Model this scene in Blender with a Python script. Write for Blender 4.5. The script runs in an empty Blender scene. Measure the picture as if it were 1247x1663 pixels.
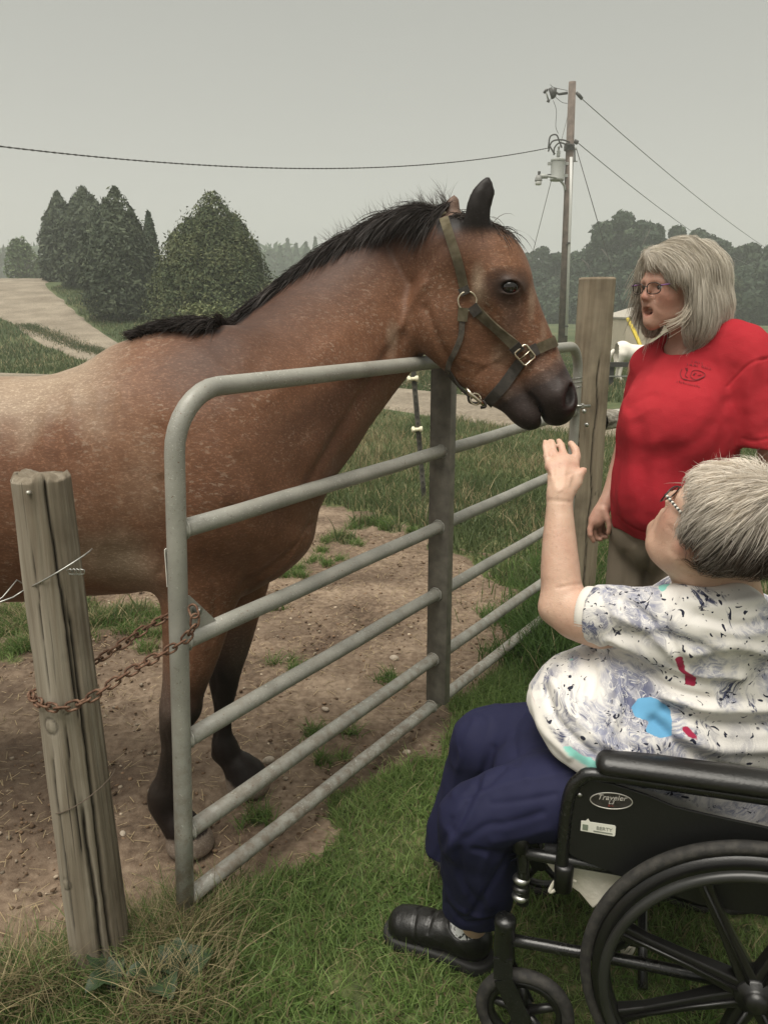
import bpy, bmesh, math, random
import numpy as np
from mathutils import Vector, Matrix
from mathutils.bvhtree import BVHTree

rng = np.random.default_rng(7)
random.seed(7)
scene = bpy.context.scene
COL = scene.collection

# ------------------------------------------------------------------ camera
PITCH = math.radians(14.5)
CAM_Z = 1.5
FOC = 1280.0           # focal length in photo pixels (photo 1247 x 1663)
CX, CY = 623.5, 831.5
cam_data = bpy.data.cameras.new('camera')
cam = bpy.data.objects.new('camera', cam_data)
COL.objects.link(cam)
cam.location = (0, 0, CAM_Z)
cam.rotation_euler = (math.radians(90) - PITCH, 0, 0)
cam_data.sensor_fit = 'VERTICAL'
cam_data.sensor_height = 24.0
cam_data.lens = 24.0 * FOC / 1663.0
cam_data.clip_start = 0.05
cam_data.clip_end = 3000
scene.camera = cam

# ------------------------------------------------------------------ sky, sun, exposure
SUN_EL, SUN_AZ = math.radians(70), math.radians(-28)   # azimuth from +Y, clockwise
world = bpy.data.worlds.new('World')
scene.world = world
world.use_nodes = True
wn, wl = world.node_tree.nodes, world.node_tree.links
for n in list(wn): wn.remove(n)
w_out = wn.new('ShaderNodeOutputWorld')
w_bg = wn.new('ShaderNodeBackground'); w_bg.inputs['Strength'].default_value = 0.1
sky = wn.new('ShaderNodeTexSky'); sky.sky_type = 'NISHITA'
sky.sun_disc = False
sky.sun_elevation = SUN_EL; sky.sun_rotation = SUN_AZ
sky.air_density = 1.2; sky.dust_density = 6.0; sky.ozone_density = 1.0
hs = wn.new('ShaderNodeHueSaturation'); hs.inputs['Saturation'].default_value = 0.15
wl.new(sky.outputs[0], hs.inputs['Color'])
tc = wn.new('ShaderNodeTexCoord')
sp = wn.new('ShaderNodeSeparateXYZ'); wl.new(tc.outputs['Generated'], sp.inputs[0])
rmp = wn.new('ShaderNodeValToRGB')
rmp.color_ramp.elements[0].position = 0.0; rmp.color_ramp.elements[0].color = (0.335, 0.334, 0.305, 1)
rmp.color_ramp.elements[1].position = 1.0; rmp.color_ramp.elements[1].color = (0.52, 0.51, 0.46, 1)
for p_, c_ in ((0.12, (0.325, 0.324, 0.296, 1)), (0.22, (0.283, 0.282, 0.257, 1)), (0.34, (0.244, 0.244, 0.222, 1)), (0.60, (0.36, 0.355, 0.31, 1))):
    e_ = rmp.color_ramp.elements.new(p_); e_.color = c_
wl.new(sp.outputs['Z'], rmp.inputs['Fac'])
mulv = wn.new('ShaderNodeVectorMath'); mulv.operation = 'SCALE'; mulv.inputs['Scale'].default_value = 10.0
wl.new(rmp.outputs['Color'], mulv.inputs[0])
mx = wn.new('ShaderNodeMix'); mx.data_type = 'RGBA'; mx.inputs['Factor'].default_value = 0.92
wl.new(hs.outputs['Color'], mx.inputs['A']); wl.new(mulv.outputs[0], mx.inputs['B'])
wl.new(mx.outputs['Result'], w_bg.inputs['Color']); wl.new(w_bg.outputs[0], w_out.inputs['Surface'])

sun_data = bpy.data.lights.new('sun', 'SUN')
sun_data.energy = 2.5
sun_data.angle = math.radians(45)
sun_data.color = (1.0, 0.95, 0.86)
sun = bpy.data.objects.new('sun', sun_data); COL.objects.link(sun)
SUN_DIR = Vector((math.sin(SUN_AZ) * math.cos(SUN_EL) , math.cos(SUN_AZ) * math.cos(SUN_EL), math.sin(SUN_EL)))
# the bright patch of the smoky sky stands to the left behind the camera
SUN_AZ2 = math.radians(-150)
SUN_DIR = Vector((math.sin(SUN_AZ2) * math.cos(SUN_EL), math.cos(SUN_AZ2) * math.cos(SUN_EL), math.sin(SUN_EL)))
sky.sun_rotation = SUN_AZ2
sun.rotation_euler = SUN_DIR.to_track_quat('Z', 'Y').to_euler()

scene.view_settings.view_transform = 'Standard'
scene.view_settings.look = 'None'
scene.view_settings.gamma = 1
scene.view_settings.exposure = 0.85
scene.view_settings.use_curve_mapping = False
scene.cycles.max_bounces = 6
scene.cycles.volume_bounces = 1
scene.cycles.transparent_max_bounces = 12
try:
    scene.cycles.use_denoising = True
except Exception:
    pass

# ------------------------------------------------------------------ measuring helpers (photo pixel -> place in the world)
SP, CP = math.sin(PITCH), math.cos(PITCH)
def ray(px, py):
    u = (px - CX) / FOC; v = (CY - py) / FOC
    return Vector((u, CP + v * SP, -SP + v * CP))
def P(px, py, y):
    d = ray(px, py); t = y / d.y
    return Vector((d.x * t, y, CAM_Z + d.z * t))
def G(px, py, z=0.0):
    d = ray(px, py); t = (z - CAM_Z) / d.z
    return Vector((d.x * t, d.y * t, z))
def PX(px, py, x):
    d = ray(px, py); t = x / d.x
    return Vector((x, d.y * t, CAM_Z + d.z * t))
def onplane(px, py, o, n):
    d = ray(px, py); c = Vector((0, 0, CAM_Z)); o = Vector(o); n = Vector(n)
    t = (o - c).dot(n) / d.dot(n)
    return c + d * t
def scale_at(p):              # photo pixels per metre at a place
    return FOC / (p[1] * CP + (CAM_Z - p[2]) * SP)
def PR(px, py, y, r):
    p = P(px, py, y)
    return (p.x, p.y, p.z, r / scale_at(p))
def project(V):
    V = np.asarray(V)
    zc = V[:, 1] * CP + (CAM_Z - V[:, 2]) * SP
    up = V[:, 1] * SP + (V[:, 2] - CAM_Z) * CP
    return CX + V[:, 0] / zc * FOC, CY - up / zc * FOC

# ------------------------------------------------------------------ naming helpers
def tag(o, label=None, cat=None, group=None, kind=None):
    if label: o['label'] = label
    if cat: o['category'] = cat
    if group: o['group'] = group
    if kind: o['kind'] = kind
    return o
def empty(name, loc=(0, 0, 0), rz=0.0, label=None, cat=None, group=None):
    o = bpy.data.objects.new(name, None); COL.objects.link(o)
    o.location = loc; o.rotation_euler = (0, 0, rz); o.empty_display_size = 0.1
    return tag(o, label, cat, group)
def link(name, me, mat=None, parent=None, smooth=True):
    if mat is not None and not me.materials:
        for m in (mat if isinstance(mat, (list, tuple)) else [mat]): me.materials.append(m)
    if smooth and len(me.polygons):
        me.polygons.foreach_set('use_smooth', np.ones(len(me.polygons), bool))
    o = bpy.data.objects.new(name, me); COL.objects.link(o)
    if parent is not None:
        o.parent = parent
        # parts are built in world coordinates: undo the parent's placement (at most two levels)
        m = Matrix.LocRotScale(parent.location, parent.rotation_euler, None)
        if parent.parent is not None:
            pp = parent.parent
            m = Matrix.LocRotScale(pp.location, pp.rotation_euler, None) @ parent.matrix_parent_inverse @ m
        o.matrix_parent_inverse = m.inverted()
    return o
def mesh_np(name, V, F, cols=None):
    """V (n,3), F list of tuples or (m,3|4) array"""
    me = bpy.data.meshes.new(name)
    V = np.ascontiguousarray(V, dtype=np.float32)
    if isinstance(F, np.ndarray):
        k = F.shape[1]; n = len(F)
        me.vertices.add(len(V)); me.vertices.foreach_set('co', V.ravel())
        me.loops.add(n * k); me.loops.foreach_set('vertex_index', np.ascontiguousarray(F, dtype=np.int32).ravel())
        me.polygons.add(n); me.polygons.foreach_set('loop_start', np.arange(0, n * k, k, dtype=np.int32))
        me.update(calc_edges=True)
    else:
        me.from_pydata([tuple(map(float, v)) for v in V], [], F)
    if cols is not None:
        set_col(me, cols)
    return me
def set_col(me, cols, name='tint'):
    c = np.ones((len(me.vertices), 4), np.float32); c[:, :3] = cols
    a = me.attributes.new(name, 'FLOAT_COLOR', 'POINT'); a.data.foreach_set('color', c.ravel())
def set_val(me, v, name):
    a = me.attributes.new(name, 'FLOAT', 'POINT'); a.data.foreach_set('value', np.ascontiguousarray(v, dtype=np.float32))

# ------------------------------------------------------------------ numpy noise
def vnoise(p, s, seed=0):
    """value noise, p (n,3), s = cells per metre, result -1..1"""
    q = np.asarray(p, dtype=np.float64) * s + 1000.0 + seed * 17.3
    i = np.floor(q).astype(np.int64); f = q - i; f = f * f * (3 - 2 * f)
    def hsh(a, b, c):
        h = (a * 374761393 + b * 668265263 + c * 2147483647 + seed * 974711) & 0xffffffff
        h = ((h ^ (h >> 13)) * 1274126177) & 0xffffffff
        h = h ^ (h >> 16)
        return (h & 0xffff) / 32767.5 - 1
    r = 0
    for dx in (0, 1):
        for dy in (0, 1):
            for dz in (0, 1):
                w = (f[:, 0] if dx else 1 - f[:, 0]) * (f[:, 1] if dy else 1 - f[:, 1]) * (f[:, 2] if dz else 1 - f[:, 2])
                r = r + w * hsh(i[:, 0] + dx, i[:, 1] + dy, i[:, 2] + dz)
    return r
def fbm(p, s, n=3, seed=0):
    r = 0; a = 1.0; t = 0
    for k in range(n):
        r = r + a * vnoise(p, s * 2 ** k, seed + k); t += a; a *= .5
    return r / t
def sstep(a, b, x):
    t = np.clip((x - a) / (b - a), 0, 1); return t * t * (3 - 2 * t)
def in_poly(x, y, poly):
    ins = np.zeros(np.shape(x), bool); n = len(poly)
    for i in range(n):
        x1, y1 = poly[i][:2]; x2, y2 = poly[(i + 1) % n][:2]
        c = ((y1 > y) != (y2 > y)) & (x < (x2 - x1) * (y - y1) / (y2 - y1 + 1e-12) + x1)
        ins ^= c
    return ins
def seg_dist(p, pts):
    """distance of points p (n,k) to a polyline, k-dimensional"""
    p = np.asarray(p, float); d = np.full(len(p), 1e9); pts = np.asarray(pts, float)
    for a, b in zip(pts[:-1], pts[1:]):
        ab = b - a; t = np.clip(((p - a) @ ab) / max(ab @ ab, 1e-12), 0, 1)
        d = np.minimum(d, np.linalg.norm(p - a - t[:, None] * ab, axis=1))
    return d
def catmull(pts, n=6):
    pts = [np.array(p, float) for p in pts]
    if len(pts) < 3: 
        return [pts[0] + (pts[-1] - pts[0]) * i / n for i in range(n + 1)]
    ext = [2 * pts[0] - pts[1]] + pts + [2 * pts[-1] - pts[-2]]
    out = []
    for i in range(1, len(ext) - 2):
        p0, p1, p2, p3 = ext[i - 1:i + 3]
        for k in range(n):
            t = k / n
            out.append(.5 * ((2 * p1) + (-p0 + p2) * t + (2 * p0 - 5 * p1 + 4 * p2 - p3) * t * t + (-p0 + 3 * p1 - 3 * p2 + p3) * t ** 3))
    out.append(pts[-1]); return out

# ------------------------------------------------------------------ smooth solid modelling on a grid
class Solid:
    def __init__(self, lo, hi, h):
        self.lo = np.array(lo, float); self.h = h
        self.n = np.ceil((np.array(hi) - self.lo) / h).astype(int) + 1
        self.F = np.full(self.n, 1.0, np.float32)
    def _box(self, lo, hi):
        a = np.clip(np.floor((np.array(lo) - self.lo) / self.h).astype(int), 0, self.n - 1)
        b = np.clip(np.ceil((np.array(hi) - self.lo) / self.h).astype(int) + 1, 1, self.n)
        if np.any(b <= a): return None
        g = [(self.lo[i] + np.arange(a[i], b[i]) * self.h).astype(np.float32) for i in range(3)]
        X = g[0][:, None, None]; Y = g[1][None, :, None]; Z = g[2][None, None, :]
        return tuple(slice(a[i], b[i]) for i in range(3)), X, Y, Z
    def _put(self, sl, d, k, op):
        A = self.F[sl]
        if op == 'add':
            if k <= 0: self.F[sl] = np.minimum(A, d); return
            h = np.clip(.5 + .5 * (A - d) / k, 0, 1)
            self.F[sl] = A * (1 - h) + d * h - k * h * (1 - h)
        else:
            if k <= 0: self.F[sl] = np.maximum(A, -d); return
            h = np.clip(.5 - .5 * (A + d) / k, 0, 1)
            self.F[sl] = A * (1 - h) + (-d) * h + k * h * (1 - h)
    def chain(self, pts, k=.02, u=None, s=1.0, op='add', sub=1):
        """pts: (x,y,z,r[,s]) tube of changing radius; across direction u its thickness is scaled by s"""
        pts = [tuple(p) if len(p) > 4 else tuple(p) + (s,) for p in pts]
        if sub > 1: pts = catmull(pts, sub)
        pts = [np.array(p, float) for p in pts]
        R = max(p[3] * max(1, p[4]) for p in pts) + k + 3 * self.h
        lo = np.min([p[:3] for p in pts], 0) - R; hi = np.max([p[:3] for p in pts], 0) + R
        b = self._box(lo, hi)
        if b is None: return
        sl, X, Y, Z = b
        best = None
        uu = None if u is None else np.array(u, float) / np.linalg.norm(u)
        if len(pts) == 1: pts = [pts[0], pts[0] + np.array([1e-5, 0, 0, 0, 0])]
        for p, q in zip(pts[:-1], pts[1:]):
            ba = q[:3] - p[:3]; L = max(float(ba @ ba), 1e-12)
            dx, dy, dz = X - np.float32(p[0]), Y - np.float32(p[1]), Z - np.float32(p[2])
            t = np.clip((dx * ba[0] + dy * ba[1] + dz * ba[2]) / L, 0, 1).astype(np.float32)
            qx, qy, qz = dx - t * np.float32(ba[0]), dy - t * np.float32(ba[1]), dz - t * np.float32(ba[2])
            l2 = qx * qx + qy * qy + qz * qz
            r = np.float32(p[3]) + t * np.float32(q[3] - p[3])
            if uu is not None:
                sc = np.float32(p[4]) + t * np.float32(q[4] - p[4])
                qu = qx * np.float32(uu[0]) + qy * np.float32(uu[1]) + qz * np.float32(uu[2])
                l2 = l2 + qu * qu * (1 / (sc * sc) - 1)
                d = (np.sqrt(np.maximum(l2, 0)) - r) * np.minimum(sc, 1)
            else:
                d = np.sqrt(l2) - r
            best = d if best is None else np.minimum(best, d)
        self._put(sl, best, k, op)
    def ell(self, c, r, k=.02, R=None, op='add'):
        """ellipsoid centre c, radii r, R = 3x3 rows are its axes"""
        c = np.array(c[:3], float); r = np.array(r, float)
        m = max(r) + k + 3 * self.h
        b = self._box(c - m, c + m)
        if b is None: return
        sl, X, Y, Z = b
        dx, dy, dz = X - np.float32(c[0]), Y - np.float32(c[1]), Z - np.float32(c[2])
        if R is None: a = (dx + 0 * dy + 0 * dz, dy + 0 * dx + 0 * dz, dz + 0 * dx + 0 * dy)
        else:
            R = np.array(R, float); R = R / np.linalg.norm(R, axis=1)[:, None]
            a = tuple(dx * np.float32(R[i, 0]) + dy * np.float32(R[i, 1]) + dz * np.float32(R[i, 2]) for i in range(3))
        k0 = np.sqrt(sum((a[i] / np.float32(r[i])) ** 2 for i in range(3)))
        k1 = np.sqrt(sum((a[i] / np.float32(r[i] ** 2)) ** 2 for i in range(3)))
        d = np.where(k1 > 1e-6, k0 * (k0 - 1) / np.maximum(k1, 1e-6), -min(r)).astype(np.float32)
        self._put(sl, d, k, op)
    def box(self, c, r, k=.01, R=None, op='add', rad=.01):
        c = np.array(c[:3], float); r = np.array(r, float)
        m = np.linalg.norm(r) + k + 3 * self.h
        b = self._box(c - m, c + m)
        if b is None: return
        sl, X, Y, Z = b
        dx, dy, dz = X - np.float32(c[0]), Y - np.float32(c[1]), Z - np.float32(c[2])
        R = np.eye(3) if R is None else np.array(R, float); R = R / np.linalg.norm(R, axis=1)[:, None]
        a = [np.abs(dx * np.float32(R[i, 0]) + dy * np.float32(R[i, 1]) + dz * np.float32(R[i, 2])) - np.float32(r[i] - rad) for i in range(3)]
        d = np.sqrt(sum(np.maximum(q, 0) ** 2 for q in a)) + np.minimum(np.maximum(np.maximum(a[0], a[1]), a[2]), 0) - rad
        self._put(sl, d, k, op)
    def cut(self, o, n, k=.0):
        """keep the side of the plane that n points away from"""
        X = (self.lo[0] + np.arange(self.n[0]) * self.h)[:, None, None]
        Y = (self.lo[1] + np.arange(self.n[1]) * self.h)[None, :, None]
        Z = (self.lo[2] + np.arange(self.n[2]) * self.h)[None, None, :]
        n = np.array(n, float); n /= np.linalg.norm(n); o = np.array(o, float)
        d = ((X - o[0]) * n[0] + (Y - o[1]) * n[1] + (Z - o[2]) * n[2]).astype(np.float32)
        if k <= 0: self.F = np.maximum(self.F, d)
        else:
            h = np.clip(.5 - .5 * (self.F - d) / k, 0, 1)
            self.F = self.F * (1 - h) + d * h + k * h * (1 - h)
    def mesh_data(self):
        F = self.F; ins = F < 0; N = self.n; cells = N - 1
        ids, pos = [], []; quads = []; 
        for ax in range(3):
            o = [0, 1, 2]; o.remove(ax); b, c = o
            sl0 = [slice(None)] * 3; sl1 = [slice(None)] * 3
            sl0[ax] = slice(0, -1); sl1[ax] = slice(1, None)
            A = ins[tuple(sl0)]; B = ins[tuple(sl1)]
            E = np.argwhere(A != B)
            ok = (E[:, b] >= 1) & (E[:, b] < cells[b]) & (E[:, c] >= 1) & (E[:, c] < cells[c])
            E = E[ok]
            if len(E) == 0: continue
            E1 = E.copy(); E1[:, ax] += 1
            fa = F[E[:, 0], E[:, 1], E[:, 2]]; fb = F[E1[:, 0], E1[:, 1], E1[:, 2]]
            t = fa / (fa - fb)
            p = E.astype(np.float64); p[:, ax] += t
            q = []
            for (db, dc) in ((-1, -1), (0, -1), (0, 0), (-1, 0)):
                cc = E.copy(); cc[:, b] += db; cc[:, c] += dc
                lin = (cc[:, 0] * cells[1] + cc[:, 1]) * cells[2] + cc[:, 2]
                ids.append(lin); pos.append(p); q.append(lin)
            q = np.stack(q, 1)
            flip = ~A[E[:, 0], E[:, 1], E[:, 2]] if ax != 1 else A[E[:, 0], E[:, 1], E[:, 2]]
            q[flip] = q[flip][:, ::-1]
            quads.append(q)
        ids = np.concatenate(ids); pos = np.concatenate(pos); quads = np.concatenate(quads)
        uq, inv = np.unique(ids, return_inverse=True)
        cnt = np.bincount(inv, minlength=len(uq))
        V = np.stack([np.bincount(inv, pos[:, i], minlength=len(uq)) / cnt for i in range(3)], 1)
        V = self.lo + V * self.h
        Q = np.searchsorted(uq, quads)
        return V, Q
def largest(V, Q, keep=1, minsize=0):
    """drop stray islands"""
    n = len(V); lab = np.arange(n)
    e = np.concatenate([Q[:, [0, 1]], Q[:, [1, 2]], Q[:, [2, 3]], Q[:, [3, 0]]])
    for _ in range(400):
        m = np.minimum(lab[e[:, 0]], lab[e[:, 1]]); old = lab.copy()
        np.minimum.at(lab, e[:, 0], m); np.minimum.at(lab, e[:, 1], m)
        lab = lab[lab]; lab = lab[lab]
        if np.array_equal(old, lab): break
    u, c = np.unique(lab, return_counts=True)
    good = u[np.argsort(-c)[:keep]]
    kv = np.isin(lab, good); remap = np.cumsum(kv) - 1
    Q = Q[kv[Q].all(1)]
    return V[kv], remap[Q]
def vnormals(V, Q):
    a = V[Q[:, 2]] - V[Q[:, 0]]; b = V[Q[:, 3]] - V[Q[:, 1]]
    fn = np.cross(a, b); N = np.zeros_like(V)
    for i in range(4):
        for j in range(3): N[:, j] += np.bincount(Q[:, i], fn[:, j], minlength=len(V))
    return N / np.maximum(np.linalg.norm(N, axis=1), 1e-12)[:, None]
def relax(V, Q, it=2, lam=.5):
    e = np.concatenate([Q[:, [0, 1]], Q[:, [1, 2]], Q[:, [2, 3]], Q[:, [3, 0]]])
    cnt = np.bincount(e[:, 0], minlength=len(V)) + np.bincount(e[:, 1], minlength=len(V))
    for _ in range(it):
        S = np.stack([np.bincount(e[:, 0], V[e[:, 1], j], minlength=len(V)) + np.bincount(e[:, 1], V[e[:, 0], j], minlength=len(V)) for j in range(3)], 1)
        V = V + lam * (S / np.maximum(cnt, 1)[:, None] - V)
    return V
def crease(V, N, pts, y, w, hgt, facing=True):
    """raise (or press, hgt < 0) a fold along a line given in photo pixels at depth y; w, hgt in metres"""
    pts = [P(p[0], p[1], y if len(p) < 3 else p[2]) for p in pts]
    px, py = project(V)
    q = np.array([(CX + p.x / (p.y * CP + (CAM_Z - p.z) * SP) * FOC, CY - (p.y * SP + (p.z - CAM_Z) * CP) / (p.y * CP + (CAM_Z - p.z) * SP) * FOC) for p in pts])
    q = np.array(catmull(q, 5))
    s = scale_at(pts[0])
    d = seg_dist(np.stack([px, py], 1), q) / s
    a = hgt * np.exp(-(d / w) ** 2)
    if facing:
        vd = V - np.array([0, 0, CAM_Z]); vd /= np.linalg.norm(vd, axis=1)[:, None]
        a = a * np.clip(-(N * vd).sum(1) * 2.5, 0, 1)
    return V + N * a[:, None]

# ------------------------------------------------------------------ plain mesh builder
class MB:
    def __init__(self): self.v = []; self.f = []
    def add(self, vs, fs):
        b = len(self.v); self.v += [tuple(v) for v in vs]; self.f += [tuple(i + b for i in f) for f in fs]; return self
    def box(self, c, s, R=None, bev=0.0):
        """c centre, s half sizes, R 3x3 columns; bev chamfers every edge"""
        R = Matrix.Identity(3) if R is None else R; c = Vector(c)
        if bev <= 0:
            vs = [c + R @ Vector((sx * s[0], sy * s[1], sz * s[2])) for sx in (-1, 1) for sy in (-1, 1) for sz in (-1, 1)]
            return self.add(vs, [(0, 1, 3, 2), (4, 6, 7, 5), (0, 4, 5, 1), (2, 3, 7, 6), (0, 2, 6, 4), (1, 5, 7, 3)])
        bm = bmesh.new(); bmesh.ops.create_cube(bm, size=2)
        for v in bm.verts: v.co = Vector((v.co.x * s[0], v.co.y * s[1], v.co.z * s[2]))
        bmesh.ops.bevel(bm, geom=list(bm.edges), offset=bev, segments=2, affect='EDGES', profile=.5)
        bm.verts.ensure_lookup_table()
        vs = [c + R @ v.co for v in bm.verts]; fs = [tuple(v.index for v in f.verts) for f in bm.faces]
        bm.verts.index_update(); fs = [tuple(v.index for v in f.verts) for f in bm.faces]
        bm.free(); return self.add(vs, fs)
    def tube(self, pts, r, n=10, cap=True, closed=False, up=None, sx=1.0):
        """tube along pts; r number or list; sx squashes the second axis"""
        pts = [Vector(p) for p in pts]; m = len(pts)
        rr = r if isinstance(r, (list, tuple, np.ndarray)) else [r] * m
        tang = []
        for i in range(m):
            if closed: t = pts[(i + 1) % m] - pts[i - 1]
            else: t = pts[min(i + 1, m - 1)] - pts[max(i - 1, 0)]
            tang.append(t.normalized() if t.length > 1e-9 else Vector((0, 0, 1)))
        a = Vector(up) if up is not None else (Vector((0, 0, 1)) if abs(tang[0].z) < .9 else Vector((1, 0, 0)))
        e = (a - tang[0] * a.dot(tang[0])).normalized()
        vs = []
        for i in range(m):
            if up is not None: e = Vector(up) - tang[i] * Vector(up).dot(tang[i])
            else: e = e - tang[i] * e.dot(tang[i])
            e = e.normalized() if e.length > 1e-9 else Vector((1, 0, 0))
            g = tang[i].cross(e)
            for k in range(n):
                an = 2 * math.pi * k / n
                vs.append(pts[i] + (e * math.cos(an) + g * math.sin(an) * sx) * rr[i])
        fs = []
        for i in range(m if closed else m - 1):
            for k in range(n):
                a0 = i * n + k; a1 = i * n + (k + 1) % n; j = (i + 1) % m
                fs.append((a0, a1, j * n + (k + 1) % n, j * n + k))
        if cap and not closed:
            fs.append(tuple(range(n - 1, -1, -1))); fs.append(tuple((m - 1) * n + k for k in range(n)))
        return self.add(vs, fs)
    def lathe(self, o, axis, prof, n=24, closed=False):
        """prof: list of (along axis, radius)"""
        o = Vector(o); ax = Vector(axis).normalized()
        a = Vector((0, 0, 1)) if abs(ax.z) < .9 else Vector((1, 0, 0))
        e = (a - ax * a.dot(ax)).normalized(); g = ax.cross(e); m = len(prof)
        vs = [o + ax * h + (e * math.cos(2 * math.pi * k / n) + g * math.sin(2 * math.pi * k / n)) * r for h, r in prof for k in range(n)]
        fs = []
        for i in range(m if closed else m - 1):
            for k in range(n):
                j = (i + 1) % m
                fs.append((i * n + k, i * n + (k + 1) % n, j * n + (k + 1) % n, j * n + k))
        if not closed:
            if prof[0][1] > 1e-5: fs.append(tuple(range(n - 1, -1, -1)))
            if prof[-1][1] > 1e-5: fs.append(tuple((m - 1) * n + k for k in range(n)))
        return self.add(vs, fs)
    def prism(self, poly, o, e1, e2, th):
        """flat outline poly [(a,b)] in the plane o+a*e1+b*e2, thickness th along e1 x e2 (centred)"""
        o, e1, e2 = Vector(o), Vector(e1), Vector(e2); nn = e1.cross(e2).normalized(); m = len(poly)
        vs = [o + e1 * a + e2 * b + nn * s for s in (-th / 2, th / 2) for a, b in poly]
        fs = [tuple(range(m - 1, -1, -1)), tuple(range(m, 2 * m))] + [(i, (i + 1) % m, m + (i + 1) % m, m + i) for i in range(m)]
        return self.add(vs, fs)
    def build(self, name, mat=None, parent=None, smooth=False, auto=None):
        me = bpy.data.meshes.new(name); me.from_pydata([tuple(v) for v in self.v], [], self.f)
        bm = bmesh.new(); bm.from_mesh(me); bmesh.ops.recalc_face_normals(bm, faces=bm.faces); bm.to_mesh(me); bm.free()
        o = link(name, me, mat, parent, smooth or auto is not None)
        if auto is not None:
            try: me.set_sharp_from_angle(angle=math.radians(auto))
            except Exception: pass
        return o

# ------------------------------------------------------------------ materials
def lin(r, g, b): 
    f = lambda c: ((c / 255 + .055) / 1.055) ** 2.4 if c / 255 > .04045 else c / 255 / 12.92
    return (f(r), f(g), f(b), 1)
def c4(c): return tuple(c) + (1,) if len(c) == 3 else tuple(c)
class NT:
    def __init__(self, name):
        self.m = bpy.data.materials.new(name); self.m.use_nodes = True
        self.t = self.m.node_tree; self.n = self.t.nodes; self.l = self.t.links
        self.b = self.n['Principled BSDF']; self.out = self.n['Material Output']
        self.tc = self.n.new('ShaderNodeTexCoord')
    def noise(self, scale, detail=4, rough=.55, dist=0.0, vec=None):
        x = self.n.new('ShaderNodeTexNoise'); x.inputs['Scale'].default_value = scale
        x.inputs['Detail'].default_value = detail; x.inputs['Roughness'].default_value = rough; x.inputs['Distortion'].default_value = dist
        self.l.new(vec if vec is not None else self.tc.outputs['Object'], x.inputs['Vector']); return x.outputs['Fac']
    def voro(self, scale, feature='F1', vec=None, out='Distance', rand=1.0):
        x = self.n.new('ShaderNodeTexVoronoi'); x.feature = feature; x.inputs['Scale'].default_value = scale
        x.inputs['Randomness'].default_value = rand
        self.l.new(vec if vec is not None else self.tc.outputs['Object'], x.inputs['Vector']); return x.outputs[out]
    def wave(self, scale, dist=0, detail=2, dscale=1, vec=None, d='X'):
        x = self.n.new('ShaderNodeTexWave'); x.bands_direction = d
        x.inputs['Scale'].default_value = scale; x.inputs['Distortion'].default_value = dist
        x.inputs['Detail'].default_value = detail; x.inputs['Detail Scale'].default_value = dscale
        self.l.new(vec if vec is not None else self.tc.outputs['Object'], x.inputs['Vector']); return x.outputs['Fac']
    def mapping(self, scale=(1, 1, 1), rot=(0, 0, 0), loc=(0, 0, 0), src=None):
        x = self.n.new('ShaderNodeMapping'); x.inputs['Scale'].default_value = scale; x.inputs['Rotation'].default_value = rot
        x.inputs['Location'].default_value = loc
        self.l.new(src if src is not None else self.tc.outputs['Object'], x.inputs['Vector']); return x.outputs[0]
    def ramp(self, fac, stops, interp='LINEAR'):
        x = self.n.new('ShaderNodeValToRGB'); cr = x.color_ramp; cr.interpolation = interp
        cr.elements[0].position = stops[0][0]; cr.elements[0].color = c4(stops[0][1])
        cr.elements[1].position = stops[-1][0]; cr.elements[1].color = c4(stops[-1][1])
        for p, c in stops[1:-1]:
            e = cr.elements.new(p); e.color = c4(c)
        self.l.new(fac, x.inputs['Fac']); return x.outputs['Color']
    def fr(self, fac, a, b, lo=0.0, hi=1.0):
        x = self.n.new('ShaderNodeMapRange'); x.inputs['From Min'].default_value = a; x.inputs['From Max'].default_value = b
        x.inputs['To Min'].default_value = lo; x.inputs['To Max'].default_value = hi
        self.l.new(fac, x.inputs['Value']); return x.outputs['Result']
    def mix(self, fac, a, b, mode='MIX'):
        x = self.n.new('ShaderNodeMix'); x.data_type = 'RGBA'; x.blend_type = mode
        for s, v in (('Factor', fac), ('A', a), ('B', b)):
            if isinstance(v, (int, float)): x.inputs[s].default_value = v if s == 'Factor' else (v, v, v, 1)
            elif isinstance(v, (tuple, list)): x.inputs[s].default_value = c4(v)
            else: self.l.new(v, x.inputs[s])
        return x.outputs['Result']
    def math(self, op, a, b=0.0, clamp=False):
        x = self.n.new('ShaderNodeMath'); x.operation = op; x.use_clamp = clamp
        for i, v in enumerate((a, b)):
            if isinstance(v, (int, float)): x.inputs[i].default_value = v
            else: self.l.new(v, x.inputs[i])
        return x.outputs[0]
    def attr(self, name, out='Color'):
        x = self.n.new('ShaderNodeAttribute'); x.attribute_name = name; return x.outputs[out]
    def bump(self, h, dist=.002, strength=1.0):
        x = self.n.new('ShaderNodeBump'); x.inputs['Distance'].default_value = dist; x.inputs['Strength'].default_value = strength
        self.l.new(h, x.inputs['Height']); self.l.new(x.outputs[0], self.b.inputs['Normal']); return x
    def set(self, **kw):
        for k, v in kw.items():
            k = {'base': 'Base Color', 'rough': 'Roughness', 'metal': 'Metallic', 'spec': 'Specular IOR Level', 'sheen': 'Sheen Weight', 'trans': 'Transmission Weight', 'alpha': 'Alpha', 'coat': 'Coat Weight', 'sss': 'Subsurface Weight'}[k]
            if isinstance(v, (int, float)): self.b.inputs[k].default_value = v
            elif isinstance(v, (tuple, list)): self.b.inputs[k].default_value = c4(v)
            else: self.l.new(v, self.b.inputs[k])
        return self
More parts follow.
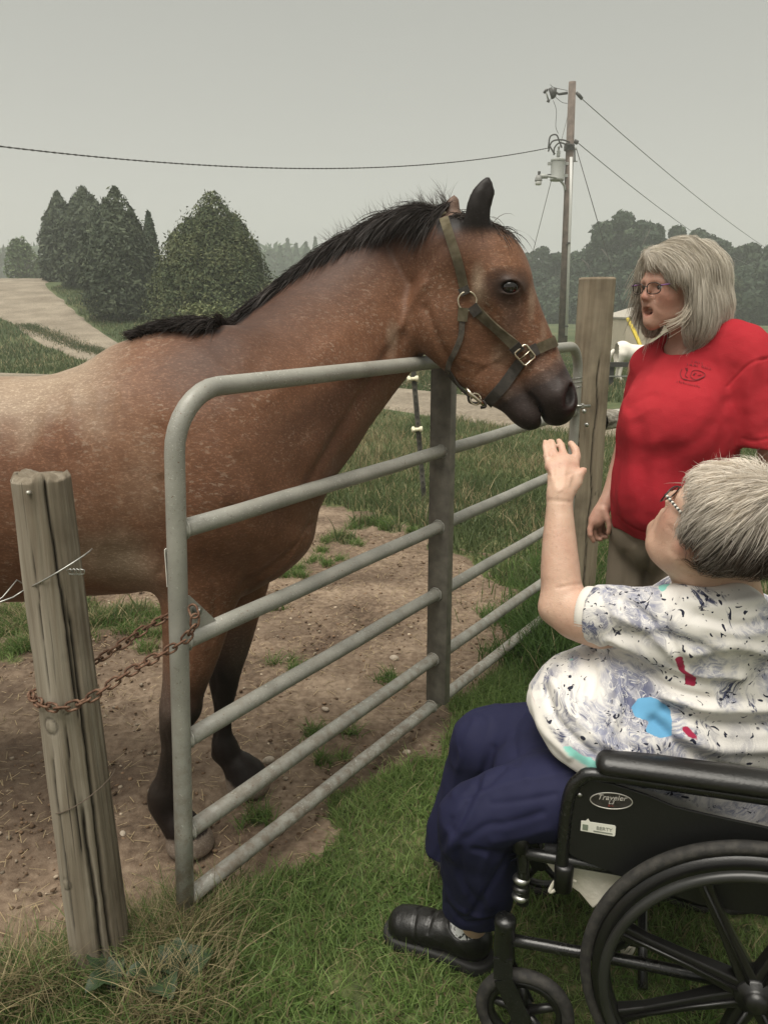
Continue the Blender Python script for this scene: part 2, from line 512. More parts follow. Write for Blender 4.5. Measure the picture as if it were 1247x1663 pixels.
def simple(name, col, rough=.6, metal=0.0, var=.15, scale=30, bump=0.0, bscale=None, spec=.5):
    t = NT(name); f = t.noise(scale, 4)
    a = tuple(c * (1 - var) for c in col[:3]); b = tuple(min(1, c * (1 + var)) for c in col[:3])
    t.set(base=t.mix(t.fr(f, .3, .7), a, b), rough=rough, metal=metal, spec=spec)
    if bump: t.bump(t.noise(bscale or scale * 3, 5), bump)
    return t.m
STEEL = simple('zinc_steel', (.42, .42, .40), .38, 1.0, var=.25, scale=80)

# ------------------------------------------------------------------ hair
UY = (0, 1, 0)
def bvh_of(V, Q): return BVHTree.FromPolygons([tuple(v) for v in V], [tuple(q) for q in Q])
def strands(name, roots, dirs, lens, width, cols, mat, parent, seg=6, gravity=.0, curl=.0, bvh=None, lift=.004, flow=None, stiff=.6, pull=True):
    """hair: flat tapering ribbons; roots (n,3), dirs (n,3)"""
    n = len(roots); V = np.zeros((n, seg * 2 + 1, 3)); p = np.array(roots, float); d = np.array(dirs, float); d /= np.linalg.norm(d, axis=1)[:, None]
    step = (np.array(lens) / seg)[:, None]; ph = rng.uniform(0, 6.28, n); ax = rng.normal(size=(n, 3)); lf_ = lift * rng.uniform(.2, 1.6, n)
    wv = np.cross(d, rng.normal(size=(n, 3))); wv /= np.linalg.norm(wv, axis=1)[:, None]
    for k in range(seg + 1):
        w = width * (1 - (k / seg) ** 2.2) * .5
        side = np.cross(d, wv); side = side / np.maximum(np.linalg.norm(side, axis=1), 1e-9)[:, None]
        ws = (w if np.ndim(w) else np.full(n, w))[:, None]
        if k < seg: V[:, 2 * k] = p - side * ws; V[:, 2 * k + 1] = p + side * ws
        else: V[:, 2 * k] = p
        if flow is not None:
            f = flow(p); d = d * stiff + f * (1 - stiff)
        d = d + np.array([0, 0, -gravity]) / seg + curl * ax * np.sin(ph + k * 1.1)[:, None] / seg
        d /= np.linalg.norm(d, axis=1)[:, None]
        if bvh is not None:
            p2 = p + d * step
            for i in range(n):
                co, no, _, dist = bvh.find_nearest(p2[i])
                if co is not None:
                    s = (Vector(p2[i]) - co).dot(no)
                    if s < lf_[i] * (1 if pull else .35) or (pull and s < .03):
                        t = max(min(s, lf_[i] * (1 + .5 * k / seg)), lf_[i] * .5)
                        q = co + no * t; p2[i] = q
            d = p2 - p; d /= np.maximum(np.linalg.norm(d, axis=1), 1e-9)[:, None]; p = p2
        else: p = p + d * step
    m = seg * 2 + 1; base = (np.arange(n) * m)[:, None, None]; tr = []
    for k in range(seg - 1): tr += [[2 * k, 2 * k + 1, 2 * k + 3], [2 * k, 2 * k + 3, 2 * k + 2]]
    tr.append([2 * seg - 2, 2 * seg - 1, 2 * seg])
    F = (base + np.array(tr)[None]).reshape(-1, 3)
    o = link(name, mesh_np(name, V.reshape(-1, 3), F, np.repeat(cols, m, axis=0)), mat, parent, smooth=False); o['kind'] = 'stuff'; return o
hr = NT('hair_strand'); hr.set(base=hr.attr('tint'), rough=.5, spec=.25); HAIR = hr.m
ht_ = hr.n.new('ShaderNodeBsdfTranslucent'); hr.l.new(hr.attr('tint'), ht_.inputs['Color'])
hm_ = hr.n.new('ShaderNodeMixShader'); hm_.inputs[0].default_value = .38
hr.l.new(hr.b.outputs[0], hm_.inputs[1]); hr.l.new(ht_.outputs[0], hm_.inputs[2]); hr.l.new(hm_.outputs[0], hr.out.inputs['Surface'])

# ------------------------------------------------------------------ the lie of the land
def hill(x, y):
    x = np.asarray(x, float); y = np.asarray(y, float)
    prof = np.interp(y, [0, 18, 22, 25, 30, 35, 40, 45, 52, 60, 90, 160, 1000], [0, 0, .10, .30, .98, 1.78, 2.5, 3.02, 3.2, 3.0, 1.6, .4, 0])
    side = sstep(-1.2, -6.5, x + (y - 20) * .02)
    base = prof * side
    return base
def Gt(px, py):
    """pixel -> point on the land"""
    d = ray(px, py); t = 2.0; prev = None
    while t < 400:
        x, y, z = d.x * t, d.y * t, CAM_Z + d.z * t
        if z < float(hill(x, y)):
            lo, hi = t / 1.03, t
            for _ in range(30):
                m = (lo + hi) / 2
                if CAM_Z + d.z * m < float(hill(d.x * m, d.y * m)): hi = m
                else: lo = m
            return Vector((d.x * hi, d.y * hi, float(hill(d.x * hi, d.y * hi))))
        t *= 1.03
    return Vector((d.x * t, d.y * t, 0))

# turf in front of the gate and turf beyond the bare yard, outlines measured on the ground
turf_front = [G(*p) for p in ((-300, 1700), (-60, 1640), (60, 1600), (150, 1560), (230, 1500), (320, 1470), (420, 1425), (510, 1365), (560, 1305), (640, 1270), (700, 1225), (760, 1160), (830, 1110), (855, 1040), (862, 985), (820, 940), (800, 905), (760, 890))] + [Vector(p) for p in ((.75, 4.2, 0), (.35, 4.8, 0), (.1, 5.6, 0), (-.4, 6.0, 0), (-1.1, 6.1, 0), (-2.2, 5.2, 0), (-2.8, 4.6, 0), (-6, 5.0, 0), (-40, 6, 0), (-40, 400, 0), (60, 400, 0), (60, -8, 0), (-6, -8, 0))]
def turf_mask(x, y):
    p = np.stack([x, y, 0 * x], 1)
    j = .13 * vnoise(p, 3.1, 3) + .07 * vnoise(p, 9, 4); j2 = .13 * vnoise(p, 3.1, 5) + .07 * vnoise(p, 9, 6)
    m = in_poly(x + j, y + j2, turf_front).astype(float)
    # tufts that live in the bare yard
    for (a, b, r) in patches:
        d = np.hypot(x - a, (y - b)); m = np.maximum(m, (d + 1.1 * r * vnoise(p, 9, 8) < r * .35) * .6)
    return m
patches = []
for (px, py, r) in ((200, 1000, .2), (30, 1050, .22), (235, 1040, .13), (90, 995, .25), (470, 935, .13), (440, 985, .06), (480, 1085, .07), (560, 880, .14), (600, 850, .2), (640, 860, .12),
                    (790, 1150, .12), (830, 1070, .14), (520, 905, .12), (640, 1110, .06), (930, 1000, .3), (560, 1215, .1), (420, 1330, .05), (10, 1010, .3), (300, 1000, .12), (150, 1010, .2)):
    g_ = G(px, py); patches.append((g_.x, g_.y, r))

def axis(dlo, dhi, step, lo, hi, grow):
    a = list(np.arange(dlo, dhi + step / 2, step))
    s = step; v = a[-1]
    while v < hi: s *= grow; v += s; a.append(v)
    s = step; v = a[0]; f = []
    while v > lo: s *= grow; v -= s; f.append(v)
    return np.array(f[::-1] + a)
gx = axis(-1.9, 1.9, .014, -500, 500, 1.055); gy = axis(1.1, 5.0, .014, -120, 900, 1.05)
GX, GY = np.meshgrid(gx, gy, indexing='ij')
fx, fy = GX.ravel(), GY.ravel()
p3 = np.stack([fx, fy, 0 * fx], 1)
near = np.clip(1.6 - np.hypot(fx, fy - 3) / 6, 0, 1)
turf = turf_mask(fx, fy)
bare = 1 - turf
clod = fbm(p3, 13, 4, 11)
z = hill(fx, fy) + near * (.010 * fbm(p3, 2.2, 3, 1))
z += near * bare * (.006 * clod + .010 * np.maximum(vnoise(p3, 26, 21), .05) + .0048 * vnoise(p3, 60, 22) + .006 * vnoise(p3, 11, 24) + .010 * -np.maximum(vnoise(p3, 5.5, 23) - .35, 0) * 2)
# hoof prints in the yard
for _ in range(46):
    hx, hy = rng.uniform(-1.4, .7), rng.uniform(1.7, 5); an = rng.uniform(0, 6.28)
    if in_poly(np.array([hx]), np.array([hy]), turf_front)[0]: continue
    dx, dy = fx - hx, fy - hy; sel = (np.abs(dx) < .15) & (np.abs(dy) < .15)
    d = np.hypot(dx[sel], dy[sel]); ang = np.arctan2(dy[sel], dx[sel]) - an
    rr = .055 * (1 + .12 * np.cos(ang))
    z[sel] += .006 * np.exp(-((d - rr - .012) / .012) ** 2) - .009 * (1 - sstep(rr - .012, rr + .004, d))
z += near * turf * .008 * vnoise(p3, 6, 31)
z += (1 - near) * .05 * vnoise(p3, .5, 32) * sstep(6, 16, fy)
def ground_z(x, y):
    return float(hill(x, y))
ii = np.arange(len(gx) - 1)[:, None] * len(gy) + np.arange(len(gy) - 1)[None, :]
gq = np.stack([ii, ii + len(gy), ii + len(gy) + 1, ii + 1], -1).reshape(-1, 4)
gme = mesh_np('ground', np.stack([fx, fy, z], 1), gq)
soft = sstep(.0, 1.0, turf)
set_val(gme, soft, 'turf'); set_val(gme, sstep(6, 11, np.hypot(fx, fy)), 'far')
# the bottom of the field turns drier to the right
g = NT('ground_soil_and_turf')
n1 = g.noise(2.3, 6); n2 = g.noise(34, 6); n3 = g.noise(160, 3)
soil = g.ramp(g.math('ADD', g.math('MULTIPLY', n1, .55), g.math('MULTIPLY', n2, .45)), [(.32, (.046, .031, .021)), (.43, (.108, .075, .052)), (.52, (.168, .122, .086)), (.64, (.27, .205, .148))])
soil = g.mix(g.fr(g.noise(420, 2), .62, .7), soil, (.27, .21, .145))
soil = g.mix(g.fr(g.noise(1.1, 3), .50, .62, 0, .6), soil, (.050, .032, .022))
under = g.ramp(g.noise(24, 5), [(.35, (.045, .055, .022)), (.55, (.085, .100, .038)), (.7, (.20, .17, .09))])
fieldc = g.ramp(g.math('ADD', g.math('MULTIPLY', g.noise(.35, 5), .6), g.math('MULTIPLY', g.noise(9, 5), .4)), [(.36, (.042, .060, .026)), (.5, (.070, .088, .038)), (.64, (.135, .130, .065))])
tcol = g.mix(g.attr('far', 'Fac'), under, fieldc)
g.set(base=g.mix(g.attr('turf', 'Fac'), soil, tcol), rough=.95, spec=.2)
g.bump(g.math('ADD', g.math('MULTIPLY', n3, .4), g.noise(70, 6)), .006, .8)
ground = link('ground', gme, g.m); tag(ground, kind='structure')

# ------------------------------------------------------------------ gravel ways
gr = NT('pale_gravel')
gb = gr.ramp(gr.math('ADD', gr.math('MULTIPLY', gr.noise(.9, 5), .5), gr.math('MULTIPLY', gr.noise(18, 6), .5)), [(.34, (.13, .104, .075)), (.47, (.20, .168, .128)), (.62, (.31, .265, .205))])
gb = gr.mix(gr.fr(gr.noise(60, 2), .6, .68), gb, (.22, .17, .12))
gr.set(base=gb, rough=.95, spec=.2); gr.bump(gr.noise(45, 6), .02)
def ribbon(name, left, right, lift=.02, n=8, across=8, jag=.25):
    L = catmull(left, n); R = catmull(right, n); m = min(len(L), len(R))
    V = []; 
    for i in range(m):
        for k in range(across + 1):
            s = k / across
            w = 0
            if k in (0, across): w = jag * float(vnoise(np.array([[L[i][0] * 1.3, L[i][1] * 1.3, k]]), 1.0, 5)[0])
            q = L[i] * (1 - s - w * .12) + R[i] * (s + w * .12)
            hz = float(hill(q[0], q[1])); edge = abs(s - .5) * 2
            V.append((q[0], q[1], hz + lift * (1 - edge ** 6) - .10 * (edge > .99)+ .045))
    F = [(i * (across + 1) + k, i * (across + 1) + k + 1, (i + 1) * (across + 1) + k + 1, (i + 1) * (across + 1) + k) for i in range(m - 1) for k in range(across)]
    return tag(link(name, mesh_np(name, V, F), gr.m), kind='structure')
def gp(px, py):
    v = Gt(px, py); return np.array([v.x, v.y, 0.0])
ribbon('gravel_road', [np.array((-9.0, 14.6, 0)), gp(540, 663), gp(614, 666), gp(755, 687), gp(876, 699), gp(1010, 712), np.array((6., 8.0, 0)), np.array((14., 5.0, 0))],
       [np.array((-9.5, 18.8, 0)), gp(540, 622), gp(620, 630), gp(722, 641), gp(860, 655), gp(1010, 669), np.array((8., 10.6, 0)), np.array((16., 7.6, 0))], n=14, across=14)
ribbon('gravel_drive', [np.array((-27., 60., 0)), np.array((-23.6, 47., 0)), gp(-60, 492), gp(0, 517), gp(60, 558), gp(140, 588), gp(190, 600), np.array((-6.0, 17.5, 0)), np.array((-3.5, 15.2, 0))],
       [np.array((-23., 62., 0)), np.array((-19.2, 49., 0)), gp(78, 462), gp(108, 490), gp(135, 515), gp(175, 545), gp(225, 572), np.array((-6.8, 23., 0)), np.array((-2.5, 18.2, 0))], n=10, across=16, jag=.6)

# the dirt floor at the head of the yard, field stubble and so on are painted by the ground's own material

# ------------------------------------------------------------------ grass
def blades(name, X, Y, H, W, lean, cols, label=None, z0=None, seg=3, mat=None, droop=.5):
    n = len(X); a = rng.uniform(0, 2 * math.pi, n); b = rng.uniform(0, 2 * math.pi, n)
    dx, dy = np.cos(a), np.sin(a); wx, wy = np.cos(b), np.sin(b)
    z0 = hill(X, Y) if z0 is None else z0
    rows = []
    for k in range(seg + 1):
        t = k / seg; off = lean * H * (t ** 1.8); zz = H * (t - droop * lean * t * t * .55)
        c = np.stack([X + dx * off, Y + dy * off, z0 - .004 + zz], 1)
        w = W * (1 - t) ** .7 * .5 if k < seg else 0
        if k < seg:
            wv = np.stack([wx * w, wy * w, 0 * w], 1); rows += [c - wv, c + wv]
        else: rows.append(c)
    m = len(rows); V = np.stack(rows, 1).reshape(-1, 3); base = (np.arange(n) * m)[:, None]
    tris = []
    for k in range(seg - 1): tris += [[2 * k, 2 * k + 1, 2 * k + 3], [2 * k, 2 * k + 3, 2 * k + 2]]
    tris.append([2 * seg - 2, 2 * seg - 1, 2 * seg])
    F = (base[:, :, None] + np.array(tris)[None]).reshape(-1, 3)
    me = mesh_np(name, V, F, np.repeat(cols, m, axis=0))
    o = link(name, me, mat, smooth=False); tag(o, label, 'grass' if label else None, kind='stuff'); return o
gm = NT('grass_blade'); gcol = gm.attr('tint')
gm.set(base=gcol, rough=.55, spec=.25)
tr_ = gm.n.new('ShaderNodeBsdfTranslucent'); gm.l.new(gcol, tr_.inputs['Color'])
ms_ = gm.n.new('ShaderNodeMixShader'); ms_.inputs[0].default_value = .45
gm.l.new(gm.b.outputs[0], ms_.inputs[1]); gm.l.new(tr_.outputs[0], ms_.inputs[2]); gm.l.new(ms_.outputs[0], gm.out.inputs['Surface'])
GRASS = gm.m
GB = 1.3
def grass_cols(n, X, Y, dry=.1, base=((.092, .150, .042), (.235, .325, .102)), sp=1.6):
    p = np.stack([X, Y, 0 * X], 1); k = np.clip(.5 + .5 * fbm(p, sp, 3, 41) + rng.normal(0, .25, n), 0, 1)[:, None]
    c = (np.array(base[0]) * (1 - k) + np.array(base[1]) * k) * (1 if base[0][0] > .065 else GB)
    d = rng.random(n) < np.clip(dry * (1 + 1.6 * vnoise(p, 1.3, 44)), 0, 1)
    c[d] = np.array((.36, .30, .17)) * rng.uniform(.45, 1.2, (d.sum(), 1))
    return c
def scatter(n, xlo, xhi, ylo, yhi, keep):
    X = rng.uniform(xlo, xhi, n); Y = rng.uniform(ylo, yhi, n); m = keep(X, Y); return X[m], Y[m]
def in_view(X, Y, mg=.25):
    return (np.abs(X) < (Y * .97 + .37) * .487 + mg)
# lawn before the gate: short dense blades and weeds
X, Y = scatter(430000, -1.9, 2.3, .75, 4.6, lambda a, b: in_view(a, b, .75) & (turf_mask(a, b) > .5) & (rng.random(len(a)) < np.clip(1.5 - b * .24, .25, 1)))
den = fbm(np.stack([X, Y, 0 * X], 1), 4, 3, 51); k_ = rng.random(len(X)) < np.clip(.75 + .9 * den, .2, 1); X, Y = X[k_], Y[k_]
gate_near = np.exp(-(np.abs((X + .4) * .843 - (Y - 1.63) * .537) / .10) ** 2) * (Y < 4)
H = rng.uniform(.018, .055, len(X)) * (1 + .5 * vnoise(np.stack([X, Y, 0 * X], 1), 5, 52)) * (1 + .5 * gate_near)
blades('lawn_grass', X, Y, H, rng.uniform(.0022, .0050, len(X)), rng.uniform(.2, 1.3, len(X)), grass_cols(len(X), X, Y, .10), 'short mown green lawn in front of the metal gate', mat=GRASS, seg=2)
# small leafy weeds in the lawn
X, Y = scatter(80000, -1.6, 2.0, .75, 3.0, lambda a, b: in_view(a, b, .6) & (turf_mask(a, b) > .5) & (vnoise(np.stack([a, b, 0 * a], 1), 4.5, 61) > -.15))
cW = grass_cols(len(X), X, Y, .02, ((.045, .085, .018), (.10, .165, .04)))
blades('clover_leaves', X, Y, rng.uniform(.012, .034, len(X)), rng.uniform(.006, .011, len(X)), rng.uniform(.6, 1.8, len(X)), cW, 'low clover and weed leaves growing through the lawn', mat=GRASS, seg=2)
# yard edges and the turf beyond the yard
X, Y = scatter(260000, -4.5, 4.8, 3.6, 13.5, lambda a, b: in_view(a, b, .5) & (turf_mask(a, b) > .5) & (rng.random(len(a)) < np.clip(1.3 - b * .09, .25, 1)))
rp = (Y - .0)
X, Y = X[(Y < 9.2 + .9 * np.clip(2.8 - X, 0, 3.5))], Y[(Y < 9.2 + .9 * np.clip(2.8 - X, 0, 3.5))]
pn = np.stack([X, Y, 0 * X], 1)
H = rng.uniform(.05, .13, len(X)) * (1 + .6 * vnoise(pn, 2.2, 71)) * (1 + .5 * (rng.random(len(X)) < .1))
blades('paddock_grass', X, Y, H, rng.uniform(.006, .013, len(X)), rng.uniform(.1, 1.0, len(X)), grass_cols(len(X), X, Y, .28, ((.050, .070, .028), (.110, .140, .058)), .9), 'rough paddock grass between bare yard and gravel road', mat=GRASS)
# tufts inside the yard
X, Y = [], []
for (a, b, r) in patches:
    n = int(1500 * (r / .2) ** 2) + 40; kk = rng.integers(4, 9); cc_ = rng.normal(0, r * .55, (kk, 2)); w_ = rng.integers(0, kk, n)
    q = cc_[w_] + rng.normal(0, r * .17, (n, 2)); X.append(a + q[:, 0]); Y.append(b + q[:, 1])
X = np.concatenate(X); Y = np.concatenate(Y)
blades('yard_tufts', X, Y, rng.uniform(.02, .085, len(X)), rng.uniform(.003, .006, len(X)), rng.uniform(.4, 1.3, len(X)), grass_cols(len(X), X, Y, .2, ((.045, .085, .02), (.11, .17, .045))), 'sparse tufts of grass in the bare dirt yard', mat=GRASS)
# long grass, green and dead, along the gate's foot and the old post
def along(pts, n, sd):
    pts = [np.array(p[:2], float) for p in pts]; L = [np.linalg.norm(b - a) for a, b in zip(pts[:-1], pts[1:])]
    t = rng.uniform(0, sum(L), n); out = np.zeros((n, 2)); acc = 0
    for a, b, l in zip(pts[:-1], pts[1:], L):
        m = (t >= acc) & (t <= acc + l); out[m] = a + (b - a) * ((t[m] - acc) / l)[:, None]; acc += l
    return out + rng.normal(0, sd, (n, 2))
q = np.concatenate([along([G(-60, 1640), G(120, 1590), G(300, 1520), G(400, 1480)], 2600, .045), along([G(200, 1650), G(300, 1640), G(360, 1600)], 900, .06), along([G(150, 1600), G(330, 1530)], 1300, .04)])
X, Y = q[:, 0], q[:, 1]
cc = grass_cols(len(X), X, Y, .20, ((.06, .10, .03), (.14, .20, .06)))
blades('long_grass', X, Y, rng.uniform(.04, .15, len(X)), rng.uniform(.0025, .0065, len(X)), rng.uniform(.3, 1.3, len(X)), cc, 'long green and straw coloured grass at the foot of the gate', mat=GRASS, seg=4)
q = np.concatenate([along([G(215, 1560), G(300, 1540), G(350, 1515)], 800, .03), along([G(230, 1650), G(330, 1630)], 600, .05), along([G(-20, 1640), G(110, 1600)], 500, .04)])
X, Y = q[:, 0], q[:, 1]
blades('dry_weeds', X, Y, rng.uniform(.06, .19, len(X)), rng.uniform(.002, .0045, len(X)), rng.uniform(.3, 1.4, len(X)), grass_cols(len(X), X, Y, .75, ((.05, .085, .025), (.12, .17, .05))), 'tall dry straw coloured weeds between the round post and the gate', mat=GRASS, seg=4)
q = np.concatenate([along([G(880, 1090), G(900, 1050), G(960, 1000)], 2400, .10), along([(.85, 3.1), (.92, 3.7)], 2600, .13), along([(.95, 3.6), (1.6, 5.2)], 3600, .2)])
X, Y = q[:, 0], q[:, 1]
blades('fence_line_grass', X, Y, rng.uniform(.06, .26, len(X)), rng.uniform(.004, .009, len(X)), rng.uniform(.2, 1.1, len(X)), grass_cols(len(X), X, Y, .35, ((.035, .07, .016), (.09, .15, .04))), 'tall dark grass around the foot of the square gate post', mat=GRASS, seg=3)
# far verge tufts beside the gravel drive, left
X, Y = scatter(60000, -16, -3, 17, 48, lambda a, b: (a / b > -.56) & (a / b < -.2))
hz = hill(X, Y)
drive_poly = None
def on_road(X, Y):
    out = np.zeros(len(X), bool)
    for nm in ('gravel_road', 'gravel_drive'):
        me = bpy.data.objects[nm].data; k = 15 if nm == 'gravel_road' else 17
        co = np.array([v.co[:2] for v in me.vertices]); L = co[0::k]; R = co[k - 1::k]
        out |= in_poly(X, Y, list(L) + list(R[::-1]))
    return out
m = ~on_road(X, Y); X, Y = X[m], Y[m]
blades('hillside_grass', X, Y, rng.uniform(.06, .2, len(X)), rng.uniform(.02, .04, len(X)), rng.uniform(.1, .8, len(X)), grass_cols(len(X), X, Y, .12, ((.042, .062, .024), (.085, .110, .044)), .4), 'grass on the hillside along the gravel drive', mat=GRASS, seg=2)
# grassy crown in the middle of the drive
a_ = [gp(40, 530), gp(85, 548), gp(130, 566), gp(192, 583)]
q = along(a_, 9000, .2); X, Y = q[:, 0], q[:, 1]
blades('drive_crown_grass', X, Y, rng.uniform(.08, .17, len(X)), rng.uniform(.02, .04, len(X)), rng.uniform(.1, .8, len(X)), grass_cols(len(X), X, Y, .15, ((.042, .062, .024), (.075, .098, .040)), .4), 'strip of grass growing between the wheel tracks of the drive', mat=GRASS, seg=2)
# grass over the road behind the gate: far verge
X, Y = scatter(90000, -3, 9, 13, 30, lambda a, b: (a / b < .56) & (a / b > -.06))
m = ~on_road(X, Y) & (Y > 14.9 - .9 * np.clip(X, -1, 6) * .8); X, Y = X[m], Y[m]
blades('far_verge_grass', X, Y, rng.uniform(.05, .16, len(X)), rng.uniform(.012, .03, len(X)), rng.uniform(.1, .8, len(X)), grass_cols(len(X), X, Y, .2, ((.045, .066, .028), (.095, .120, .052)), .3), 'grass of the field beyond the gravel road', mat=GRASS, seg=2)

# ------------------------------------------------------------------ stones, straw and clods of the yard
def rocks(name, n, where, smin, smax, mat, flat=.55):
    bm = bmesh.new(); bmesh.ops.create_icosphere(bm, subdivisions=1, radius=1); base = np.array([v.co[:] for v in bm.verts]); fs = np.array([[v.index for v in f.verts] for f in bm.faces]); bm.free()
    V, F, C = [], [], []
    k = 0
    while k < n:
        x, y = where()
        s = smin + (smax - smin) * rng.random() ** 3
        a = rng.uniform(0, 6.28); ca, sa = math.cos(a), math.sin(a)
        q = base * rng.uniform(.75, 1.25, base.shape) * (1, rng.uniform(.6, 1), flat * rng.uniform(.7, 1.3)) * s
        q = np.stack([q[:, 0] * ca - q[:, 1] * sa + x, q[:, 0] * sa + q[:, 1] * ca + y, q[:, 2] + s * .15], 1)
        V.append(q); F.append(fs + k * len(base)); C.append(np.tile(rng.choice([.75, 1, 1.25]) * np.array((.40, .33, .25)) * rng.uniform(.55, 1.15), (len(base), 1))); k += 1
    return np.concatenate(V), np.concatenate(F), np.concatenate(C)
st = NT('field_stone'); st.set(base=st.mix(st.fr(st.noise(90, 4), .3, .7), st.attr('tint'), st.mix(1.0, st.attr('tint'), (.7, .68, .66), 'MULTIPLY')), rough=.9, spec=.25); st.bump(st.noise(240, 4), .001)
yx, yy = rng.uniform(-1.7, .9, 26000), rng.uniform(1.3, 5.2, 26000); ym = turf_mask(yx, yy) < .5; yard_spots = list(zip(yx[ym], yy[ym]))
def in_yard(): return yard_spots.pop()
V, F, C = rocks('pebbles', 1100, in_yard, .003, .012, st.m)
tag(link('pebbles', mesh_np('pebbles', V, F, C), st.m, smooth=False), 'pebbles and crumbs of soil scattered over the bare yard', 'pebbles', kind='stuff')
V, F, C = rocks('clods', 6000, in_yard, .0025, .011, st.m); C = C * np.array((.44, .35, .29))
tag(link('soil_crumbs', mesh_np('soil_crumbs', V, F, C), st.m, smooth=False), 'brown crumbs of dry soil on the yard', 'soil', kind='stuff')
def roadside():
    t = rng.random(); x = rng.uniform(-.5, 3.2)
    return x, 9.6 + .86 * np.clip(2.8 - x, 0, 3) + rng.uniform(-.2, 5)
V, F, C = rocks('gravel', 700, roadside, .01, .03, st.m); V[:, 2] += .05
tag(link('road_gravel', mesh_np('road_gravel', V, F, C), st.m, smooth=False), 'loose gravel lying on the crossing road', 'gravel', kind='stuff')
for (px, py, s, lab) in ((437, 1236, .024, 'round pale stone behind the far front hoof'), (640, 1071, .028, 'largest pale stone left of the gate brace'), (566, 1122, .016, 'small white stone midway between the hooves and the gate brace'),
                         (661, 1223, .017, 'pale flat stone just above the lawn edge below the brace'), (528, 1153, .02, 'pale crumbly stone in the middle of the yard'), (700, 968, .02, 'grey stone beside the far side of the gate brace'),
                         (200, 1356, .018, 'smooth grey pebble right of the old wooden post'), (603, 815, .022, 'pale stone at the edge of the grass beyond the yard')):
    v = G(px, py); base = rocks('x', 1, lambda: (v.x, v.y), s, s, st.m)
    o = link('stone', mesh_np('stone', base[0], base[1], np.tile((.42, .36, .29), (len(base[0]), 1))), st.m, smooth=False)
    bv = o.modifiers.new('b', 'BEVEL'); bv.width = s * .15; bv.segments = 1
    tag(o, lab, 'stone')
# straw
n = 3800; S = np.array([in_yard() for _ in range(n)]); a = rng.uniform(0, 6.28, n); L = rng.uniform(.012, .055, n); w = .0012
S2 = S + np.stack([np.cos(a) * L, np.sin(a) * L], 1); nx, ny = -np.sin(a) * w, np.cos(a) * w; z1 = rng.uniform(.006, .016, n)
V = np.stack([np.stack([S[:, 0] - nx, S[:, 1] - ny, z1], 1), np.stack([S[:, 0] + nx, S[:, 1] + ny, z1], 1), np.stack([S2[:, 0] + nx, S2[:, 1] + ny, z1 + .003], 1), np.stack([S2[:, 0] - nx, S2[:, 1] - ny, z1 + .003], 1)], 1).reshape(-1, 3)
F = (np.arange(n) * 4)[:, None] + np.arange(4)[None]
o = link('straw', mesh_np('straw', V, F, np.repeat(np.array((.42, .33, .2)) * rng.uniform(.5, 1.2, (n, 1)), 4, axis=0)), GRASS, smooth=False)
tag(o, 'bits of straw lying on the bare yard', 'straw', kind='stuff')
# broad dock leaves at the foot of the round post
dm = simple('dock_leaf', (.018, .036, .012), .6, var=.5, scale=18, bump=.002, bscale=60)
dock = empty('dock_plant', G(235, 1630), 0, 'dark broad-leaved weed at the foot of the round wooden post', 'weed')
for i in range(9):
    a = rng.uniform(0, 6.28); L = rng.uniform(.06, .12); mb = MB(); c = G(235 + rng.uniform(-80, 80), 1625 + rng.uniform(-30, 20)); vs = []; fs = []
    for k in range(7):
        t = k / 6; w = .030 * math.sin(math.pi * min(1, t * .93 + .05)) ** .8 * (L / .09); ce = c + Vector((math.cos(a) * L * t, math.sin(a) * L * t, .02 + .06 * math.sin(t * 2.2)))
        sd = Vector((-math.sin(a), math.cos(a), 0)) * w
        vs += [ce - sd + Vector((0, 0, .008)), ce, ce + sd + Vector((0, 0, .008 + .006 * math.sin(k * 2.)))]
    for k in range(6):
        b = k * 3; fs += [(b, b + 1, b + 4, b + 3), (b + 1, b + 2, b + 5, b + 4)]
    mb.add(vs, fs).build('leaf', dm, dock, smooth=True)

# ------------------------------------------------------------------ smoke haze
hz = MB().box((20, 95, 10.5), (260, 118, 13.0)).build('haze')
hz.data.materials.clear()
hm = bpy.data.materials.new('smoke_haze'); hm.use_nodes = True
for n in list(hm.node_tree.nodes): hm.node_tree.nodes.remove(n)
ho = hm.node_tree.nodes.new('ShaderNodeOutputMaterial'); hv = hm.node_tree.nodes.new('ShaderNodeVolumePrincipled')
hv.inputs['Color'].default_value = (.86, .90, .87, 1); hv.inputs['Density'].default_value = .0027; hv.inputs['Anisotropy'].default_value = .2
hm.node_tree.links.new(hv.outputs[0], ho.inputs['Volume'])
hz.data.materials.append(hm); tag(hz, kind='stuff')
# ------------------------------------------------------------------ trees
lf = NT('leaf_clump'); lf.set(base=lf.attr('tint'), rough=.7, spec=.2)
LEAF = lf.m
BARK = simple('bark', (.10, .085, .07), .9, var=.3, scale=14, bump=.01)
def leaf_cloud(C, N, size, cols, elong=1.6):
    """one diamond leaf-clump per centre, roughly facing N"""
    n = len(C); N = N / np.linalg.norm(N, axis=1)[:, None]
    r = rng.normal(size=(n, 3)); U = np.cross(N, r); U /= np.linalg.norm(U, axis=1)[:, None]; W = np.cross(N, U)
    s = size[:, None]
    V = np.stack([C - U * s * elong, C + W * s * .6 + N * s * .25, C + U * s * elong, C - W * s * .6 + N * s * .1], 1).reshape(-1, 3)
    F = (np.arange(n) * 4)[:, None] + np.arange(4)[None]
    return V, F, np.repeat(cols, 4, axis=0)
def crown_cols(n, base, var, light, lightness):
    c = np.array(base)[None] * (1 + var * rng.normal(0, 1, (n, 1)))
    return np.clip(c * (1 - lightness[:, None]) + np.array(light)[None] * lightness[:, None], .004, 1)
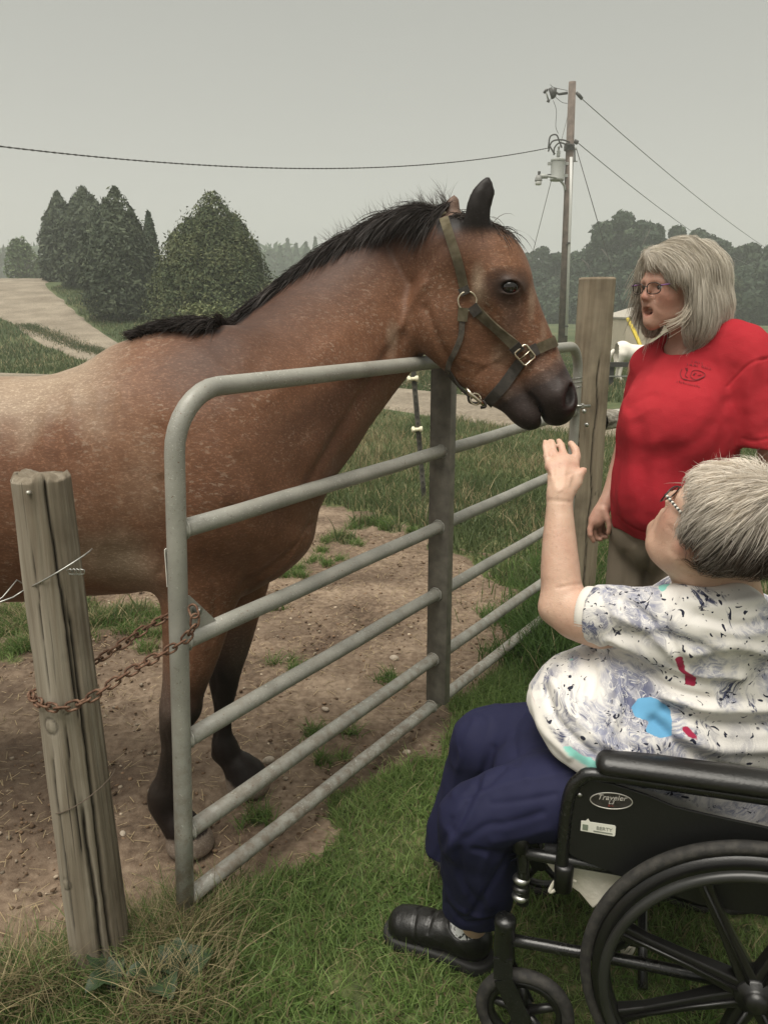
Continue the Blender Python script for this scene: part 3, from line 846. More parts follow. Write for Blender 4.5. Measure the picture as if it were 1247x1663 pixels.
def conifer(x, y, z, h, w, label, group, n=15000, size=.05, base=(.034, .046, .028), light=(.082, .098, .056), lumps=14, shape=.62, up=.5):
    """arborvitae: dense teardrop with many upright sprays"""
    t = empty('arborvitae', (x, y, z), 0, label, 'tree', group)
    MB().tube([(x, y, z - .2), (x, y, z + h * .5), (x, y, z + h * .9)], [.10, .07, .02], 8).build('trunk', BARK, t, smooth=True)
    # a set of leaders, each a small cone, inside the teardrop
    L = []
    for i in range(lumps):
        a = rng.uniform(0, 6.28); q = math.sqrt(rng.uniform(0, 1)) * .62
        hh = h * (1 - .55 * q ** 1.5) * rng.uniform(.86, 1.04)
        if i == 0: q, hh = 0, h
        L.append((q * w / 2 * math.cos(a), q * w / 2 * math.sin(a), hh, w / 2 * (1 - q) * rng.uniform(.75, 1.05) + w * .10))
    Cs, Ns = [], []
    per = n // lumps
    for (lx, ly, hh, rr) in L:
        u = rng.random(per) ** .8; th = rng.uniform(0, 2 * math.pi, per)
        prof = np.interp(u, [0, .06, .25, shape, .85, 1], [.70, .92, 1.0, .80, .42, .03])
        r = rr * prof * (1 - .22 * rng.random(per) ** 1.5) * (1 + .12 * np.sin(th * 5 + u * 20 + lx * 9))
        c = np.stack([lx + r * np.cos(th), ly + r * np.sin(th), u * hh + .05], 1)
        sp_m = rng.random(per) < .14; c[sp_m] += np.stack([np.cos(th), np.sin(th), .9 + 0 * th], 1)[sp_m] * (rng.random((sp_m.sum(), 1)) ** 2 * w * .035); Cs.append(c); Ns.append(np.stack([np.cos(th), np.sin(th), rng.normal(up, .3, per)], 1) + rng.normal(0, .45, (per, 3)))
    C = np.concatenate(Cs); N = np.concatenate(Ns)
    m = len(C); cl = fbm(C + x, 2.2, 3, 5)
    s = size * rng.uniform(.6, 1.5, m)
    li = np.clip(.30 + .65 * cl + rng.normal(0, .22, m), 0, 1)
    V, F, K = leaf_cloud(C + np.array([x, y, z]), N, s, crown_cols(m, base, .25, light, li))
    # solid dark core added inside the crown so that no light leaks through
    o = link('crown', mesh_np('crown', V, F, K), LEAF, t, smooth=False)
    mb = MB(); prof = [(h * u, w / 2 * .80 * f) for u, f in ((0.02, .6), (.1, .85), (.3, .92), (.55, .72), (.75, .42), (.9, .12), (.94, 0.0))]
    mb.lathe((x, y, z), (0, 0, 1), prof, 14); hb = mb.build('light_block_core', simple('dark_core', (.018, .024, .014), .95, var=.3, scale=5), t, smooth=True)
    return t
GRP = 'arborvitae in a row beside the gravel drive'
def gtree(px, py, top, wpx, y, *a, **k):
    """tree standing at depth y, its trunk at column px, its top at row top"""
    tp = P(px, top, y); x = tp.x; z0 = float(hill(x, y)) - .05
    conifer(x, y, z0, tp.z - z0, wpx / scale_at((x, y, 2.0)), *a, **k)
gtree(93, 460, 313, 62, 44, 'leftmost of the clustered dark arborvitae beside the drive', GRP, n=9000, size=.075, lumps=6, shape=.7)
gtree(134, 480, 306, 90, 40, 'second arborvitae from the left, behind the drive bend', GRP, n=12000, size=.075, lumps=9, shape=.72)
gtree(186, 525, 305, 108, 31, 'broad front arborvitae of the left cluster, standing nearest the drive', GRP, n=19000, size=.055, lumps=11, shape=.72)
gtree(241, 500, 346, 26, 36, 'slim pointed arborvitae between the cluster and the big one', GRP, n=5000, size=.06, lumps=3, base=(.028, .048, .026), shape=.6)
gtree(338, 560, 316, 196, 23, 'largest spreading arborvitae right behind the horse', None, n=60000, size=.030, lumps=34, shape=.55, base=(.040, .056, .026), light=(.125, .135, .06))
# weedy shrub before the big one
def shrub(x, y, z, h, w, label, name='shrub', n=2500, size=.04, base=(.06, .085, .035), light=(.17, .18, .08), cat='shrub', twigs=30, group=None):
    t = empty(name, (x, y, z), 0, label, cat, group)
    mb = MB()
    for i in range(twigs):
        a = rng.uniform(0, 6.28); r = rng.uniform(.1, .5) * w; hh = h * rng.uniform(.55, 1.05)
        mb.tube([(x, y, z), (x + math.cos(a) * r * .5, y + math.sin(a) * r * .5, z + hh * .6), (x + math.cos(a) * r, y + math.sin(a) * r, z + hh)], [.012 * h, .008 * h, .003 * h], 4, cap=False)
    mb.build('stems', BARK, t)
    u = rng.random(n) ** .7; th = rng.uniform(0, 6.28, n); r = w / 2 * np.sqrt(rng.random(n)) * np.interp(u, [0, .3, .7, 1], [.6, 1, .85, .3])
    C = np.stack([x + r * np.cos(th), y + r * np.sin(th), z + u * h * (1 + .15 * vnoise(np.stack([th, u, r], 1), 3, 2))], 1)
    li = np.clip(.3 + .5 * fbm(C, 2.5 / max(h, .6), 2, 3) + rng.normal(0, .3, n), 0, 1)
    V, F, K = leaf_cloud(C, rng.normal(size=(n, 3)) + (0, 0, .6), size * rng.uniform(.5, 1.4, n), crown_cols(n, base, .2, light, li))
    link('foliage', mesh_np('foliage', V, F, K), LEAF, t, smooth=False); return t
v = P(335, 520, 20.5)
shrub(v.x, v.y, .3, 1.25, 2.6, 'pale weedy bush at the foot of the largest arborvitae', n=3800, size=.035)
v = P(36, 430, 60)
shrub(v.x, v.y, float(hill(v.x, 60)), P(36, 392, 60).z - float(hill(v.x, 60)), 2.6, 'light green young tree at the top of the drive', 'young_tree', n=2600, size=.09, base=(.07, .105, .045), light=(.15, .19, .08), cat='tree')
v = P(70, 430, 70)
shrub(v.x, v.y, float(hill(v.x, 70)), P(70, 425, 70).z - float(hill(v.x, 70)), 3.0, 'hazy bush behind the crest of the drive', 'bush', n=1800, size=.1, base=(.06, .1, .045), light=(.13, .17, .07), cat='bush')

def broadleaf(x, y, z, h, w, label, group, n=5200, size=.33, base=(.030, .055, .028), light=(.075, .115, .05), blobs=16, low=.12):
    t = empty('broadleaf_tree', (x, y, z), 0, label, 'tree', group)
    mb = MB(); mb.tube([(x, y, z - .3), (x + .2, y, z + h * .35), (x - .1, y, z + h * .75)], [.28, .2, .08], 7)
    for i in range(5):
        a = rng.uniform(0, 6.28); q = rng.uniform(.2, .4) * w
        mb.tube([(x + .15, y, z + h * rng.uniform(.3, .5)), (x + math.cos(a) * q, y + math.sin(a) * q, z + h * rng.uniform(.6, .8))], [.12, .04], 5)
    mb.build('trunk', BARK, t, smooth=True)
    Cs, Ns = [], []
    for i in range(blobs):
        a = rng.uniform(0, 6.28); u = (i + rng.random()) / blobs; q = w / 2 * rng.uniform(.25, .78) * math.sin(math.pi * min(1, .12 + .80 * u)) ** .6
        c = np.array((q * math.cos(a), q * math.sin(a), h * (low + (1 - low) * u * .90)))
        rad = w * rng.uniform(.12, .23) * (1.25 - .70 * u)
        k = n // blobs; d = rng.normal(size=(k, 3)); d /= np.linalg.norm(d, axis=1)[:, None]
        rr = rad * rng.uniform(.55, 1.12, k)[:, None]
        Cs.append(c + d * rr * (1.1, 1.1, .85)); Ns.append(d + rng.normal(0, .6, (k, 3)))
    C = np.concatenate(Cs); N = np.concatenate(Ns); m = len(C)
    C[:, 2] = np.minimum(C[:, 2], h * (1.0 + .02 * rng.normal(size=m)))
    li = np.clip(.25 + .45 * fbm(C + x, .8, 2, 3) + rng.normal(0, .25, m), 0, 1)
    V, F, K = leaf_cloud(C + np.array([x, y, z]), N, size * rng.uniform(.5, 1.3, m), crown_cols(m, base, .2, light, li), 1.2)
    link('crown', mesh_np('crown', V, F, K), LEAF, t, smooth=False); return t
WG = 'trees of the wood edge beyond the field'
spots = [ # column, top row, width px, depth, words
 (846, 405, 46, 92, 'behind the horse\'s forehead, left end of the wood edge'), (876, 391, 40, 95, 'low and round, directly left of the utility pole'), (905, 402, 44, 88, 'right behind the utility pole'),
 (948, 398, 50, 90, 'just right of the utility pole, before the guy wire'), (985, 352, 74, 82, 'dome shaped, above the square gate post'), (1030, 336, 78, 80, 'tallest crown of the wood, left of the red-shirted woman\'s hair'),
 (1080, 356, 62, 84, 'wide crown above the red-shirted woman\'s forehead'), (1128, 366, 58, 88, 'above the crown of the red-shirted woman\'s head'), (1165, 376, 50, 86, 'with ragged top, right above the grey hair'),
 (1205, 392, 56, 84, 'in the dip of the wood where the wires come down'), (1240, 385, 60, 80, 'at the right edge of the picture'), (1290, 390, 70, 80, 'past the right edge'),
 (1165, 440, 70, 74, 'low and yellowish, right of the woman\'s hair'), (1230, 430, 80, 74, 'low and dark, nearest on the right'), (860, 440, 60, 84, 'low, in front of the left end of the wood'), (930, 446, 70, 82, 'low, between utility pole and gate post'), (1010, 440, 80, 76, 'low and dark behind the square gate post')]
for i, (px, top, wpx, y, words) in enumerate(spots):
    tp = P(px, top, y); w = wpx / scale_at((tp.x, y, 5)) * 1.75
    broadleaf(tp.x, y, -.05, tp.z, w, ('broadleaf tree ' + words)[:110], WG, n=14000 if top < 420 else 10000, low=.02, size=.23, blobs=30,
              base=(.020, .034, .020) if i != 12 else (.05, .06, .028), light=(.050, .070, .036))
# bluish spruces far off, left of the horse's mane
SG = 'spruces on the far ridge behind the mane'
def spruce(x, y, z, h, w, label, n=1500):
    t = empty('spruce', (x, y, z), 0, label, 'tree', SG)
    MB().tube([(x, y, z), (x, y, z + h * .95)], [.2, .03], 6).build('trunk', BARK, t)
    u = rng.random(n) ** .8; th = rng.uniform(0, 6.28, n); tier = .72 + .28 * np.abs(np.sin(u * 26))
    r = w / 2 * (1.02 - u) * tier * rng.uniform(.4, 1, n)
    C = np.stack([x + r * np.cos(th), y + r * np.sin(th), z + u * h], 1)
    V, F, K = leaf_cloud(C, np.stack([np.cos(th), np.sin(th), .8 + 0 * u], 1), .26 * rng.uniform(.6, 1.3, n), crown_cols(n, (.028, .048, .032), .25, (.06, .09, .05), rng.random(n) * .7))
    link('crown', mesh_np('crown', V, F, K), LEAF, t, smooth=False)
for i, (px, top) in enumerate(((418, 392), (437, 408), (455, 400), (467, 388), (481, 396), (497, 394), (512, 386), (524, 404))):
    y = 150 + (i * 37 % 23); tp = P(px, top, y)
    spruce(tp.x, y, 0, tp.z, (tp.z) * .52, 'hazy spruce %s on the far ridge by the mane' % ('leftmost', 'second from the left, low,', 'third from the left', 'tallest, in the middle,', 'just right of the tallest', 'sixth from the left', 'tall one nearest the round tree', 'at the mane\'s edge,')[i])
for (px, top, wpx, y, words) in ((544, 372, 34, 120, 'rounded hazy tree standing highest behind the horse\'s mane'), (566, 376, 30, 125, 'rounded hazy tree half hidden by the horse\'s mane'), (20, 398, 50, 170, 'bluish tree mass at the far left edge of the picture'), (410, 398, 34, 110, 'hazy broadleaf tree right behind the largest arborvitae')):
    tp = P(px, top, y); broadleaf(tp.x, y, 0, tp.z, wpx / scale_at((tp.x, y, 5)) * 1.2, words, None, n=3500, low=.05, size=.34)
# the far wood that closes the horizon: one mass
n = 26000; th = rng.uniform(-.62, .62, n); R = rng.uniform(170, 185, n); X = R * np.sin(th); Y = R * np.cos(th)
top = 10.5 + 2.6 * vnoise(np.stack([X, Y, 0 * X], 1), .09, 9) + 1.3 * vnoise(np.stack([X, Y, 0 * X], 1), .4, 10)
top = np.where((X / Y > -.25) & (X / Y < .1), top * 1.22, top)
C = np.stack([X, Y, rng.random(n) ** .8 * top], 1)
V, F, K = leaf_cloud(C, np.stack([0 * X, -1 + 0 * X, .7 + 0 * X], 1) + rng.normal(0, .4, (n, 3)), rng.uniform(.5, 1.1, n), crown_cols(n, (.03, .05, .03), .2, (.06, .09, .045), rng.random(n)))
tag(link('far_wood', mesh_np('far_wood', V, F, K), LEAF, smooth=False), 'hazy wood closing the horizon', 'wood', kind='stuff')
# ------------------------------------------------------------------ gate
gt = NT('grey_gate_paint')
gf = gt.mix(gt.fr(gt.noise(9, 5), .35, .65), (.225, .222, .195), (.300, .294, .258))
gf = gt.mix(gt.fr(gt.noise(70, 5, .7), .60, .72), gf, (.17, .155, .13))
gf = gt.mix(gt.fr(gt.noise(160, 2), .70, .74), gf, (.45, .45, .41))
sx_ = gt.n.new('ShaderNodeSeparateXYZ'); gt.l.new(gt.tc.outputs['Object'], sx_.inputs[0])
mud = gt.math('MULTIPLY', gt.fr(sx_.outputs['Z'], .75, .02, 0, 1), gt.fr(gt.noise(34, 6, .7), .44, .60)); gf = gt.mix(gt.math('MULTIPLY', mud, .75), gf, (.13, .095, .065))
scr = gt.noise(1.0, 3, .6, 0, gt.mapping((5, 5, 5), (0, 0, 0))); scr2 = gt.noise(1.0, 2, .5, .6, gt.mapping((160, 100, 700), (.3, .5, 0)))
gf = gt.mix(gt.math('MULTIPLY', gt.fr(scr2, .66, .69), gt.fr(scr, .48, .56)), gf, (.50, .49, .44)); gf = gt.mix(gt.math('MULTIPLY', gt.fr(gt.noise(210, 3), .66, .69), gt.fr(gt.noise(6, 2), .5, .56)), gf, (.13, .06, .03))
gt.set(base=gf, rough=gt.fr(gt.noise(30, 4), .3, .7, .36, .62), spec=.5); gt.bump(gt.noise(120, 5), .0006)
GATEM = gt.m
BRACEM = simple('brown_grey_brace_paint', (.150, .138, .115), .5, var=.35, scale=22, bump=.0006)
GD = Vector((1.333, 2.024, 0)); GL = GD.length; GD.normalize(); GN = Vector((GD.y, -GD.x, 0))
GA = Vector((-.447, 1.63, 0))
def gpt(u, z, off=0): return GA + GD * u + GN * off + Vector((.043 * (z - 1.0) * (1 - u / GL), 0, z))
gate = empty('metal_gate', (GA.x, GA.y, 0), 0, 'grey six-rail tubular metal gate standing across the picture, chained to the round post', 'gate')
R_ = .0215
def arc(u0, z0, r, a0, a1, n=8): return [gpt(u0 + r * math.cos(a0 + (a1 - a0) * i / n), z0 + r * math.sin(a0 + (a1 - a0) * i / n)) for i in range(n + 1)]
ZT, ZB = 1.335, .097
fr = [gpt(0, .03)] + [gpt(0, z) for z in (.3, .6, .9, 1.1)] + arc(.13, ZT - .13, .13, math.pi, math.pi / 2) + [gpt(u, ZT) for u in (.5, 1.0, 1.5, 2.0)] + arc(GL - .12, ZT - .12, .12, math.pi / 2, 0) + [gpt(GL, z) for z in (1.1, .8, .5, .2, .03)]
MB().tube(fr, R_, 20).build('frame_tube', GATEM, gate, smooth=True)
for z in (1.037, .775, .530, .283, .097):
    ea = gpt(0, z) ; n = 14
    pts = [gpt(.012 + (GL - .024) * i / n, z + .0012 * math.sin(i * 1.7 + z * 9)) for i in range(n + 1)]
    o = MB().tube(pts, R_ * .97, 18).build('rail', GATEM, gate, smooth=True)
    for u in (0, GL):    # weld beads
        c = gpt(u + (.0225 if u == 0 else -.0225), z); rg = [c + Vector((0, 0, 1)) * math.cos(a) * R_ + GN * math.sin(a) * R_ + GD * .004 * abs(math.sin(a)) * (-1 if u == 0 else 1) for a in [2 * math.pi * k / 20 for k in range(20)]]
        MB().tube(rg, [.0030 + .001 * math.sin(k * 2.4) for k in range(20)], 6, closed=True).build('weld', GATEM, o, smooth=True)
UB = 1.165
br = MB(); Rg = Matrix((GN, GD, Vector((0, 0, 1)))).transposed()
c0, c1 = gpt(UB, .112), gpt(UB, ZT - .015); mid = (c0 + c1) / 2; half = (c1 - c0).length / 2
br.box(mid, (.034, .0035, half), Rg, .0015); br.box(mid + GN * .0355 + GD * .016, (.003, .0195, half), Rg, .0012); br.box(mid - GN * .0355 + GD * .016, (.003, .0195, half), Rg, .0012)
bo = br.build('brace', BRACEM, gate, auto=40)
for z in (1.037, .775, .530, .283, ZB):
    c = gpt(UB - .005, z); rg = [c + Vector((0, 0, 1)) * math.cos(a) * (R_ + .001) + GN * math.sin(a) * (R_ + .001) for a in [2 * math.pi * k / 20 for k in range(20)]]
    MB().tube(rg, [.0030 + .001 * math.sin(k * 2.4) for k in range(20)], 6, closed=True).build('weld', GATEM, bo, smooth=True)
# latch bracket where the chain hooks on
mb = MB(); c = gpt(.020, .825, .004)
mb.prism([(0, -.055), (0, .055), (.012, .055), (.085, -.028), (.085, -.055)], c, GD, Vector((0, 0, 1)), .005).build('chain_bracket', GATEM, gate)
bk = MB(); cb = gpt(.040, .845, .010); bk.lathe(cb - GN * .006, GN, [(0, .006), (.012, .006), (.012, .0105), (.019, .0105), (.020, .006), (.024, .005)], 12).build('bolt', STEEL, gate, auto=40)
lab = simple('worn_label', (.62, .60, .55), .6, var=.2)
MB().box(gpt(0, .955) + Vector((-R_ - .0006, -.004, 0)), (.0008, .007, .042)).build('sticker', lab, gate)
# gate coil at the hinge end: wire wrapped round the curve
for i, zz in enumerate((1.19, 1.172, 1.150)):
    c = gpt(GL, zz); MB().tube([c + (GN * math.cos(a) + GD * math.sin(a)) * (R_ + .002) + Vector((0, 0, .004 * math.cos(a))) for a in [2 * math.pi * k / 16 for k in range(16)]], .0016, 6, closed=True).build('wire_wrap', STEEL, gate, smooth=True)
for zz in (1.065,):
    c = gpt(GL, zz) + Vector((.01, -.02, 0)); MB().tube([c + Vector((-.055, -.012, 0)), c + Vector((0, -.012, 0)), c + Vector((.05, -.005, 0))], .007, 8).build('hinge_pin', STEEL, gate, smooth=True)
    MB().lathe(c + Vector((.012, -.012, 0)), (1, 0, 0), [(-.006, .013), (.006, .013)], 6).build('hinge_nut', STEEL, gate)

# ------------------------------------------------------------------ posts
def wood(name, ca, cb, cc, ringscale=1.0):
    w = NT(name); v = w.mapping((34, 34, 1.5)); a = w.noise(1.0, 7, .68, .5, v)
    v2 = w.mapping((9, 9, .9)); bq = w.noise(1.0, 4, .5, 1.2, v2)
    col = w.ramp(w.math('ADD', w.math('MULTIPLY', a, .65), w.math('MULTIPLY', bq, .35)), [(.33, ca), (.5, cb), (.68, cc)])
    v3 = w.mapping((60, 60, 1.3)); f = w.noise(1.0, 3, .6, .4, v3)
    col = w.mix(w.fr(f, .36, .30, 0, .85), col, (.035, .028, .022))
    dk = w.noise(3.2, 4); col = w.mix(w.fr(dk, .46, .66, 0, .75), col, (.060, .042, .028))
    crk = w.attr('crack', 'Fac'); col = w.mix(crk, col, (.016, .013, .010))
    w.set(base=col, rough=.9, spec=.2)
    w.bump(w.math('ADD', a, w.math('MULTIPLY', f, .8)), .004, .9); return w.m
WOODG = wood('weathered_round_wood', (.085, .068, .050), (.185, .155, .115), (.32, .285, .23))
WOODT = wood('treated_post_wood', (.16, .125, .085), (.255, .21, .15), (.34, .29, .21))
def log(name, p0, p1, r0, r1, mat, parent, cracks, nr=110, nz=260, rough=.0022, top=.0, knots=(), square=0.0, seed=3, topn=.010):
    p0, p1 = Vector(p0), Vector(p1); ax = (p1 - p0); L = ax.length; ax.normalize()
    e = Vector((1, 0, 0)); e = (e - ax * e.dot(ax)).normalized(); gg = ax.cross(e)
    th = np.linspace(0, 2 * np.pi, nr, endpoint=False); t = np.linspace(0, 1, nz)
    T, TH = np.meshgrid(t, th, indexing='ij')
    q = np.stack([np.cos(TH.ravel()) * 1.0, np.sin(TH.ravel()) * 1.0, T.ravel() * L * 1.2], 1)
    R = (r0 + (r1 - r0) * T.ravel()) * (1 + .03 * vnoise(q, 1.6, seed)) + rough * vnoise(q * (1, 1, .25), 9, seed + 1) + rough * .5 * vnoise(q * (1, 1, .12), 26, seed + 2)
    if square: c, s = np.abs(np.cos(TH.ravel())), np.abs(np.sin(TH.ravel())); R = R * (1 + square * ((c ** 6 + s ** 6) ** (-1 / 6) - 1))
    crk = np.zeros(len(R))
    for (a, ta, tb, wd, dp) in cracks:
        w0 = a + .10 * vnoise(np.stack([0 * T.ravel(), 0 * T.ravel(), T.ravel() * L * 7], 1), 1, int(a * 7) + seed) + .03 * vnoise(np.stack([0 * T.ravel(), 0 * T.ravel(), T.ravel() * L * 40], 1), 1, 5)
        d = np.abs((TH.ravel() - w0 + np.pi) % (2 * np.pi) - np.pi) * r0
        env = sstep(ta - .03, ta + .04, T.ravel()) * (1 - sstep(tb - .04, tb + .03, T.ravel()))
        wv = wd * (.55 + .45 * env); m = np.exp(-(d / wv) ** 2) * env
        R -= dp * m; crk = np.maximum(crk, np.clip(m * 1.2, 0, 1) ** 1.5)
    for (a, tk, sz) in knots:
        d = np.hypot(((TH.ravel() - a + np.pi) % (2 * np.pi) - np.pi) * r0, (T.ravel() - tk) * L)
        R += sz * .12 * np.exp(-(d / sz) ** 2) - sz * .10 * np.exp(-((d - sz * .9) / (sz * .22)) ** 2)
        crk = np.maximum(crk, .6 * np.exp(-((d - sz * .9) / (sz * .16)) ** 2))
    H = T.ravel() * L
    V = np.array(p0)[None] + np.outer(H, ax) + np.outer(R * np.cos(TH.ravel()), e) + np.outer(R * np.sin(TH.ravel()), gg)
    idx = np.arange(nz * nr).reshape(nz, nr); F = np.stack([idx[:-1], np.roll(idx, -1, 1)[:-1], np.roll(idx, -1, 1)[1:], idx[1:]], -1).reshape(-1, 4).tolist()
    # ragged end grain: rings towards the centre
    V = V.tolist(); crk = crk.tolist(); prev = idx[-1].tolist(); rim = [Vector(V[i]) for i in prev]; cen = p1
    for k, f in enumerate((.97, .9, .75, .55, .35, .15)):
        cur = []
        for j, pt in enumerate(rim):
            q = cen + (pt - cen) * f; nz_ = topn * float(fbm(np.array([[q.x, q.y, 3.3]]), 30, 3, seed)[0]) + (top * (1 - f) + (-.004 if f > .96 else .003))
            q = q + ax * nz_; V.append(tuple(q)); crk.append(0.0); cur.append(len(V) - 1)
        F += [(prev[j], prev[(j + 1) % nr], cur[(j + 1) % nr], cur[j]) for j in range(nr)]; prev = cur
    F.append(tuple(prev))
    me = bpy.data.meshes.new(name); me.from_pydata(V, [], F); set_val(me, np.array(crk), 'crack')
    return link(name, me, mat, parent)
pb, pt_ = Vector((-.662, 1.535, -.12)), Vector((-.682, 1.535, 1.175))
# theta = 0 is +X, pi/2 is away; the camera sees about -pi .. 0
lp = log('round_post', pb, pt_, .067, .056, WOODG, None, [(-.95, .62, 1.02, .0030, .014), (-.78, .1, .80, .0032, .013), (-1.35, .35, .60, .0022, .008), (-2.0, .2, .55, .0022, .007), (-2.5, .5, 1.0, .0025, .008), (-1.15, .02, .45, .004, .014), (.9, .1, .9, .004, .012), (-1.75, .66, .9, .0018, .005)],
         knots=[(-1.9, .60, .020), (-1.25, .63, .012), (-2.1, .30, .016)], top=.006, rough=.0026, topn=.022)
tag(lp, 'weathered grey-brown round wooden post with deep splits, leftmost in the foreground', 'post')
mb = MB(); c = P(48, 800, 1.475); mb.lathe(c, (-.2, -1, .1), [(-.004, .004), (.004, .0045), (.006, .003), (.007, 0.0)], 10); mb.build('nail_head', simple('dull_nail', (.45, .43, .38), .45, .6), lp, smooth=True)
sp_ = log('square_post', (.985, 3.82, -.1), (.985, 3.80, 1.635), .087, .080, WOODT, None, [(-1.35, -.05, .80, .0035, .016), (-2.2, .3, .6, .002, .004), (-.6, .5, .9, .002, .004)], square=.55, nr=96, nz=200, rough=.0012, knots=[(-1.9, .48, .014), (-1.0, .42, .012)], seed=9, topn=.003)
tag(sp_, 'tan thick wooden gate post with a long vertical split, between gate and red-shirted woman', 'post')
for (px, py) in ((948, 668), (952, 690)):
    c = P(px, py, 3.70); MB().lathe(c, (-.3, -1, 0), [(-.01, .010), (.004, .011), (.008, .006), (.009, 0)], 8).build('bolt_head', STEEL, sp_, smooth=True)
barkm = NT('grey_peeling_bark'); bv_ = barkm.mapping((7, 30, 30)); barkm.set(base=barkm.ramp(barkm.noise(1.0, 6, .65, .6, bv_), [(.35, (.10, .085, .065)), (.5, (.26, .235, .195)), (.63, (.52, .49, .43))]), rough=.9); barkm.bump(barkm.noise(1.0, 6, .65, .6, bv_), .01)
lr = log('log_rail', P(976, 684, 3.92), P(1300, 628, 4.75), .048, .043, barkm.m, None, [], nr=40, nz=90, rough=.004, seed=14)
tag(lr, 'grey log rail with peeling bark running right from the square gate post', 'fence rail')

# ------------------------------------------------------------------ wire round the old post
WIRE = simple('galvanised_wire', (.40, .40, .38), .45, .9, var=.3, scale=60)
def ring_pts(cz, a0, a1, r, tilt=0, n=24, cen=(-.662, 1.535)):
    return [Vector((cen[0] + r * math.cos(a), cen[1] + r * math.sin(a), cz + tilt * math.cos(a))) for a in [a0 + (a1 - a0) * i / n for i in range(n + 1)]]
w1 = empty('fence_wire', (-.662, 1.535, .98), 0, 'thin galvanised wire tied round the upper part of the round post, leading left', 'wire')
p_end = P(-40, 992, 1.44)
MB().tube([p_end] + [P(0, 978, 1.45), P(22, 970, 1.462)] + ring_pts(.985, -2.75, .4, .0635, .036) , .0016, 6).build('strand', WIRE, w1, smooth=True)
MB().tube(ring_pts(.972, 3.3, 2.75, .064, .03, 6)[:2] + [P(28, 942, 1.50), P(5, 970, 1.455), P(-40, 999, 1.44)], .0014, 6).build('strand', WIRE, w1, smooth=True)
kc = P(114, 928, 1.470); MB().tube([kc + Vector((.008 * math.cos(i * 1.3) + i * .0016, -.003 - .002 * math.sin(i * 1.3), .007 * math.sin(i * 1.3))) for i in range(18)], .0013, 5).build('twisted_knot', WIRE, w1, smooth=True)
w2 = MB().tube(ring_pts(.47, -3.0, .3, .0675, .04), .0012, 5).build('fence_wire', simple('rusty_wire', (.13, .10, .075), .8, .4), None, smooth=True)
tag(w2, 'thin rusty wire looped round the lower part of the round post', 'wire')

# ------------------------------------------------------------------ rusty chain
rust = NT('rusty_chain'); rust.set(base=rust.ramp(rust.noise(60, 5), [(.35, (.055, .028, .017)), (.5, (.125, .062, .036)), (.68, (.22, .135, .09))]), rough=.75, metal=.35); rust.bump(rust.noise(300, 4), .0008)
chain = empty('rusty_chain', (-.662, 1.47, .76), 0, 'rusty steel chain looped round the round post and hooked to the gate', 'chain')
PITCHL, LW, WR = .0262, .0088, .0027
link_me = None
def link_mesh():
    mb = MB(); h = PITCHL * .5 + .0005; pts = []
    for a in range(7): t = math.pi / 2 - math.pi * a / 6; pts.append((h - LW + LW * math.cos(t) + .002, LW * math.sin(t), 0))
    for a in range(7): t = -math.pi / 2 - math.pi * a / 6; pts.append((-h + LW + LW * math.cos(t) - .002, LW * math.sin(t), 0))
    mb.tube(pts, WR, 8, closed=True); me = bpy.data.meshes.new('chain_link'); me.from_pydata([tuple(v) for v in mb.v], [], mb.f); me.materials.append(rust.m)
    me.polygons.foreach_set('use_smooth', np.ones(len(me.polygons), bool)); return me
link_me = link_mesh()
def lay_chain(pts, twist0=0.0):
    pts = catmull([np.array(p) for p in pts], 12); d = [0]
    for a, b in zip(pts[:-1], pts[1:]): d.append(d[-1] + np.linalg.norm(b - a))
    d = np.array(d); P3 = np.array(pts); n = int(d[-1] / (PITCHL * .86)); k = 0
    for i in range(n):
        s0 = i * PITCHL * .86; s1 = s0 + PITCHL * .86
        a = np.array([np.interp(s0, d, P3[:, j]) for j in range(3)]); b = np.array([np.interp(s1, d, P3[:, j]) for j in range(3)])
        x = Vector(b - a).normalized(); up = Vector((0, 0, 1)); up = (up - x * up.dot(x)).normalized(); y = up.cross(x)
        an = twist0 + (math.pi / 2 if i % 2 else 0) + .35 + .25 * math.sin(i * 2.1)
        yy = y * math.cos(an) + up * math.sin(an); zz = x.cross(yy)
        M = Matrix((x, yy, zz)).transposed().to_4x4(); M.translation = Vector((a + b) / 2)
        o = bpy.data.objects.new('chain_link', link_me); COL.objects.link(o); o.parent = chain; o.matrix_parent_inverse = Matrix.Translation(chain.location).inverted(); o.matrix_basis = M
front = [P(312, 985, 1.605), P(318, 1010, 1.59), P(300, 1040, 1.592), P(262, 1062, 1.555), P(200, 1098, 1.50), P(160, 1126, 1.475), P(120, 1146, 1.462), P(88, 1150, 1.460), P(62, 1140, 1.485), P(50, 1128, 1.53)]
lay_chain(front)
e_ = front[-1]
back = [P(50, 1130, 1.535), Vector((-.685, 1.607, e_.z + .005)), P(158, 1073, 1.60), P(200, 1046, 1.625), P(240, 1018, 1.66), P(275, 1000, 1.675), P(305, 980, 1.665)]
lay_chain(back, .4)

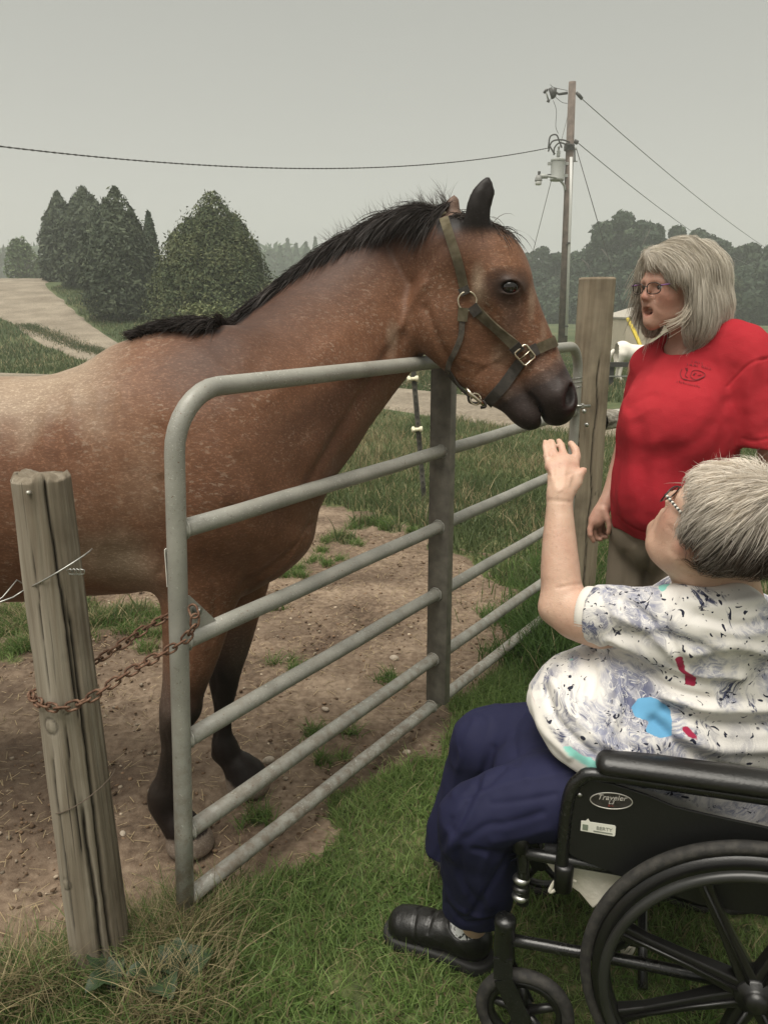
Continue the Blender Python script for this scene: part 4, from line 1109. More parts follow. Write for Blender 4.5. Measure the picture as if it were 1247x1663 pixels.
# ------------------------------------------------------------------ T-post with insulators
tp = empty('steel_t_post', G(691, 808), 0, 'thin leaning steel fence post with cream insulators beyond the gate', 'fence post')
a, b = G(691, 815), P(668, 566, 6.15); a.z = -.1
mb = MB(); ax = (b - a).normalized(); e1 = Vector((1, 0, 0)); e1 = (e1 - ax * e1.dot(ax)).normalized(); e2 = ax.cross(e1); Rt = Matrix((e1, e2, ax)).transposed()
mb.box((a + b) / 2, (.020, .003, (b - a).length / 2), Rt, .001); mb.box((a + b) / 2 + e2 * .014, (.003, .014, (b - a).length / 2), Rt)
mb.build('post_bar', simple('dark_green_post_paint', (.085, .080, .066), .7, .3, var=.5, scale=12), tp)
sb = MB()
for i in range(22): sb.box(a + (b - a) * (.12 + i * .04) - e2 * .006, (.006, .005, .010), Rt)
so_ = sb.build('studs', simple('dark_stud', (.03, .028, .024), .8), tp); so_['kind'] = 'stuff'
cream = simple('cream_plastic', (.70, .66, .48), .5, var=.12)
for (px, py) in ((672, 614), (679, 695), (682, 572)):
    t = (P(px, py, 6.2).z - a.z) / (b.z - a.z); c = a + (b - a) * t - e2 * .015
    io = MB().lathe(c - e1 * .055, e1, [(0, .012), (.008, .026), (.020, .028), (.030, .016), (.045, .014), (.06, .014), (.068, .022), (.088, .022), (.09, .0)], 14).build('insulator', cream, tp, smooth=True)
    MB().lathe(c - e1 * .035 - e2 * .022, -e2, [(0, .010), (.012, .012), (.014, 0)], 10).build('cap', cream, io, smooth=True)
ins2 = P(935, 620, 4.6)
ew = MB().tube([P(682, 572, 6.16), P(780, 600, 5.5), P(935, 618, 4.4), P(985, 624, 3.87)], .0015, 5).build('electric_fence_wire', WIRE, None, smooth=True)
tag(ew, 'thin electric fence wire from the leaning steel post to the square post', 'wire')

# ------------------------------------------------------------------ utility pole
YP = 32.0
pole = empty('utility_pole', P(913, 560, YP), 0, 'tall brown wooden utility pole rising behind the gate end', 'utility pole')
pm = simple('pole_wood', (.135, .105, .088), .9, var=.35, scale=5, bump=.01); gm2 = simple('transformer_grey', (.33, .34, .32), .5, var=.1); dkm = simple('dark_fitting', (.05, .048, .045), .6); wht = simple('white_conduit', (.62, .62, .60), .5, var=.1)
base = P(913, 562, YP); base.z = -.2; top = P(929, 133, YP)
MB().tube([base, base + (top - base) * .5, top], [.19, .165, .135], 14).build('shaft', pm, pole, smooth=True)
def pp(px, py, dy=0): return P(px, py, YP + dy)
MB().tube([pp(927, 255, -.15), pp(926, 330, -.17), pp(919, 545, -.22)], .055, 10).build('conduit', wht, pole, smooth=True)
for py in (395, 530): MB().lathe(pp(926 - (py - 250) * .024, py, -.2), (0, 0, 1), [(-.03, .075), (.03, .075)], 10).build('conduit_strap', dkm, pole)
tr = MB(); tc_ = pp(905, 276, -.1); tr.lathe(tc_, (0, 0, 1), [(-.38, .0), (-.38, .25), (-.36, .265), (-.30, .265), (-.28, .255), (.30, .255), (.31, .275), (.36, .275), (.40, .20), (.42, 0)], 22); tr.build('transformer', gm2, pole, auto=40)
for dz in (-.20, .22): MB().box(tc_ + Vector((-.31, 0, dz)), (.07, .05, .05)).build('lug', dkm if dz < 0 else gm2, pole); MB().box(tc_ + Vector((.34, 0, dz)), (.10, .04, .05)).build('mounting_arm', gm2, pole)
MB().lathe(tc_ + Vector((0, 0, .40)), (0, 0, 1), [(0, .05), (.06, .05), (.08, .08), (.12, .05), (.16, .08), (.20, .05), (.24, .075), (.28, .04), (.34, .03), (.40, .05), (.43, 0)], 12).build('bushing', gm2, pole, smooth=True)
# loops of dark cable
for pts in ([(890, 241), (893, 222), (903, 219), (908, 230), (912, 240)], [(890, 246), (896, 230), (912, 227), (925, 231)], [(899, 252), (900, 240), (908, 232), (918, 234), (926, 236)], [(918, 233), (926, 234), (932, 240), (933, 262)], [(893, 238), (898, 247), (901, 250)]):
    MB().tube(catmull([pp(x, y, -.25) for x, y in pts], 5), .028, 6).build('cable_loop', dkm, pole, smooth=True)
MB().lathe(pp(924, 240, 0), (.0, 0, 1), [(-.10, .20), (.10, .20)], 12).build('pole_band', dkm, pole)
# cut-out and arrester at the top
MB().tube([pp(921, 151), pp(907, 153), pp(902, 150)], [.05, .045, .04], 8).build('top_arm', dkm, pole, smooth=True)
MB().tube([pp(901, 143), pp(900, 157)], [.07, .06], 10).build('arrester', dkm, pole, smooth=True)
MB().tube([pp(886, 147), pp(894, 143), pp(898, 158), pp(890, 163)], .035, 6, closed=True).build('fuse_cutout', gm2, pole, smooth=True)
MB().tube([pp(893, 143), pp(898, 160)], .075, 8).build('fuse_insulator', dkm, pole, smooth=True)
MB().tube([pp(883, 151), pp(886, 147), pp(889, 146)], .05, 6).build('fuse_hook', dkm, pole, smooth=True)
MB().tube([pp(888, 163), pp(892, 165)], .05, 6).build('fuse_hook', dkm, pole, smooth=True)
for pts in ([(893, 137), (899, 142), (921, 147)], [(901, 157), (912, 166), (921, 168)], [(898, 163), (903, 180), (902, 205), (906, 217)]):
    MB().tube(catmull([pp(x, y, -.1) for x, y in pts], 5), .010, 5).build('jumper_wire', dkm, pole, smooth=True)
MB().tube([pp(935, 150), pp(940, 155), pp(945, 161)], [.05, .07, .06], 8).build('strain_insulator', dkm, pole, smooth=True)
MB().tube([pp(932, 229), pp(938, 232)], .08, 8).build('strain_insulator', dkm, pole, smooth=True)
MB().tube([pp(930, 243), pp(936, 241)], .05, 6).build('guy_hook', gm2, pole, smooth=True); MB().tube([pp(931, 262), pp(937, 262)], .025, 6).build('guy_hook', gm2, pole, smooth=True)
# street lamp on its arm
lampo = empty('yard_lamp', pp(880, 288), 0, 'grey yard lamp on a curved arm fixed to the utility pole', 'lamp')
MB().tube(catmull([pp(917, 309, -.1), pp(915, 300, -.15), pp(905, 290, -.3), pp(894, 287, -.4), pp(885, 286, -.4)], 5), .045, 8).build('arm', gm2, lampo, smooth=True)
MB().tube([pp(889, 287, -.4), pp(876, 286, -.4)], [.07, .09], 8).build('housing', gm2, lampo, smooth=True)
MB().lathe(pp(874, 293, -.4), (0, 0, -1), [(-.18, .09), (-.06, .13), (0, .14), (.02, .14)], 12).build('head', simple('lamp_head_grey', (.22, .22, .21), .6), lampo, smooth=True)
MB().lathe(pp(874, 294, -.4), (0, 0, -1), [(0, .125), (.10, .12), (.14, .10), (.145, 0)], 12).build('lens', simple('clear_lens', (.55, .55, .52), .3), lampo, smooth=True)
MB().lathe(pp(875, 284, -.4), (0, 0, 1), [(0, .05), (.12, .055), (.13, 0)], 10).build('light_sensor', dkm, lampo)
# wires
def wire(name, pts, r, label, sag=0, n=30, mat=None, wob=0):
    a, b = Vector(pts[0]), Vector(pts[1]); q = []
    for i in range(n + 1):
        t = i / n; c = a + (b - a) * t; c.z -= sag * 4 * t * (1 - t); q.append(c)
    if wob:
        m = []
        for s in range(2):
            MBt = [c + Vector((0, math.cos(i * 1.9 + s * math.pi) * wob, math.sin(i * 1.9 + s * math.pi) * wob)) for i, c in enumerate(q)]; m.append(MBt)
        mb = MB(); mb.tube(m[0], r, 6); mb.tube(m[1], r, 6); o = mb.build(name, mat or dkm, None, smooth=True)
    else: o = MB().tube(q, r, 6).build(name, mat or dkm, None, smooth=True)
    return tag(o, label, 'wire')
a = pp(892, 240, -.2); bL = P(-330, 190, 16)
# sag so that the lowest point passes (400, 268)
wire('service_cable', (a, bL), .011, 'thick twisted black service cable hanging across the sky from pole to left edge', .80, 240, None, .011)
pg = simple('thin_wire_grey', (.16, .16, .15), .6)
wire('power_line', (pp(945, 161), P(1340, 452, 92)), .016, 'upper thin power line running from the pole top down to the right', .9, 40, pg)
wire('power_line', (pp(938, 232), P(1260, 445, 86)), .016, 'lower thin power line running from the transformer height down to the right', .8, 40, pg)
wire('guy_wire', (pp(921, 190), G(826, 562)), .013, 'left guy wire slanting from the pole down behind the horse\'s forehead', 0, 4, pg)
wire('guy_wire', (pp(936, 243), G(1030, 566)), .016, 'right guy wire slanting from the pole into the wood', 0, 4, dkm)

# ------------------------------------------------------------------ far paddock: rail, shed, yellow strap
YS = 24.0
shed = empty('beige_shed', P(1016, 560, YS), 0, 'plain beige shed wall half hidden behind the red-shirted woman', 'shed')
bg = simple('beige_panel', (.50, .44, .34), .8, var=.08, scale=3)
a, b = P(1017, 518, YS), P(1130, 500, YS)
zt0, zt1 = a.z, b.z + .3
MB().add([(a.x, YS, -.1), (b.x, YS, -.1), (b.x, YS, zt1), (a.x, YS, zt0), (a.x, YS + 2.6, -.1), (b.x, YS + 2.6, -.1), (b.x, YS + 2.6, zt1), (a.x, YS + 2.6, zt0)], [(0, 1, 2, 3), (7, 6, 5, 4), (4, 0, 3, 7), (1, 5, 6, 2)]).build('wall', bg, shed)
MB().add([(a.x - .03, YS - .08, zt0 + .004), (b.x, YS - .08, zt1 + .004), (b.x, YS + 2.7, zt1 + .004), (a.x - .03, YS + 2.7, zt0 + .004), (a.x - .03, YS - .08, zt0 + .05), (b.x, YS - .08, zt1 + .05), (b.x, YS + 2.7, zt1 + .05), (a.x - .03, YS + 2.7, zt0 + .05)], [(0, 1, 2, 3), (7, 6, 5, 4), (4, 5, 1, 0), (0, 3, 7, 4), (1, 5, 6, 2), (2, 6, 7, 3)]).build('roof', simple('shed_roof', (.36, .33, .28), .7), shed)
st_ = MB().tube([P(1019, 518, YS - .4), P(1030, 540, YS - 1.2), P(1044, 572, YS - 2.2)], .055, 6).build('yellow_strap', simple('yellow_webbing', (.55, .42, .03), .6), None, smooth=True); tag(st_, 'yellow strap slanting down in front of the beige shed', 'strap')
pf = empty('dark_rail_fence', G(994, 618), 0, 'low dark rail fence between the square post and the woman, before the white pony', 'fence')
dk2 = simple('dark_rail', (.035, .033, .030), .8)
fa, fb = P(988, 591, 15.5), P(1080, 593, 15.5)
MB().box((fa + fb) / 2, ((fb - fa).length / 2, .03, .045)).build('rail', dk2, pf)
for px in (994, 1045): v = P(px, 591, 15.54); MB().box((v.x, 15.56, v.z / 2 - .02), (.04, .03, v.z / 2 + .05)).build('post', dk2, pf)
MB().box(((fa.x + fb.x) / 2, 15.5, P(1000, 611, 15.5).z), ((fb.x - fa.x) / 2, .012, .012)).build('wire', WIRE, pf)
# white pony
S = Solid((4.9, 16.3, -.05), (7.2, 17.6, 1.1), .022)
o_ = P(1000, 560, 17.0)
X0 = P(995, 560, 17).x; zb = P(1010, 566, 17).z
def q_(dx, z, r, dy=0): return (X0 + dx, 17 + dy, z, r)
S.chain([q_(.18, zb - .07, .185), q_(.5, zb - .10, .18), q_(.85, zb - .12, .19), q_(1.15, zb - .1, .18)], .05, sub=3)
S.ell((X0 + .2, 17, zb - .02), (.19, .19, .18), .05)
for dy in (-.1, .1):
    S.chain([q_(.16, zb - .12, .13, dy), q_(.10, .36, .07, dy), q_(.17, .30, .045, dy), q_(.15, .10, .035, dy), q_(.18, .03, .045, dy)], .04)
    S.chain([q_(1.15, zb - .15, .10, dy), q_(1.14, .34, .055, dy), q_(1.14, .12, .035, dy), q_(1.17, .03, .045, dy)], .04)
S.chain([q_(1.2, zb - .05, .14), q_(1.42, zb - .15, .10), q_(1.6, zb - .35, .08), q_(1.72, zb - .52, .05)], .05)
V, Q = S.mesh_data(); 
pony = link('white_pony', mesh_np('white_pony', V, Q), simple('white_coat', (.72, .68, .60), .8, var=.08, scale=6), None); tag(pony, 'small white pony grazing in the far paddock, its rump towards the square post', 'pony')
mb = MB(); mb.tube([q_(.03, zb - .02, 0)[:3], q_(-.06, zb - .14, 0)[:3], q_(-.10, .25, 0)[:3], q_(-.09, .14, 0)[:3]], [.03, .055, .06, .02], 8); mb.build('tail', simple('white_tail', (.66, .62, .55), .9, var=.2), pony, smooth=True)
# ------------------------------------------------------------------ bay horse
S = Solid((-2.35, 1.72, -.03), (.66, 2.80, 1.97), .0068)
yb = 2.12
S.chain([PR(-330, 775, yb, 165) + (.95,), PR(-180, 795, yb, 180) + (.84,), PR(0, 797, yb, 184) + (.82,), PR(120, 790, yb, 181) + (.82,), PR(210, 775, yb, 190) + (.80,), PR(290, 745, yb, 190) + (.76,), PR(340, 735, yb, 180) + (.72,)], .05, UY, sub=4)
S.chain([PR(345, 735, yb, 172) + (.72,), PR(395, 790, yb, 122) + (.92,), PR(425, 835, yb, 80) + (1.1,)], .05, UY, sub=3)
# neck
NK = [PR(372, 715, 2.14, 165) + (.68,), PR(440, 672, 2.23, 147) + (.52,), PR(505, 603, 2.375, 131) + (.40,), PR(575, 530, 2.49, 119) + (.36,), PR(636, 475, 2.57, 104) + (.35,), PR(692, 442, 2.54, 92) + (.40,), PR(736, 418, 2.47, 68) + (.6,)]
S.chain(NK, .05, UY, sub=9)
# withers
S.chain([PR(215, 612, yb, 40), PR(275, 588, yb, 36), PR(335, 595, yb, 38), PR(380, 592, 2.13, 40)], .07, UY, s=.9, sub=2)
# near shoulder and its muscles
S.chain([PR(310, 660, 2.06, 60), PR(350, 760, 1.975, 75), PR(405, 850, 1.985, 62)], .08, UY, s=.8, sub=3)
S.chain([PR(300, 900, 1.99, 72), PR(330, 830, 1.97, 80)], .07, UY, s=.8)
S.chain([PR(470, 865, 2.10, 36), PR(430, 900, 2.10, 42), PR(385, 920, 2.10, 46)], .05, UY, s=1.6)
S.ell(P(440, 862, 2.06), (.085, .075, .085), .06); S.ell(P(452, 850, 2.20), (.085, .075, .085), .06)
# near foreleg
S.chain([PR(325, 905, 2.0, 82) + (.75,), PR(322, 975, 1.985, 61) + (.75,), PR(312, 1050, 1.97, 47) + (.8,), PR(300, 1110, 1.96, 37) + (.85,), PR(291, 1150, 1.955, 31) + (.95,), PR(286, 1180, 1.955, 27) + (.9,), PR(277, 1220, 1.95, 17) + (.85,), PR(270, 1262, 1.95, 17) + (.8,), PR(264, 1292, 1.95, 25) + (.9,), PR(270, 1316, 1.948, 23) + (.95,), PR(288, 1340, 1.945, 23) + (1.,)], .015, UY, sub=4)
S.ell(P(256, 1308, 1.96), (.022, .02, .022), .02)
S.chain([PR(296, 1342, 1.945, 29), PR(309, 1368, 1.945, 38), PR(312, 1384, 1.945, 41)], .012)
S.ell(P(297, 1152, 1.945), (.052, .05, .045), .02)
# far foreleg
S.chain([PR(385, 905, 2.24, 62) + (.8,), PR(385, 970, 2.24, 43) + (.8,), PR(376, 1040, 2.24, 33) + (.85,), PR(366, 1090, 2.235, 27) + (.95,), PR(364, 1112, 2.235, 24) + (.9,), PR(363, 1150, 2.23, 16) + (.85,), PR(362, 1190, 2.23, 15.5) + (.8,), PR(366, 1214, 2.23, 22) + (.9,), PR(376, 1234, 2.23, 20) + (.95,), PR(388, 1246, 2.23, 21) + (1.,)], .015, UY, sub=4)
S.ell(P(354, 1226, 2.24), (.02, .018, .02), .02)
S.chain([PR(392, 1248, 2.225, 27), PR(400, 1262, 2.225, 34), PR(403, 1270, 2.22, 36)], .012)
# hindquarters, hind legs (beyond the picture's left edge)
S.ell((-1.72, yb, 1.10), (.30, .26, .30), .08); S.ell((-1.85, yb, .98), (.20, .22, .24), .08)
for dy, dx in ((-.14, -.05), (.14, .10)):
    S.chain([(-1.68 + dx, yb + dy, 1.0, .20), (-1.66 + dx, yb + dy, .80, .14), (-1.80 + dx, yb + dy, .60, .075), (-1.92 + dx, yb + dy, .50, .052), (-1.90 + dx, yb + dy, .42, .042), (-1.87 + dx, yb + dy, .22, .030), (-1.86 + dx, yb + dy, .15, .038), (-1.80 + dx, yb + dy, .07, .038)], .03, sub=3)
    S.chain([(-1.79 + dx, yb + dy, .06, .045), (-1.76 + dx, yb + dy, .01, .066)], .01)
# head
yh = 2.42
def H(px, py, r, s=1.0, dy=0.0): return PR(px, py, yh + dy - (px - 760) * .0003, r) + (s,)
S.chain([H(742, 412, 56, .8), H(778, 420, 60, .82), H(800, 446, 60, .90), H(812, 482, 57, .84), H(836, 520, 47, .74), H(858, 560, 41, .72), H(876, 598, 38, .78), H(890, 634, 38, .82)], .03, UY, sub=4)
S.chain([H(748, 520, 66, .55), H(772, 570, 58, .50), H(800, 608, 46, .5), H(818, 625, 36, .6)], .03, UY, sub=3)       # cheek and jaw
S.chain([H(735, 470, 60, .60), H(745, 520, 64, .58)], .04, UY)
S.chain([H(800, 618, 34, .7), H(832, 648, 26, .9), H(850, 668, 25, 1.05), H(860, 674, 25, 1.05)], .015, UY, sub=3)          # lower lip and chin
S.chain([H(880, 610, 36, .95), H(900, 645, 35, 1.05), H(903, 662, 29, 1.05)], .02, UY, sub=3)             # upper lip, muzzle
S.chain([PR(905, 642, yh - .085, 24), PR(916, 655, yh - .085, 18)], .03)
S.chain([PR(790, 470, yh - .088, 13), PR(812, 520, yh - .080, 10), PR(832, 556, yh - .064, 8)], .03)       # facial crest
S.chain([PR(806, 444, yh - .085, 14), PR(830, 440, yh - .070, 13), PR(846, 452, yh - .050, 12)], .03)    # brow
S.ell(P(826, 466, yh - .086), (.040, .030, .030), .03)
for dy in (.085,): S.ell(P(826, 466, yh + .055), (.040, .030, .030), .03)
EYE = P(828, 466, yh - .112)
S.ell(EYE + Vector((0, -.004, 0)), (.0285, .022, .0155), .006, R=((1, 0, -.15), (0, 1, 0), (.15, 0, 1)), op='sub')
S.chain([tuple(EYE + Vector((-.034, .004, -.003))) + (.006,), tuple(EYE + Vector((-.012, -.010, .018))) + (.0075,), tuple(EYE + Vector((.016, -.008, .017))) + (.0070,), tuple(EYE + Vector((.034, .010, -.002))) + (.006,)], .008, sub=3)
S.chain([tuple(EYE + Vector((-.034, .004, -.004))) + (.005,), tuple(EYE + Vector((-.010, -.007, -.018))) + (.006,), tuple(EYE + Vector((.018, -.004, -.016))) + (.006,), tuple(EYE + Vector((.034, .010, -.003))) + (.005,)], .008, sub=3)
# nostrils, mouth
for dy, kk in ((-.082, 1), (.075, 1)):
    S.ell(P(918, 642, yh + dy - .012), (.026, .030, .046), .012, R=((.92, .2, -.35), (-.2, 1, 0), (.35, 0, .92)))
    S.ell(P(928, 641, yh + dy - .028), (.0175, .034, .037), .010, R=((.92, .3, -.35), (-.3, 1, 0), (.35, 0, .92)), op='sub')
S.chain([H(853, 634, .8, 60), H(862, 642, 1.1, 60), H(872, 660, 2.1, 40), H(880, 682, 2.6, 40), H(884, 702, 5, 20)], .005, UY, op='sub', sub=2)
S.chain([PR(790, 640, yh - .06, 4), PR(818, 662, yh - .05, 4)], .01, op='sub')
# ears
def ear(b, m_, t_, dy, w, op=None):
    S.chain([PR(*b[:2], yh + dy, b[2]) + (.55,), PR(*m_[:2], yh + dy - .012, m_[2]) + (.55,), PR((m_[0] + t_[0]) / 2 + 1, (m_[1] + t_[1]) / 2, yh + dy - .012, m_[2] * .85) + (.5,), PR(*t_[:2], yh + dy - .004, t_[2]) + (.6,)], .012, UY, sub=4)
ear((773, 385, 23), (777, 338, 20.5), (794, 285, 2.2), -.055, 1)
ear((730, 368, 17), (731, 345, 15), (738, 318, 4), .075, 1)
S.chain([PR(786, 350, yh - .088, 4), PR(788, 322, yh - .086, 4), PR(792, 304, yh - .076, 2)], .010, op='sub')
S.cut((0, 0, .004), (0, 0, -1), .006)
V, Q = S.mesh_data(); V, Q = largest(V, Q); V = relax(V, Q, 5, .6)
N = vnormals(V, Q)
# surface relief: shoulder, neck groove, tendons, veins, creases
for pts, y, w, hh in (
    ([(330, 660), (395, 760), (470, 850)], 2.0, .022, -.005), ([(500, 790), (560, 690), (615, 600), (650, 545)], 2.2, .016, -.009),
    ([(505, 850), (480, 890), (430, 930), (395, 950)], 2.0, .010, -.007), ([(495, 865), (465, 910), (425, 940)], 2.0, .006, .005),
    ([(262, 930), (270, 860), (262, 780)], 1.95, .014, -.006), ([(262, 700), (268, 800), (258, 880)], 1.95, .03, -.005),
    ([(375, 830), (405, 905), (400, 950)], 1.95, .013, -.006), ([(330, 900), (350, 960), (345, 1040)], 1.95, .009, -.004), ([(300, 940), (310, 1030), (300, 1100)], 1.95, .009, -.004),
    ([(250, 1190), (262, 1240), (258, 1280)], 1.95, .004, .003), ([(268, 1190), (275, 1240), (272, 1285)], 1.95, .004, -.003),
    ([(690, 500), (715, 560), (740, 605)], 2.35, .012, -.007), ([(655, 480), (690, 430), (720, 400)], 2.35, .02, -.005), ([(640, 560), (665, 500), (690, 460)], 2.35, .012, .006),
    ([(750, 580), (790, 592), (815, 575)], 2.3, .006, .003), ([(775, 610), (800, 590), (830, 600)], 2.3, .006, -.003), ([(845, 470), (855, 510), (872, 550)], 2.3, .008, -.003),
    ([(862, 600), (850, 622), (852, 640)], 2.3, .006, -.003), ([(880, 590), (900, 615), (905, 630)], 2.3, .008, -.003),
    ([(790, 500), (815, 520), (830, 545)], 2.3, .007, -.003), ([(420, 600), (470, 640), (500, 700)], 2.1, .03, -.005), ([(440, 640), (500, 600), (560, 540)], 2.1, .03, .004),
    ([(60, 900), (160, 905), (240, 900)], 1.9, .03, -.004), ([(120, 640), (110, 760), (130, 880)], 1.9, .012, .0025), ([(160, 640), (152, 760), (172, 880)], 1.9, .012, .0025), ([(200, 640), (194, 760), (210, 870)], 1.9, .012, .0025), ([(80, 650), (70, 760), (90, 880)], 1.9, .012, .0025),
    ([(338, 1060), (350, 1110), (345, 1140)], 2.2, .006, -.003), ([(352, 1140), (352, 1180), (350, 1205)], 2.2, .004, -.003)):
    V = crease(V, N, pts, y, w, hh)
V = V + N * (.0022 * fbm(V, 16, 3, 3) * (V[:, 2] > .25) + .003 * fbm(V, 5, 2, 4))[:, None]
px, py = project(V)
# coat: bay with roan hairs, black points
bay = np.array((.122, .057, .032)); dark = np.array((.034, .017, .013)); black = np.array((.0065, .0045, .004)); red = np.array((.172, .080, .042)); roan = np.array((.34, .27, .195)); grey = np.array((.026, .020, .019))
c = np.tile(bay, (len(V), 1)); nz = fbm(V, 4, 4, 12)
def blend(c, col, m): return c * (1 - m[:, None]) + np.array(col) * m[:, None]
c = blend(c, red, np.clip(.35 + .6 * nz, 0, 1))
def spot(p, r, soft=1.0, stretch=(1, 1, 1)):
    d = np.linalg.norm((V - np.array(p)) / np.array(stretch), axis=1) / r
    return np.clip(1.35 - d - .45 * fbm(V, 9, 3, 7), 0, 1) ** soft
hs_ = np.stack([px, py], 1)
neckdist = seg_dist(V[:, [0, 2]], [(P(x, y_, 2.3).x, P(x, y_, 2.3).z) for x, y_ in ((380, 560), (470, 470), (570, 410), (660, 370), (720, 365))])
c = blend(c, dark, np.clip(.8 - neckdist / .22, 0, .75) * (V[:, 0] > -.62))
c = blend(c, dark, .6 * sstep(.84, .72, V[:, 2]) * sstep(-.25, -.40, V[:, 0] - .0 * V[:, 2]) * 0 + .35 * spot(P(480, 700, 2.2), .20))
legk = sstep(.62, .42, V[:, 2]); c = blend(c, black, legk * .97)
c = blend(c, (.11, .08, .065), .55 * spot(P(270, 1120, 1.93), .05, 1, (1, 1, 2)) + .5 * spot(P(388, 1050, 2.2), .05, 1, (1, 1, 2)))
# roan back and flanks: fine white ticking
backm = np.clip((V[:, 2] - 1.19) / .10 + 1.1 * fbm(V, 9, 4, 17), 0, 1) * sstep(-.60, -.80, V[:, 0]); c = blend(c, roan, backm * .60)
c = blend(c, roan, .30 * np.clip(.2 + nz, 0, 1) * sstep(-.5, -.8, V[:, 0]))
for (x, y_, d_, r, a, s_) in ((205, 915, 1.9, .10, .60, (1, 1, 1.2)), (245, 790, 1.9, .10, .2, (.5, 1, 1.6)), (640, 545, 2.35, .035, .5, (.6, 1, 2)), (775, 455, 2.33, .035, .55, (.6, 1, 1.5)), (778, 480, 2.33, .03, .35, (1, 1, 1)), (804, 408, 2.36, .022, .7, (1.6, 1, 1)), (815, 425, 2.36, .015, .7, (1, 1, 1)),
                          (815, 580, 2.33, .045, .45, (.8, 1, 1)), (860, 500, 2.36, .025, .5, (.6, 1, 2.4)), (880, 545, 2.36, .02, .35, (.6, 1, 2)), (905, 590, 2.36, .015, .6, (.6, 1, 2)), (822, 640, 2.35, .02, .3, (1, 1, 1)), (150, 890, 1.9, .12, .2, (1, 1, 1)), (440, 820, 2.0, .05, .12, (1, 1, 1))):
    c = blend(c, roan, a * spot(P(x, y_, d_), r, 1, s_))
# muzzle dark, with a lighter edge above
tm = np.clip(((V - np.array(P(856, 600, yh))) @ np.array([.55, 0, -.83])) / .05 + .3 * fbm(V, 20, 2, 8), 0, 1) * (V[:, 0] > .15)
c = blend(c, grey, tm * .95); c = blend(c, (.014, .011, .010), sstep(.03, .09, (V - np.array(P(870, 640, yh))) @ np.array([.45, 0, -.89])) * (V[:, 0] > .25) * .7)
c = blend(c, (.070, .052, .045), tm * (1 - tm) * 1.5 + .35 * spot(P(885, 600, 2.34), .04) * (V[:, 0] > .2))
c = blend(c, (.014, .010, .009), .97 * spot(P(828, 467, 2.30), .052, .6, (1.35, 1, 1)))
c = blend(c, (.085, .060, .050), .5 * spot(P(832, 505, 2.33), .05, 1, (.8, 1, 1.6)))
earm = sstep(1.685, 1.73, V[:, 2]) * (V[:, 0] > .15); isnear = V[:, 1] < yh
c = blend(c, (.014, .011, .010), earm * isnear); c = blend(c, (.12, .075, .055), earm * ~isnear)
hoof = ((V[:, 2] < .062) & (V[:, 0] > -.75)) | ((V[:, 2] < .055) & (V[:, 0] <= -.75))
c = blend(c, (.19, .150, .118), hoof * (sstep(.075, .045, V[:, 2] + .02 * fbm(V, 30, 2, 3))))
bins = ((V[:, 0] + 2.4) / .01).astype(int); topz = np.full(bins.max() + 1, -9.); np.maximum.at(topz, bins, V[:, 2]); x0_, x1_ = P(215, 560, 2.12).x, P(730, 350, 2.45).x
cm_ = sstep(.030, .012, topz[bins] - V[:, 2]) * sstep(x0_ - .02, x0_ + .06, V[:, 0]) * (V[:, 0] < x1_) * np.clip(.7 + .6 * fbm(V, 30, 2, 9), 0, 1)
c = blend(c, (.010, .008, .008), np.clip(cm_, 0, .95))
nd = np.linalg.norm(V - np.array(P(929, 641, yh - .11)), axis=1); c = blend(c, (.003, .002, .002), np.clip(1.9 - nd / .020, 0, 1) * .95)
md = seg_dist(V[:, [0, 2]], [(P(x, y_, yh).x, P(x, y_, yh).z) for x, y_ in ((853, 634), (862, 642), (872, 660), (880, 682))]); c = blend(c, (.004, .003, .003), .9 * np.exp(-(md / .005) ** 2) * (V[:, 0] > .2))
coat = NT('horse_coat')
tk = coat.mapping((.45, 1, 1), (0, .25, 0)); tick = coat.noise(230, 3, .75, 0, tk); tick2 = coat.noise(48, 5, .75, .5, tk)
cc_ = coat.mix(coat.fr(tick, .52, .66, 0, .60), coat.attr('tint'), coat.mix(1.0, coat.attr('tint'), (2.1, 2.3, 2.5), 'MULTIPLY'))
cc_ = coat.mix(coat.fr(tick2, .42, .66, 0, .45), cc_, coat.mix(1.0, cc_, (.55, .5, .5), 'MULTIPLY'))
fl_ = coat.math('MULTIPLY', coat.fr(coat.noise(120, 4, .7, .3, tk), .555, .62), coat.fr(coat.noise(7, 4, .6), .42, .64, .06, .52)); cc_ = coat.mix(coat.math('MULTIPLY', fl_, coat.fr(coat.attr('tint', 'Fac'), .035, .08)), cc_, (.34, .265, .20))
coat.set(base=cc_, rough=.52, spec=.22); coat.bump(coat.math('ADD', tick, coat.math('MULTIPLY', tick2, .8)), .0010, .55)
horse = link('bay_horse', mesh_np('bay_horse', V, Q, c), coat.m, None)
tag(horse, 'bay horse with dark mane and roan back stretching its head over the gate', 'horse')
HB = bvh_of(V, Q)
print('horse verts', len(V))
# eye
em = NT('horse_eye'); em.set(base=(.006, .004, .003), rough=.12, spec=.7)
eb = MB(); eb.lathe(EYE + Vector((0, .013, 0)), (.08, -1, 0), [(-.0255 * math.cos(a), .0255 * math.sin(a)) for a in [math.pi * i / 14 for i in range(15)]], 20)
eb.build('eye', em.m, horse, smooth=True)
